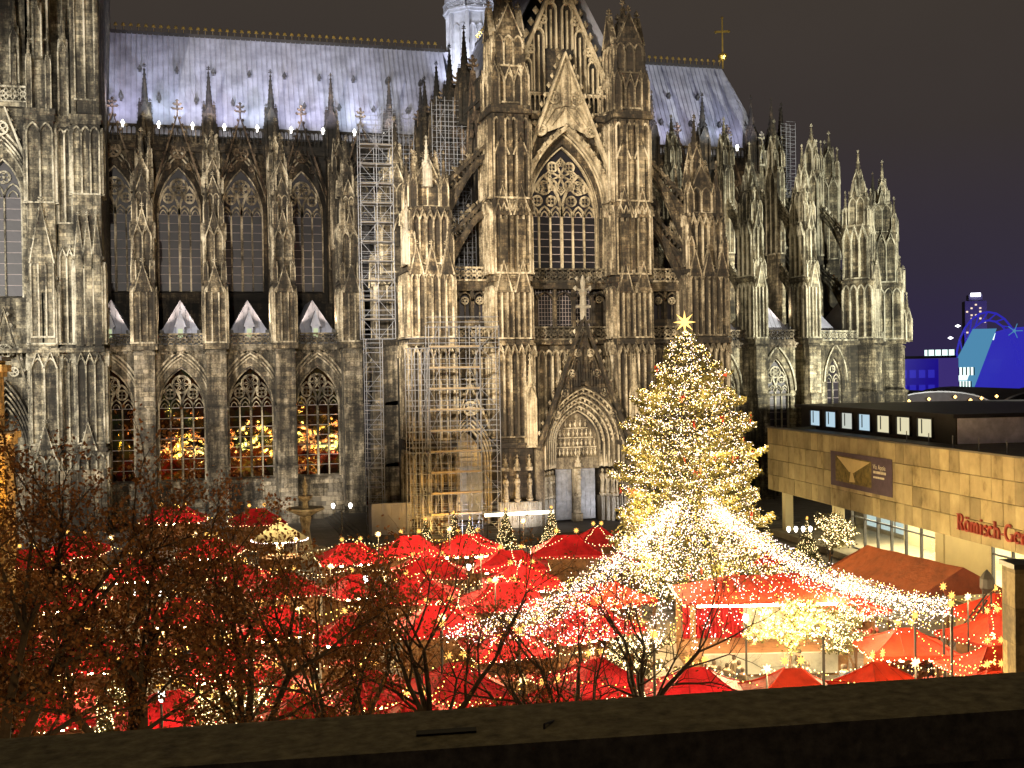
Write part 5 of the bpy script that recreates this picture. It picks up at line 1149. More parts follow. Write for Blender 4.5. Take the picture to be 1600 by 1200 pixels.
# ================================================================== CHRISTMAS MARKET
def star(mb, R=0.22, r=0.1, n=8, t=0.08):
    pts = [((R if i % 2 == 0 else r)*math.cos(PI*i/n+PI/2), (R if i % 2 == 0 else r)*math.sin(PI*i/n+PI/2)) for i in range(2*n)]
    mb.add([(p[0], 0, p[1]) for p in pts]+[(0, -t, 0), (0, t, 0)], [(i, (i+1) % (2*n), 2*n) for i in range(2*n)]+[((i+1) % (2*n), i, 2*n+1) for i in range(2*n)])
def hip(mb, w, d, z0, z1, rl, ov=0.45, sag=0.12):
    """hipped canvas roof with a sagging slope and a seam along each rib"""
    x, y = w/2+ov, d/2+ov; r = rl/2
    E_ = [(-x, -y), (x, -y), (x, y), (-x, y)]; R_ = [(-r, 0), (r, 0), (r, 0), (-r, 0)]
    N = 3; ring = []
    for k in range(N+1):
        t = k/N; zz = z0+(z1-z0)*t-sag*math.sin(PI*t); ring.append([(e_[0]+(q[0]-e_[0])*t, e_[1]+(q[1]-e_[1])*t, zz) for e_, q in zip(E_, R_)])
    for k in range(N):
        for i in range(4): j = (i+1) % 4; mb.add([ring[k][i], ring[k][j], ring[k+1][j], ring[k+1][i]], [(0, 1, 2, 3)])
    return ring
def eaves(w, d, z, ov, step, jit=0.0):
    x, y = w/2+ov, d/2+ov; pts = []
    for a, b in (((-x, -y), (x, -y)), ((x, -y), (x, y)), ((x, y), (-x, y)), ((-x, y), (-x, -y))):
        L = math.hypot(b[0]-a[0], b[1]-a[1]); n = int(L/step)
        for i in range(n): t = i/n; pts.append((a[0]+(b[0]-a[0])*t, a[1]+(b[1]-a[1])*t, z-0.06*math.sin(t*PI*max(2, int(L/1.2)))**2+random.uniform(-jit, jit)))
    return pts
plain('goods', (0.5, 0.25, 0.10), 0.6, 0, 0.8, 6); plain('goods_bright', (0.7, 0.6, 0.4), 0.5, 0, 0.7, 8); plain('goods_red', (0.5, 0.08, 0.06), 0.5, 0, 0.6, 8)
def stall_meshes(w, d, canvas, zr):
    M_ = {}
    q = MB(); ring = hip(q, w, d, 2.55, zr, max(0.2, w-d*0.9)); M_['roof'] = q.mesh('roof', canvas)
    q = MB()
    for i in range(4):
        for a, b in zip([r[i] for r in ring], [r[i] for r in ring][1:]): q.bar((a[0], a[1], a[2]+0.02), (b[0], b[1], b[2]+0.02), 0.035)
    for i in (1, 2):
        xx = -w/2+w*i/3
        q.bar((xx, -d/2-0.45, 2.57), (max(-(w-d*0.9)/2, min((w-d*0.9)/2, xx)), 0, zr+0.01), 0.022)
    M_['roof_seam'] = q.mesh('roof_seam', canvas)
    q = MB(); x, y = w/2+0.45, d/2+0.45
    for a, b in (((-x, -y), (x, -y)), ((x, -y), (x, y)), ((x, y), (-x, y)), ((-x, y), (-x, -y))):
        n = max(6, int(math.hypot(b[0]-a[0], b[1]-a[1])/0.4))
        for i in range(n):
            t0, t1 = i/n, (i+1)/n; p = (a[0]+(b[0]-a[0])*t0, a[1]+(b[1]-a[1])*t0); r = (a[0]+(b[0]-a[0])*t1, a[1]+(b[1]-a[1])*t1)
            q.add([(*p, 2.55), (*r, 2.55), (*r, 2.36), ((p[0]+r[0])/2, (p[1]+r[1])/2, 2.28), (*p, 2.36)], [(0, 1, 2, 3, 4)])
    M_['valance'] = q.mesh('valance', canvas)
    q = MB(); q.box(-w/2, w/2, -d/2, -d/2+0.55, 0, 0.95); q.box(-w/2-0.08, w/2+0.08, -d/2-0.12, -d/2+0.6, 0.95, 1.02); M_['counter'] = q.mesh('counter', 'wood')
    q = MB(); q.box(-w/2, w/2, d/2-0.08, d/2, 0, 2.5)
    for z in (1.2, 1.6, 2.0): q.box(-w/2+0.1, w/2-0.1, d/2-0.34, d/2-0.08, z, z+0.03)
    M_['back_wall'] = q.mesh('back_wall', 'wood')
    q = MB(); q.box(0, 0.06, -d/2+0.6, d/2-0.08, 0, 2.5); M_['side_wall'] = q.mesh('side_wall', 'wood')
    q = MB(); q.box(-0.06, 0.06, -0.06, 0.06, 0, 2.56); M_['post'] = q.mesh('post', 'dark_wood')
    q = MB()
    for i in range(int(w/0.7)): xx = -w/2+0.4+i*0.7; q.box(xx-0.1, xx+0.1, -d/2+0.1, -d/2+0.24, 2.12, 2.24); q.box(xx-0.015, xx+0.015, -d/2+0.15, -d/2+0.18, 2.2, 2.6)
    M_['lamp_strip'] = q.mesh('lamp_strip', 'stall_lamp')
    q = MB()
    for i in range(int(w*7)): 
        q.dia(random.uniform(-w/2+0.2, w/2-0.2), -d/2+random.uniform(0.05, 0.5), 1.02+random.uniform(0.08, 0.22), random.uniform(0.08, 0.16), random.uniform(0.1, 0.25))
        q.dia(random.uniform(-w/2+0.2, w/2-0.2), d/2-0.2, random.choice((1.35, 1.75, 2.15)), random.uniform(0.08, 0.14), random.uniform(0.1, 0.16))
    M_['goods'] = q.mesh('goods', random.choice(['goods', 'goods_bright', 'goods_red']))
    M_['garland'] = bulbmesh('garland', eaves(w, d, 2.42, 0.5, 0.26, 0.06), 0.027, 'bulb_warm')
    q = MB(); star(q, 0.22, 0.10); M_['star'] = q.mesh('star', 'star_gold')
    return M_
STM = [stall_meshes(w, d, c, z) for w, d, c, z in ((3.3, 2.9, 'red_canvas', 3.6), (4.1, 3.0, 'red_canvas', 3.7), (3.3, 2.9, 'orange_red_canvas', 3.6), (4.1, 3.0, 'orange_red_canvas', 3.65), (4.9, 3.0, 'red_canvas', 3.7))]
SIZE = [(3.3, 2.9, 3.6), (4.1, 3.0, 3.7), (3.3, 2.9, 3.6), (4.1, 3.0, 3.65), (4.9, 3.0, 3.7)]
STALLS = [(-2.0,-15.0,4.8),(5.7,-21.5,3.8),(-9.3,-34.8,4.1),(1.2,-38.9,3.6),(-12.4,-38.4,3.9),(16.1,-45.5,4.0),(11.5,-45.7,3.9),(20.7,-45.7,4.0),(31.6,-45.4,3.6),(-4.1,-48.2,3.4),(27.3,-50.4,4.2),(2.9,-51.2,3.2),
 (22.4,-52.2,3.8),(15.9,-53.4,5.0),(32.4,-53.0,3.7),(5.5,-56.8,4.3),(10.2,-58.0,3.4),(-7.5,-58.1,3.2),(21.0,-59.9,3.9),(13.4,-62.6,4.2),(-0.8,-63.7,3.2),(38.8,-57.6,3.9),(18.2,-65.3,4.1),(24.5,-66.6,4.4),
 (36.6,-68.0,4.2),(4.1,-69.2,3.7),(-8.5,-70.3,3.2),(8.1,-71.2,3.2),(12.9,-71.6,3.9),(-4.9,-73.1,3.2),(37.0,-73.6,3.7),(20.3,-75.0,3.8),(15.4,-76.4,3.2),(43.4,-79.2,3.2),(47.4,-79.6,3.2),(1.2,-76.4,3.2),
 (3.0,-81.2,3.2),(-6.5,-82.0,3.2),(7.3,-82.6,3.2),(40.2,-82.6,3.2),(-1.2,-83.6,3.2),(34.4,-83.4,3.6),(17.4,-84.6,3.2),(10.9,-84.8,3.2),(14.2,-88.0,3.2),(4.0,-88.0,3.2),(35.9,-88.2,3.6),(8.2,-89.6,3.2),(28.2,-90.5,3.2),(20.6,-88.6,3.2),(24.3,-90.2,3.2),(32.6,-92.4,3.2)]
ROWS = [(-30, 'nearest the cathedral'), (-48.9, 'second from the cathedral'), (-60.5, 'third from the cathedral'), (-70, 'level with the lit tree'), (-79, 'in front of the lit tree'), (-200, 'closest to the parapet')]
ORD = ['first', 'second', 'third', 'fourth', 'fifth', 'sixth', 'seventh', 'eighth', 'ninth', 'tenth', 'eleventh', 'twelfth', 'thirteenth', 'fourteenth', 'fifteenth', 'sixteenth', 'seventeenth', 'eighteenth', 'nineteenth', 'twentieth', 'twenty-first', 'twenty-second', 'twenty-third', 'twenty-fourth']
rows = {}
for i, (x, y, w) in enumerate(STALLS):
    k = next(j for j, (yy, _) in enumerate(ROWS) if y > yy); rows.setdefault(k, []).append(i)
lab = {}
for k, ids in rows.items():
    ids.sort(key=lambda i: (STALLS[i][0])/(STALLS[i][1]+134))
    for r, i in enumerate(ids): lab[i] = (k, r)
srnd = random.Random(11)
for i, (x, y, w) in enumerate(STALLS):
    warm = (x > 23 and y < -60) or (x > 28 and y < -80)
    v = (3 if w > 3.7 else 2) if warm else (4 if w > 4.5 else 1 if w > 3.6 else 0)
    M_ = STM[v]; sw, sd, zr = SIZE[v]
    k, r = lab[i]; col = 'orange-red' if warm else 'red'
    t = thing('market_stall', f'{col} market stall, {ORD[r]} from left in the row {ROWS[k][1]}', 'market stall', (x, y, 0), srnd.uniform(-0.3, 0.3)+(PI if srnd.random() < 0.25 else 0), 'red-roofed stalls of the Christmas market'); t.scale = (srnd.uniform(0.92, 1.1), srnd.uniform(0.92, 1.12), srnd.uniform(0.9, 1.1))
    rf = mobj('roof', M_['roof'], t); sm_ = mobj('roof_seam', M_['roof_seam'], rf); sm_['kind'] = 'stuff'; mobj('valance', M_['valance'], rf)
    gl = mobj('garland', M_['garland'], rf); gl['kind'] = 'stuff'
    mobj('counter', M_['counter'], t); mobj('back_wall', M_['back_wall'], t); mobj('side_wall', M_['side_wall'], t, (-sw/2, 0, 0)); mobj('side_wall', M_['side_wall'], t, (sw/2-0.06, 0, 0))
    for a in (-1, 1):
        for b in (-1, 1): mobj('post', M_['post'], t, (a*(sw/2+0.3), b*(sd/2+0.3), 0))
    mobj('lamp_strip', M_['lamp_strip'], t); gd = mobj('goods', M_['goods'], t); gd['kind'] = 'stuff'
    for a in (-1, 1): mobj('star', M_['star'], t, (a*max(0.15, (sw-sd*0.9)/2), 0, zr+0.3))

# round kiosk with a tan cone roof
K = thing('round_kiosk', 'round kiosk with tan cone roof ringed by white bulbs near the fountain', 'kiosk', (7.0, -33.0, 0))
q_ = MB(); q_.ngon(0, 0, 2.5, 2.4, 3.9, 0.25, 16, 0, False); q_.build('roof', 'cream_canvas', K); q_ = MB(); q_.ngon(0, 0, 0, 1.8, 1.0, 1.8, 16); q_.build('counter', 'wood', K); q_ = MB(); q_.ngon(0, 0, 1.0, 0.3, 2.9, 0.3, 10); q_.build('core', 'cream_wall', K)
for k in range(8): q_ = MB(); q_.bar((1.9*math.cos(k*PI/4), 1.9*math.sin(k*PI/4), 1), (1.9*math.cos(k*PI/4), 1.9*math.sin(k*PI/4), 2.6), 0.05, 6); q_.build('post', 'dark_wood', K)
mobj('garland', bulbmesh('garland', [(2.4*math.cos(a*PI/30), 2.4*math.sin(a*PI/30), 2.45) for a in range(60)], 0.05, 'bulb_white'), K)['kind'] = 'stuff'
q_ = MB(); q_.ngon(0, 0, 2.2, 0.8, 2.3, 0.8, 10); q_.build('lamp_ring', 'stall_lamp', K)
q_ = MB(); star(q_, 0.22, 0.1); q_.build('star', 'star_gold', K, (0, 0, 4.2))
# broad brown tent beside the museum
BT = thing('brown_tent', 'broad dark brown canvas tent roof beside the museum glass front', 'tent', (46.0, -70.0, 0))
R1, R2, E1, E2 = (43.4, -66.0, 4.6), (43.7, -75.6, 4.6), (40.3, -65.3, 2.9), (40.8, -75.2, 2.9)
def rel(p): return (p[0]-46.0, p[1]+70.0, p[2])
F1, F2 = (2*R1[0]-E1[0], R1[1]*2-E1[1], 3.0), (2*R2[0]-E2[0], R2[1]*2-E2[1], 3.0)
for a, b, c, d in ((R1, R2, E2, E1), (R2, R1, F1, F2)):
    q_ = MB(); N = 6
    def S(u, v): 
        p = [(a[k]*(1-u)+b[k]*u)*(1-v)+(d[k]*(1-u)+c[k]*u)*v for k in range(3)]; p[2] -= 0.16*math.sin(PI*v)+0.05*math.sin(u*PI*3)**2; return rel(p)
    for i in range(N):
        for j in range(4): q_.add([S(i/N, j/4), S((i+1)/N, j/4), S((i+1)/N, (j+1)/4), S(i/N, (j+1)/4)], [(0, 1, 2, 3)])
    q_.build('roof', 'brown_canvas', BT)
for e_ in (E1, E2, F1, F2): q_ = MB(); p = rel(e_); q_.bar((p[0], p[1], 0), (p[0], p[1], 3.0), 0.06, 6); q_.build('post', 'dark_wood', BT)
for a, c, d in ((R1, E1, F1), (R2, E2, F2)): q_ = MB(); q_.add([rel(a), rel(c), rel(d)], [(0, 1, 2)]); q_.build('gable_cloth', 'brown_canvas', BT)

# ------------------------------------------------------------------ stage under the light canopy
SG = thing('market_stage', 'brightly lit timber stage with red curtain below the light canopy', 'stage', (30.3, -75.6, 0), -0.26)
q_ = MB(); q_.box(-4.2, 4.2, -2.6, 2.6, 0, 1.0); q_.build('deck', 'wood', SG)
q_ = MB(); q_.box(-3.9, -0.4, 2.2, 2.3, 1.0, 3.9)
for i in range(14): q_.ngon(-3.8+i*0.25, 2.15, 1.0, 0.09, 3.9, 0.09, 6)
q_.build('curtain', 'red_canvas', SG)
q_ = MB(); q_.box(-0.4, 3.9, 2.2, 2.3, 1.0, 3.9); q_.build('back_wall', 'white_canvas', SG)
q_ = MB(); hip(q_, 8.4, 5.2, 3.95, 5.0, 3.5, 0.3, 0.05); q_.build('roof', 'orange_red_canvas', SG)
for a in (-4.1, 4.1):
    for b in (-2.5, 2.5): q_ = MB(); q_.box(a-0.13, a+0.13, b-0.13, b+0.13, 0, 3.98); q_.build('post', 'wood', SG)
q_ = MB(); q_.box(-3.8, 3.8, -2.3, -2.1, 3.7, 3.85); q_.build('light_bar', 'stall_lamp', SG)
q_ = MB(); q_.box(-3.6, 3.6, -2.9, -2.7, 0.2, 1.3); q_.build('front_panel', 'white_canvas', SG)
mobj('garland', bulbmesh('garland', eaves(8.4, 5.2, 3.9, 0.35, 0.2, 0.08), 0.03, 'bulb_warm'), SG)['kind'] = 'stuff'

# ------------------------------------------------------------------ great Christmas tree
CT = Vector((32.3, -62.0, 0))
XT = thing('christmas_tree', 'towering fir covered in thousands of bulbs with a gold star on top', 'christmas tree', tuple(CT))
trnd = random.Random(5); nr = np.random.default_rng(5)
def half(z):                                    # silhouette half width by height
    return float(np.interp(z, [1.8, 3, 6.5, 7.8, 9.2, 11.2, 12.6, 14.4, 16.0, 17.6, 19.3], [3.6, 4.7, 5.0, 4.9, 4.35, 4.55, 3.9, 3.5, 2.6, 1.5, 0.15]))
q_ = MB(); q_.ngon(0, 0, 0, 0.42, 10, 0.26, 10); q_.ngon(0, 0, 10, 0.26, 19.2, 0.04, 10); q_.build('trunk', 'dark_wood', XT)
br_ = MB(); needles = []; bulbs = []; bows = []
z = 2.0
while z < 19.0:
    tier = ((z*0.62) % 1.0); L0 = half(z)*(0.80+0.30*(1-tier)); nb = max(5, int(7+L0*2.2)); a0 = trnd.uniform(0, 6.3)
    for k in range(nb):
        a = a0+2*PI*k/nb+trnd.uniform(-0.2, 0.2); L = L0*trnd.uniform(0.74, 1.12)*(1+0.10*math.sin(3*a+z*1.3)); droop = 0.16*L; zz = z+trnd.uniform(-0.2, 0.2)
        ca, sa = math.cos(a), math.sin(a); pts = []
        for i in range(7):
            t = i/6; pts.append(Vector((ca*L*t, sa*L*t, zz-droop*math.sin(t*2.4)+0.10*L*t*t)))
        for p, q in zip(pts, pts[1:]): br_.bar(p, q, 0.03, 3)
        m_ = int(34*L+10); t = nr.uniform(0.12, 1.0, m_)**0.75; idx = np.minimum((t*6).astype(int), 5); fr = t*6-idx
        P = np.array([tuple(p) for p in pts]); c = P[idx]*(1-fr)[:, None]+P[idx+1]*fr[:, None]
        wdt = 0.10+0.22*L*(1-np.abs(t-0.5))*0.45
        side = nr.uniform(-1, 1, m_)*wdt*1.5
        c = c+np.stack([-sa*side, ca*side, nr.uniform(-0.22, 0.10, m_)-np.abs(side)*0.12], 1)
        needles.append(c)
        kb = int(40*L+12); ii = nr.integers(0, m_, kb); bb = c[ii]+nr.normal(0, 0.06, (kb, 3))+np.array([0, 0, 0.06]); bulbs.append(bb)
        if trnd.random() < 0.10 and L > 1.5: bows.append(pts[-1]+Vector((0, 0, -0.1)))
    z += 0.34+0.022*(19-z)*0.4
br_.build('branches', 'dark_wood', XT)
N_ = np.concatenate(needles); k = len(N_)
u = nr.normal(0, 1, (k, 3)); u[:, :2] += N_[:, :2]/np.maximum(0.3, np.linalg.norm(N_[:, :2], axis=1))[:, None]*1.2; u /= np.linalg.norm(u, axis=1)[:, None]
v = np.cross(u, nr.normal(0, 1, (k, 3))); v /= np.linalg.norm(v, axis=1)[:, None]
ln = nr.uniform(0.14, 0.34, k)[:, None]; wd = nr.uniform(0.04, 0.09, k)[:, None]
V = np.stack([N_-u*ln-v*wd*0.4, N_-u*ln+v*wd*0.4, N_+u*ln+v*wd, N_+u*ln-v*wd], 1).reshape(-1, 3); F = np.arange(4*k).reshape(-1, 4)
plain('fir_needles', (0.085, 0.078, 0.022), 0.6, 0, 0.5, 2)
o = mobj('foliage', rawmesh('foliage', V, F, 'fir_needles'), XT); o['kind'] = 'stuff'
Bp = np.concatenate(bulbs); nr.shuffle(Bp); kb = len(Bp)
for nm, a, b, mat, r in (('bulbs', 0, 0.36, 'bulb_warm', 0.025), ('bulbs', 0.36, 0.74, 'bulb_white', 0.025), ('bulbs', 0.74, 1.0, 'bulb_gold', 0.027)):
    o = mobj(nm, bulbmesh(nm, Bp[int(a*kb):int(b*kb)], r, mat), XT); o['kind'] = 'stuff'
plain('bow_red', (0.62, 0.05, 0.03), 0.5)
q_ = MB(); q_.add([(0, 0, 0), (-0.28, -0.05, 0.16), (-0.28, -0.05, -0.12), (0.28, -0.05, 0.16), (0.28, -0.05, -0.12), (-0.14, 0.02, -0.42), (0.14, 0.02, -0.42), (0, -0.12, 0)], [(0, 1, 7), (0, 7, 2), (1, 2, 7), (0, 7, 3), (0, 4, 7), (3, 7, 4), (7, 5, 0), (7, 0, 6)]); bwm = q_.mesh('red_bow', 'bow_red')
for p in bows: mobj('red_bow', bwm, XT, tuple(p), trnd.uniform(0, 6))
q_ = MB(); star(q_, 0.78, 0.24, 8, 0.16); q_.build('star', 'star_bright', XT, (-0.15, 0, 19.75), -0.26)
for z, r, en in ((4, 3.5, 2600), (7.5, 3.6, 2600), (11, 3.2, 2000), (15, 2.2, 1100)):
    for k in range(3): a = -PI/2+(k-1)*1.1; lamp('tree_light', 'POINT', (CT.x+(r+1.2)*math.cos(a), CT.y+(r+1.2)*math.sin(a), z), None, en*0.9, (1.0, 0.66, 0.24), size=1.0)

# light strings fanned out from the tree over the stalls
ENDS = [(10.2, -85.1), (13, -87.6), (18, -90.2), (25, -91.5), (30.0, -90.6), (33.0, -89.0), (34.2, -87.4), (35.2, -85.4)]
us = [0.30*(i/49)**1.6 for i in range(50)]+[0.32+0.016*i for i in range(16)]+[0.58+0.42*(i/59)**0.7 for i in range(60)]
lrnd = random.Random(8)
for i, u_ in enumerate(us):
    s = u_*(len(ENDS)-1); k = min(int(s), len(ENDS)-2); f_ = s-k
    ex, ey = ENDS[k][0]*(1-f_)+ENDS[k+1][0]*f_, ENDS[k][1]*(1-f_)+ENDS[k+1][1]*f_
    ang = math.atan2(ey+62, ex-32.3); p = Vector((32.3+2.4*math.cos(ang), -62+2.4*math.sin(ang), 8.0))+Vector((lrnd.uniform(-0.4, 0.4), lrnd.uniform(-0.4, 0.4), lrnd.uniform(-0.4, 0.4))); e_ = Vector((ex+lrnd.uniform(-0.2, 0.2), ey+lrnd.uniform(-0.2, 0.2), 5.2+lrnd.uniform(-0.25, 0.25)))
    L = (e_-p).length; nb = int(L/0.34); sag = lrnd.uniform(0.9, 1.7)
    P = [p.lerp(e_, (j+0.5)/nb)-Vector((0, 0, sag*4*((j+0.5)/nb)*(1-(j+0.5)/nb)))+Vector((lrnd.gauss(0, 0.13), lrnd.gauss(0, 0.13), lrnd.gauss(0, 0.10))) for j in range(nb)]
    q = MB(); W_ = [p.lerp(e_, j/10)-Vector((0, 0, sag*4*(j/10)*(1-j/10))) for j in range(11)]
    for a_, b_ in zip(W_, W_[1:]): q.bar(a_-p, b_-p, 0.008, 3)
    o = q.build('light_string', 'iron', None, tuple(p)); tag(o, 'string of small white bulbs fanned from the great lit tree over the stalls', 'string lights', 'strings of bulbs fanned out from the tree')
    c = mobj('bulbs', bulbmesh('bulbs', [tuple(x_-p) for x_ in P], 0.024, ('bulb_white', 'bulb_white', 'bulb_warm', 'bulb_white', 'bulb_gold')[i % 5]), o); c['kind'] = 'stuff'
for i, ((x, y), nm) in enumerate(zip(ENDS, ('left end of the light canopy', 'left front of the light canopy', 'front of the light canopy left of centre', 'middle front of the light canopy', 'front of the light canopy beside the stage', 'right front of the light canopy', 'right side of the light canopy', 'far right end of the light canopy'))):
    t = thing('light_mast', f'slim dark mast holding up the {nm}', 'mast', (x, y, 0)); q_ = MB(); q_.bar((0, 0, 0), (0, 0, 5.4), 0.06, 6); q_.build('pole', 'iron', t); q_ = MB(); star(q_, 0.24, 0.11); q_.build('star', 'star_gold', t, (0, 0, 5.75))
for x, y, en in ((17, -79, 1500), (22, -80.5, 2200), (27, -82.5, 3600), (33, -79.5, 3200), (22.5, -71, 1800), (37.5, -76, 1400), (30.5, -86, 2600), (25.2, -71.2, 1600)): lamp('canopy_light', 'POINT', (x, y, 4.6), None, en, (1.0, 0.72, 0.34), size=0.8)
# star lanterns on lane posts; those near the parapet added to brighten roofs
LANES = [(-6, -44), (0, -44.6), (7, -50), (13, -49.5), (18.5, -49), (25, -46.5), (29.4, -58.5), (-3, -55), (8, -62.5), (17.6, -62.4), (1.6, -64.6), (-5, -66), (10.6, -67.4), (16.4, -70.6), (5, -75), (-1.6, -78.6), (11.4, -79.6), (18.6, -80.4), (37.8, -83.8), (44.6, -83.4), (0.8, -87.4), (-9, -77), (21.5, -93.2), (27.5, -94.2), (12.0, -91.6), (34.2, -96.0)]
ORD2 = ['by the tower side stalls', 'between back stalls below the nave', 'left of the fountain lane', 'below the two-globe lamp', 'before the site hoarding', 'below the light bar', 'behind the great lit tree', 'among tower side stalls deep in the leaves', 'in the lane by the single globe lamp', 'at the red stalls left of the tree', 'behind the dense brown tree', 'at the far corner behind the tallest brown tree', 'between two wide red stalls', 'left end of the light strings', 'in the lane behind the front stalls', 'behind the low brown tree', 'under the light string ends', 'before the stage lane', 'at the orange-red stalls', 'near the pillar', 'at the front stalls by the parapet', 'at the lower corner behind leaves', 'added near the parapet below the bare forked tree', 'added near the parapet below the brilliant tree', 'added near the parapet below the light string ends', 'added near the parapet beside the pillar']
for (x, y), w_ in zip(LANES, ORD2):
    t = thing('star_lantern', f'gold star lantern on a thin post {w_}', 'lantern', (x, y, 0), 0, 'star lanterns in the lanes'); q_ = MB(); q_.bar((0, 0, 0), (0, 0, 4.5), 0.04, 5); q_.build('post', 'iron', t); q_ = MB(); star(q_, 0.26, 0.12, 8, 0.1); q_.build('star', 'star_gold', t, (0, 0, 4.75))
    lamp('star_lantern_light', 'POINT', (x, y-0.4, 4.9), None, 1300, (1.0, 0.70, 0.32), size=0.3)

# festoons slung between neighbouring stalls
frnd = random.Random(77); done = 0
for i, (x, y, w) in enumerate(STALLS):
    near = sorted((j for j in range(len(STALLS)) if j > i), key=lambda j: (STALLS[j][0]-x)**2+(STALLS[j][1]-y)**2)[:2]
    for j in near:
        a = Vector((x, y, 4.0)); b = Vector((STALLS[j][0], STALLS[j][1], 4.0)); L = (b-a).length
        if L > 13: continue
        nb = int(L/0.3); sag = 0.12*L
        P = [a.lerp(b, (k+0.5)/nb)-Vector((0, 0, sag*4*((k+0.5)/nb)*(1-(k+0.5)/nb)))-a+Vector((frnd.gauss(0, 0.04), frnd.gauss(0, 0.04), frnd.gauss(0, 0.04))) for k in range(nb)]
        q = MB()
        for p_, q_ in zip(P, P[1:]): q.bar(p_, q_, 0.008, 3)
        o = q.build('festoon', 'iron', None, tuple(a)); tag(o, 'sagging festoon of warm bulbs slung between two red stall roofs', 'string lights', 'festoons between stalls'); c = mobj('bulbs', bulbmesh('bulbs', [tuple(p_) for p_ in P], 0.03, ('bulb_warm', 'bulb_gold')[j % 2]), o); c['kind'] = 'stuff'
# ------------------------------------------------------------------ small trees wound with bulbs
def small_tree(h, r, seed, dens=1.0):
    R = random.Random(seed); g_ = np.random.default_rng(seed); M_ = {}
    q = MB(); q.ngon(0, 0, 0, 0.09, h, 0.02, 6)
    for i in range(int(h*10)):
        z = 0.4+(h-0.5)*i/(h*10); a = R.uniform(0, 6.3); L = r*(1-z/h*0.95)*R.uniform(0.7, 1.1); q.bar((0, 0, z), (L*math.cos(a), L*math.sin(a), z-0.1*L), 0.015, 3)
    M_['trunk'] = q.mesh('trunk', 'dark_wood')
    k = int(1500*dens); a = g_.uniform(0, 2*PI, k)
    if dens < 2: z = h*(1-np.sqrt(g_.uniform(0.0, 0.95, k))); rr = r*(1-z/h)*np.sqrt(g_.uniform(0.1, 1.1, k))
    else:
        z = h*g_.uniform(0.16, 1.0, k); rr = r*np.sqrt(np.maximum(0, 1-((z/h-0.5)/0.55)**2))*np.sqrt(g_.uniform(0.1, 1.15, k))*(1+0.25*np.sin(3*a+z*2.0))
    N = np.stack([rr*np.cos(a), rr*np.sin(a), z+0.25-rr*0.1], 1); u = g_.normal(0, 1, (k, 3)); u /= np.linalg.norm(u, axis=1)[:, None]; v = np.cross(u, g_.normal(0, 1, (k, 3))); v /= np.linalg.norm(v, axis=1)[:, None]
    V = np.stack([N-u*0.14-v*0.03, N-u*0.14+v*0.03, N+u*0.14+v*0.05, N+u*0.14-v*0.05], 1).reshape(-1, 3)
    M_['foliage'] = rawmesh('foliage', V, np.arange(4*k).reshape(-1, 4), 'fir_needles')
    m_ = int(420*dens*(0.8 if dens > 2 else 1)); M_['bulbs'] = bulbmesh('bulbs', N[:m_]*np.array([1.06, 1.06, 1]), 0.028, 'bulb_gold' if dens > 2 else 'bulb_warm')
    return M_
def lit_deciduous(h, seed, nbulb=1500, rb=0.026, bm='bulb_warm'):
    R = random.Random(seed); tk = MB(); pts = []
    def grow(p, d, L, r, lev):
        for i in range(3):
            d = (d+Vector((R.uniform(-1, 1), R.uniform(-1, 1), R.uniform(-0.5, 0.7)))*0.16).normalized(); e_ = p+d*(L/3); tk.bar(p, e_, r, 5 if lev < 2 else 3, r*0.86); r *= 0.86
            if lev >= 1:
                for k in range(int(L/3/0.12)+1): pts.append(tuple(p.lerp(e_, R.random())+Vector((R.gauss(0, 0.05), R.gauss(0, 0.05), R.gauss(0, 0.05)))))
            p = e_
            if lev in (1, 2) and R.random() < 0.8:
                a = d.orthogonal().normalized(); a.rotate(Matrix.Rotation(R.uniform(0, 6.28), 3, d)); grow(p, (d*0.7+a*0.8).normalized(), L*0.55, r*0.6, lev+1)
        if lev < 3:
            for k in range(4 if lev == 0 else 3):
                a = d.orthogonal().normalized(); a.rotate(Matrix.Rotation(k*2.1+R.uniform(0, 1), 3, d)); grow(p, (d+a*R.uniform(0.6, 1.1)+Vector((0, 0, 0.1))).normalized(), L*0.68, r*0.72, lev+1)
    grow(Vector((0, 0, 0)), Vector((0, 0, 1)), h*0.36, 0.09, 0)
    M_ = {'trunk': tk.mesh('trunk', 'dark_wood')}; P = np.array(pts); g_ = np.random.default_rng(seed); k = 2600; c = P[g_.integers(0, len(P), k)]+g_.normal(0, 0.14, (k, 3))
    u = g_.normal(0, 1, (k, 3)); u /= np.linalg.norm(u, axis=1)[:, None]; v = np.cross(u, g_.normal(0, 1, (k, 3))); v /= np.linalg.norm(v, axis=1)[:, None]
    M_['foliage'] = rawmesh('foliage', np.stack([c-u*0.1, c+v*0.06, c+u*0.1, c-v*0.06], 1).reshape(-1, 3), np.arange(4*k).reshape(-1, 4), 'fir_needles')
    M_['bulbs'] = bulbmesh('bulbs', P[g_.integers(0, len(P), nbulb)]+g_.normal(0, 0.04, (nbulb, 3)), rb, bm)
    return M_
ST_ = [small_tree(3.6, 1.2, 21), small_tree(3.0, 1.0, 22), lit_deciduous(5.6, 23), lit_deciduous(5.8, 24, 4200, 0.03, 'bulb_gold'), lit_deciduous(5.0, 25, 2400)]
q_ = MB(); star(q_, 0.2, 0.09); SSM = q_.mesh('star', 'star_gold')
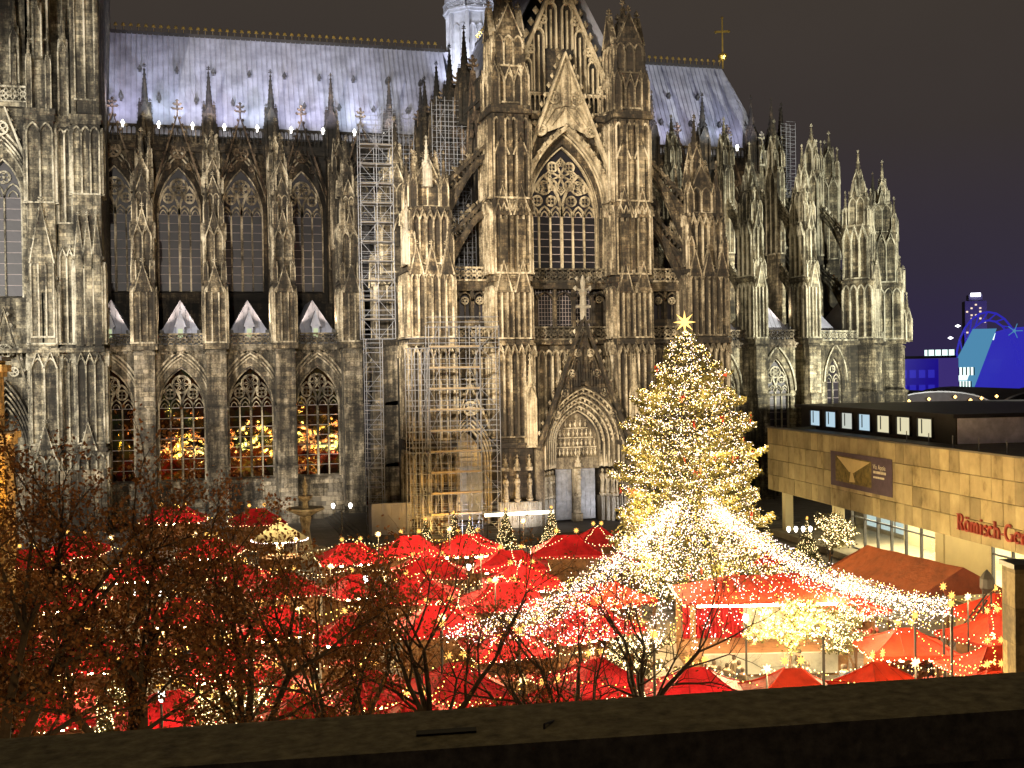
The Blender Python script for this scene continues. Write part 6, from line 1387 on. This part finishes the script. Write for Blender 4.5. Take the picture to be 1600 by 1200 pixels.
for i, (x, y, v, lb) in enumerate(((20.2, -31.0, 1, 'small lit fir left of the scaffold foot'), (22.6, -32.0, 0, 'small lit fir right of the scaffold foot'), (24.2, -31.5, 1, 'short lit fir below the amber wall'), (27.6, -31.6, 0, 'slim lit fir under the left end of the white light bar'), (32.0, -31.6, 0, 'slim lit fir under the right end of the white light bar'),
        (49.5, -47.5, 0, 'lit fir before the museum passage'), (49.0, -51.5, 2, 'broad lit tree in front of the museum glass'), (47.6, -44.0, 1, 'small lit fir at the museum corner'), (29.0, -81.0, 3, 'brilliant lit tree right of the stage post'), (32.8, -81.5, 4, 'sparkling bushy lit tree right of the stage'), (20.8, -83.5, 4, 'lit leafy tree behind the bare branching tree'), (1.8, -88.5, 2, 'dim lit tree behind the brown foliage at the parapet'), (-3.5, -79, 0, 'small lit fir deep among the brown trees'))):
    t = thing('lit_tree', lb, 'lit tree', (x, y, 0), i*0.7, 'small firs wound with bulbs'); M_ = ST_[v]
    mobj('trunk', M_['trunk'], t); a = mobj('foliage', M_['foliage'], t); a['kind'] = 'stuff'; a = mobj('bulbs', M_['bulbs'], t); a['kind'] = 'stuff'
    if v < 2: mobj('star', SSM, t, (0, 0, (3.6, 3.0, 5.5)[v]+0.3))
lamp('bright_tree_light', 'POINT', (29.0, -83.5, 3.2), None, 2400, (1.0, 0.80, 0.42), size=0.8)
# white light bar on the portal steps
t = thing('light_bar', 'long white light bar on posts before the portal steps', 'light bar', (29.6, -29.2, 0), 0.02)
q_ = MB(); q_.box(-3.4, 3.4, -0.08, 0.08, 3.0, 3.3); glow('bar_white', (1.0, 0.9, 0.65), 6.0, True); q_.build('tube', 'bar_white', t)
for a in (-3.2, 0, 3.2): q_ = MB(); q_.bar((a, 0, 0), (a, 0, 3.0), 0.05, 6); q_.build('post', 'iron', t)
for x, y, en, c in ((31.5, -26.0, 1500, (0.95, 0.95, 1.0)), (36.0, -25.5, 1100, (0.95, 0.95, 1.0)), (42.5, -25.0, 1500, (0.95, 0.95, 1.0)), (25.5, -27.0, 900, (0.85, 0.9, 1.0)), (22.6, -29.0, 3800, (1.0, 0.55, 0.12)), (29.5, -27.5, 2200, (1.0, 0.62, 0.2))):
    lamp('portal_uplight', 'SPOT', (x, y, 1.1), (x, y+5.0, 5.0), en, c, 110, 0.8, 0.2)
# uplights on the tower foot and the aisle foot
lamp('tower_uplight', 'SPOT', (-14, -12, 1.0), (-14, -5, 7), 200, (1.0, 0.97, 0.9), 110, 0.8, 0.2); lamp('aisle_uplight', 'SPOT', (6, -9, 0.8), (6, 0, 2.0), 500, (0.95, 0.97, 1.0), 120, 0.8, 0.2)

# ------------------------------------------------------------------ fountain, lamps, violet floods
FO = thing('fountain', 'two-bowled stone fountain with slender finial between the stalls and nave', 'fountain', (9.7, -27.9, 0))
q_ = MB(); q_.ngon(0, 0, 0, 2.2, 0.7, 2.3, 8); q_.build('basin', STONE_P, FO); q_ = MB(); q_.lathe(0, 0, [(0.6, 0.7), (1.6, 0.5), (2.6, 0.35), (3.6, 0.55), (4.0, 0.3)], 12); q_.build('shaft', STONE_P, FO)
q_ = MB(); q_.lathe(0, 0, [(3.7, 0.4), (4.1, 1.2), (4.35, 1.75), (4.5, 1.7), (4.4, 0.3)], 20); q_.build('lower_bowl', STONE_P, FO); q_ = MB(); q_.lathe(0, 0, [(4.3, 0.35), (5.0, 0.22), (5.35, 0.6), (5.6, 0.7), (5.6, 0.2), (6.2, 0.16), (6.5, 0.28), (6.9, 0.1), (7.4, 0.02)], 14); q_.build('upper_bowl', STONE_P, FO)
def globe_lamp(x, y, h, lb, arms=2, span=0.75, en=260):
    t = thing('globe_lamp', lb, 'street lamp', (x, y, 0), -0.26, 'globe street lamps'); q_ = MB(); q_.lathe(0, 0, [(0, 0.16), (0.4, 0.1), (0.5, 0.06), (h-0.4, 0.05)], 8); q_.build('post', 'iron', t)
    if arms > 1:
        q_ = MB(); q_.bar((-span, 0, h-0.4), (span, 0, h-0.4), 0.035, 6); q_.build('arm', 'iron', t)
    for i in range(arms):
        xx = (-span+2*span*i/(arms-1)) if arms > 1 else 0
        q_ = MB(); q_.lathe(xx, 0, [(h-0.3, 0.05), (h-0.2, 0.11), (h-0.04, 0.17), (h+0.12, 0.11), (h+0.17, 0.001)], 10); q_.build('globe', 'globe', t)
globe_lamp(12.3, -33.7, 5.25, 'two-globe street lamp beside the fountain'); globe_lamp(-2.6, -68.8, 5.0, 'two-globe street lamp glowing through the brown leaves')
globe_lamp(48.0, -48.9, 3.3, 'cluster lamp of four white globes before the museum passage', 4, 0.9); globe_lamp(9.6, -66.5, 4.6, 'single globe lamp among the red stalls', 1)
globe_lamp(-1.4, -87.0, 4.2, 'single globe lamp at the lower stalls behind brown foliage', 1); globe_lamp(27.6, -79.4, 3.6, 'single globe lamp left of the brilliant lit tree', 1)
globe_lamp(18.2, -56.4, 3.2, 'bright low globe lamp beyond the red stalls by the light canopy', 1)
q_ = MB(); q_.box(-0.14, 0.14, -0.1, 0.1, 0.2, 0.5); VF = q_.mesh('face', 'violet_lamp'); q_ = MB(); q_.box(-0.18, 0.18, 0.1, 0.3, 0.1, 0.55); q_.box(-0.03, 0.03, 0.1, 0.2, 0, 0.2); VB = q_.mesh('housing', 'iron')
for x, y, lb in ((17.7, -25.0, 'violet floodlight on the ground before the grey hoarding'), (-16.4, -18.0, 'violet floodlight at the tower foot near the frame edge'), (-9.9, -15.0, 'violet floodlight right of the tower foot'), (25.9, -27.6, 'violet floodlight at the portal scaffold foot')):
    t = thing('violet_floodlight', lb, 'floodlight', (x, y, 0), 0, 'violet ground floodlights'); mobj('face', VF, t); mobj('housing', VB, t)
lamp('hoarding_light', 'SPOT', (17.7, -24.6, 0.6), (18.2, -22, 2), 60, (0.75, 0.7, 1.0), 130, 0.8, 0.1)
# housings of the big floodlights
for (a, b, en, c, s), lb in zip(FLOODS, ('far left mast', 'roof above the balcony, nave beam', 'tower side mast', 'near left mast', 'roof above the balcony, transept beam', 'museum roof')):
    t = thing('facade_floodlight', f'floodlight on a post aimed at the cathedral from the {lb}', 'floodlight', a, 0, 'facade floodlights'); q_ = MB(); q_.push((Vector(b)-Vector(a)).to_track_quat('Y', 'Z').to_matrix().to_4x4()); q_.box(-0.5, 0.5, -1.0, -0.62, -0.4, 0.4); q_.pop(); q_.build('housing', 'iron', t)
    if a[2] > 5: q_ = MB(); q_.bar((0, 0, -0.4), (0, 0, -a[2]+(10.4 if lb == 'museum roof' else 0)), 0.08, 6); q_.build('post', 'iron', t)

# lattice pylon with lamp by the museum, seen dark against the stalls
PY = thing('lattice_pylon', 'dark lattice pylon with slanting truss among the stalls at the museum end', 'pylon', (41.9, -80.0, 0), -0.3)
q_ = MB()
for s_ in (-0.22, 0.22): q_.bar((s_, 0, 0), (s_, 0, 4.2), 0.05, 5)
for i in range(8): q_.bar((-0.22, 0, i*0.5), (0.22, 0, i*0.5+0.5), 0.025, 4)
q_.build('mast', 'iron', PY)
q_ = MB()
for dz in (0, 0.4): q_.bar((0, 0, 3.6+dz), (-3.4, -2.5, 0.8+dz), 0.05, 5)
for i in range(10): t0 = i/10; q_.bar((-3.4*t0, -2.5*t0, 3.6-2.8*t0), (-3.4*(t0+0.1), -2.5*(t0+0.1), 4.0-2.8*(t0+0.1)), 0.025, 4)
q_.build('slanting_truss', 'iron', PY)
q_ = MB(); q_.lathe(0, 0, [(4.0, 0.15), (4.3, 0.4), (4.8, 0.38), (5.1, 0.2), (5.3, 0.02)], 10); q_.build('hood', 'iron', PY)

# ------------------------------------------------------------------ people
COATS = [(0.03, 0.03, 0.035), (0.05, 0.04, 0.06), (0.18, 0.03, 0.03), (0.03, 0.05, 0.09), (0.16, 0.12, 0.08), (0.28, 0.26, 0.24), (0.07, 0.05, 0.03)]
plain('skin', (0.45, 0.27, 0.19), 0.6, 0, 0.05); plain('jeans', (0.03, 0.035, 0.05), 0.8); plain('hair_brown', (0.04, 0.025, 0.015), 0.7); plain('shoe', (0.02, 0.018, 0.015), 0.6)
for i, c in enumerate(COATS): plain('coat_%d' % i, c, 0.85)
def person_mesh(name, pose):
    me = bpy.data.meshes.new(name); st, arm = pose
    v = [(0, 0, 0.95), (0, 0, 1.15), (0, 0.0, 1.38), (0, 0.0, 1.50), (0, -0.01, 1.60), (0, -0.02, 1.72),
         (-0.10, 0, 0.92), (-0.11, -0.10*st, 0.50), (-0.11, 0.16*st, 0.09), (-0.11, 0.16*st-0.13, 0.05), (0.10, 0, 0.92), (0.11, 0.02*st, 0.50), (0.11, -0.18*st, 0.09), (0.11, -0.18*st-0.13, 0.05),
         (-0.19, 0, 1.42), (-0.25, 0.05, 1.14), (-0.22, -0.04-arm*0.2, 0.92+arm*0.12), (-0.21, -0.08-arm*0.26, 0.84+arm*0.16), (0.19, 0, 1.42), (0.25, 0.03, 1.14), (0.22, -0.06-arm*0.16, 0.90+arm*0.1), (0.21, -0.1-arm*0.2, 0.82+arm*0.14)]
    e = [(0, 1), (1, 2), (2, 3), (3, 4), (4, 5), (0, 6), (6, 7), (7, 8), (8, 9), (0, 10), (10, 11), (11, 12), (12, 13), (2, 14), (14, 15), (15, 16), (16, 17), (2, 18), (18, 19), (19, 20), (20, 21)]
    R = [0.17, 0.17, 0.18, 0.065, 0.09, 0.085, 0.105, 0.075, 0.05, 0.045, 0.105, 0.075, 0.05, 0.045, 0.085, 0.062, 0.045, 0.04, 0.085, 0.062, 0.045, 0.04]
    me.from_pydata(v, e, []); o = bpy.data.objects.new(name, me); COL.objects.link(o)
    o.modifiers.new('s', 'SKIN'); o.modifiers.new('u', 'SUBSURF').levels = 1
    for i, r in enumerate(R): me.skin_vertices[0].data[i].radius = (r, r*(0.72 if i in (0, 1, 2) else 1))
    me.skin_vertices[0].data[0].use_root = True
    dg_ = bpy.context.evaluated_depsgraph_get(); res = bpy.data.meshes.new_from_object(o.evaluated_get(dg_)); bpy.data.objects.remove(o); res.name = name
    return res
PM = [person_mesh('person', p) for p in ((0.0, 0.0), (1.0, 0.4), (0.3, 1.2))]
def dress(me, k):
    m2 = me.copy(); m2.materials.clear()
    for nm in ('coat_%d' % k, 'jeans', 'skin', 'shoe'): m2.materials.append(MATS[nm])
    for p in m2.polygons:
        z = p.center.z; p.material_index = 3 if z < 0.12 else 1 if z < 0.78 else 2 if (z > 1.47 or (abs(p.center.x) > 0.17 and z < 0.93+0.1 and p.center.y < -0.08)) else 0
        p.use_smooth = True
    return m2
hm = MB(); hm.lathe(0, 0, [(1.60, 0.10), (1.68, 0.115), (1.76, 0.11), (1.82, 0.07), (1.845, 0.001)], 10); HM = hm.mesh('hair', 'hair_brown')
CN_ = ['black', 'dark violet', 'dark red', 'navy', 'tan', 'pale grey', 'brown']; PN = ['standing', 'walking', 'holding something out']
PEOPLE = [(13.9, -50.0, 0, 5, 'between the red stalls below the fountain lamp'), (15.0, -50.2, 2, 0, 'beside the bright gap between red stalls'), (13.0, -49.4, 1, 3, 'left of the bright gap between red stalls'), (51.0, -48.6, 0, 0, 'before the museum glass next to the lit tree'),
          (0.6, -67.0, 1, 6, 'near the globe lamp behind the leaves'), (-0.6, -67.8, 0, 3, 'under the globe lamp behind the leaves'), (-0.2, -86.2, 1, 5, 'at the lower stalls near the globe lamp'), (0.8, -85.6, 0, 2, 'at the lower stalls right of the globe lamp'), (5.3, -85.2, 2, 0, 'between two front stalls'), (5.9, -78.8, 1, 4, 'in the lane before the front stalls'), (10.6, -79.6, 0, 1, 'in the lane below the light canopy end'),
          (25.2, -80.6, 0, 0, 'before the stage'), (26.6, -80.0, 1, 6, 'walking past the stage'), (33.2, -78.8, 0, 3, 'right of the stage post'), (38.3, -80.4, 1, 0, 'in the lane by the orange-red stalls'), (37.6, -81.0, 0, 4, 'beside the lattice truss'), (11.2, -54.4, 1, 2, 'behind the single globe lamp'), (17.8, -70.4, 0, 6, 'under the sloping light strings')]
for i, (x, y, p, k, where) in enumerate(PEOPLE):
    me = dress(PM[p], k); o = mobj('person', me, None, (x, y, 0), random.uniform(0, 6.28)); tag(o, f'person in {CN_[k]} coat {PN[p] if not where.startswith("walking") else ""} {where}'.replace('  ', ' '), 'person', 'visitors on the market'); mobj('hair', HM, o)

prnd = random.Random(41); dm = {}
for n_ in range(52):
    if n_ < 30: x, y, lb = prnd.uniform(22.5, 37.5), prnd.uniform(-86.5, -78.6), 'visitor in dark winter coat in the crowd before the lit stage'
    elif n_ < 42: x, y, lb = prnd.uniform(11.5, 19.5), prnd.uniform(-50.8, -48.4), 'visitor in dark winter coat in the lane of back red stalls'
    else: x, y, lb = prnd.uniform(1, 14), prnd.uniform(-79.8, -78.2), 'visitor in dark winter coat in the lane behind the front stalls'
    p, k = prnd.randint(0, 2), prnd.choice((0, 1, 3, 6))
    if (p, k) not in dm: dm[(p, k)] = dress(PM[p], k)
    o = mobj('person', dm[(p, k)], None, (x, y, 0), prnd.uniform(0, 6.28)); sc_ = prnd.uniform(0.92, 1.05); o.scale = (sc_, sc_, sc_); tag(o, lb, 'person', lb[30:]); mobj('hair', HM, o)

# ------------------------------------------------------------------ foreground trees
plain('bark', (0.035, 0.024, 0.014), 0.9, 0, 0.4, 6)
mt, n, l, b = newmat('brown_leaf')
c = ramp(n, l, noisetex(n, l, 1.8, 4), [(0.3, (0.085, 0.032, 0.010)), (0.55, (0.16, 0.066, 0.018)), (0.75, (0.20, 0.11, 0.03))]); l.new(c, b.inputs['Base Color']); b.inputs['Roughness'].default_value = 0.6
tr = n.new('ShaderNodeBsdfTranslucent'); l.new(c, tr.inputs[0]); mx = n.new('ShaderNodeMixShader'); mx.inputs[0].default_value = 0.45; l.new(b.outputs[0], mx.inputs[1]); l.new(tr.outputs[0], mx.inputs[2]); l.new(mx.outputs[0], n['Material Output'].inputs[0])
def broadleaf(lb, x, y, h, spread, leaves, seed, fork=0.35, lean=(0, 0), deep=4, leafsize=0.07, group=None):
    R = random.Random(seed); g_ = np.random.default_rng(seed)
    t = thing('foreground_tree', lb, 'tree', (x, y, 0), 0, group)
    tk = MB(); lm = MB(); tips = []
    def grow(mb, p, d, L, r, lev):
        segs = 4 if lev < 2 else 3; q = p
        for i in range(segs):
            d = (d+Vector((R.uniform(-1, 1), R.uniform(-1, 1), R.uniform(-0.5, 0.7)))*(0.10+0.05*lev)).normalized()
            e_ = q+d*(L/segs); r2_ = r*(1-0.16*(1 if lev else 0.6)); mb.bar(q, e_, r, 6 if lev < 2 else 4 if lev < 4 else 3, r2_); r = r2_; q = e_
            if lev >= 2: tips.append((tuple(q), lev))
            if lev >= 1 and lev < deep and i < segs-1 and R.random() < 0.75:
                a = d.orthogonal().normalized(); a.rotate(Matrix.Rotation(R.uniform(0, 6.28), 3, d)); grow(lm, q, (d*0.75+a*0.8).normalized(), L*R.uniform(0.45, 0.65), r*0.55, lev+1)
        if lev < deep:
            for k in range(R.choice((2, 3)) if lev else 4):
                a = d.orthogonal().normalized(); a.rotate(Matrix.Rotation(k*2.2+R.uniform(0, 1.5), 3, d)); sp = spread*R.uniform(0.6, 1.15)
                grow(lm, q, (d+a*sp+Vector((0, 0, 0.12))).normalized(), L*R.uniform(0.58, 0.78), r*0.72, lev+1)
    grow(tk, Vector((0, 0, 0)), Vector((lean[0], lean[1], 1)).normalized(), h*fork, h*0.020, 0)
    vs = np.array(lm.v); zmax = vs[:, 2].max(); k_ = h/zmax
    for mb in (tk, lm): mb.v = [(a*k_, b*k_, c_*k_) for a, b, c_ in mb.v]
    tk.build('trunk', 'bark', t); lm.build('branches', 'bark', t)
    if leaves:
        P = np.array([p for p, lv in tips])*k_; P = P[P[:, 2] > h*0.30]
        c_ = P[g_.integers(0, len(P), leaves)]+g_.normal(0, 0.16, (leaves, 3)); u = g_.normal(0, 1, (leaves, 3)); u /= np.linalg.norm(u, axis=1)[:, None]; v = np.cross(u, g_.normal(0, 1, (leaves, 3))); v /= np.linalg.norm(v, axis=1)[:, None]
        s = g_.uniform(0.55, 1.25, leaves)[:, None]*leafsize
        V = np.stack([c_-u*s, c_-u*s*0.1+v*s*0.62, c_+u*s, c_-u*s*0.1-v*s*0.62], 1).reshape(-1, 3)
        o = mobj('foliage', rawmesh('foliage', V, np.arange(4*leaves).reshape(-1, 4), 'brown_leaf'), t); o['kind'] = 'stuff'
    return t
GRP = 'autumn trees before the balcony'
broadleaf('tallest brown-leaved tree at the frame edge below the tower', -4.6, -101.5, 16.3, 0.75, 12500, 31, 0.30, (0.02, 0), group=GRP)
broadleaf('dense brown-leaved tree right of the tallest one', -1.4, -100.0, 14.4, 0.8, 11500, 32, 0.30, group=GRP)
broadleaf('brown-leaved tree below the second nave window', 1.2, -98.8, 13.4, 0.8, 9500, 33, 0.30, group=GRP)
broadleaf('brown-leaved tree with dark trunk in front of the red stalls', 3.6, -99.2, 11.9, 0.8, 6500, 34, 0.34, group=GRP)
broadleaf('thin brown-leaved tree in front of the scaffold foot', 6.6, -97.6, 11.9, 0.8, 2400, 35, 0.34, (0.06, 0), group=GRP)
broadleaf('low brown tree at the lower corner of the frame', -6.0, -97.0, 12.0, 0.85, 13500, 36, 0.30, group=GRP)
broadleaf('sparse low tree with few leaves right of the scaffold', 10.2, -96.6, 10.0, 0.85, 1200, 37, 0.34, (0.05, 0), 5, group=GRP)
broadleaf('bare tree with spreading forked branches before the light canopy', 15.0, -96.4, 11.8, 0.85, 260, 38, 0.33, (0.03, 0), 5, group=GRP)
broadleaf('low bare tree left of the forked bare tree', 12.2, -97.8, 10.6, 0.95, 500, 39, 0.33, (0, 0), 5, group=GRP)
# unseen lanterns added to light the near trees, the pillar and the parapet top
for x, y, en, lb in ((-3.0, -118.0, 5500, 'unseen lantern added below the balcony on the tower side'), (20.0, -116.0, 2600, 'unseen lantern added below the balcony on the museum side')):
    t = thing('added_lantern', lb, 'street lamp', (x, y, 0), 0, 'unseen lanterns added below the balcony'); q_ = MB(); q_.bar((0, 0, 0), (0, 0, 9.0), 0.08, 6); q_.build('post', 'iron', t); q_ = MB(); q_.ngon(0, 0, 9.6, 0.3, 9.9, 0.2, 8); q_.bar((0, 0, 9.0), (0, 0, 9.1), 0.3, 8); q_.build('hood', 'iron', t)
    lamp('added_lantern_light', 'POINT', (x, y, 9.4), None, en, (1.0, 0.62, 0.25), size=0.15)
t = thing('added_parapet_lantern', 'small unseen lantern added above the balcony parapet to light it', 'added lamp', (1.0, -130.9, 19.6)); q_ = MB(); q_.ngon(0, 0, 0.15, 0.16, 0.3, 0.05, 8); q_.box(-0.05, 0.05, -0.3, 0.0, 0.2, 0.26); q_.build('hood', 'iron', t)
lamp('added_parapet_light', 'POINT', (1.0, -130.9, 19.6), None, 62, (1.0, 0.74, 0.30), size=0.1)
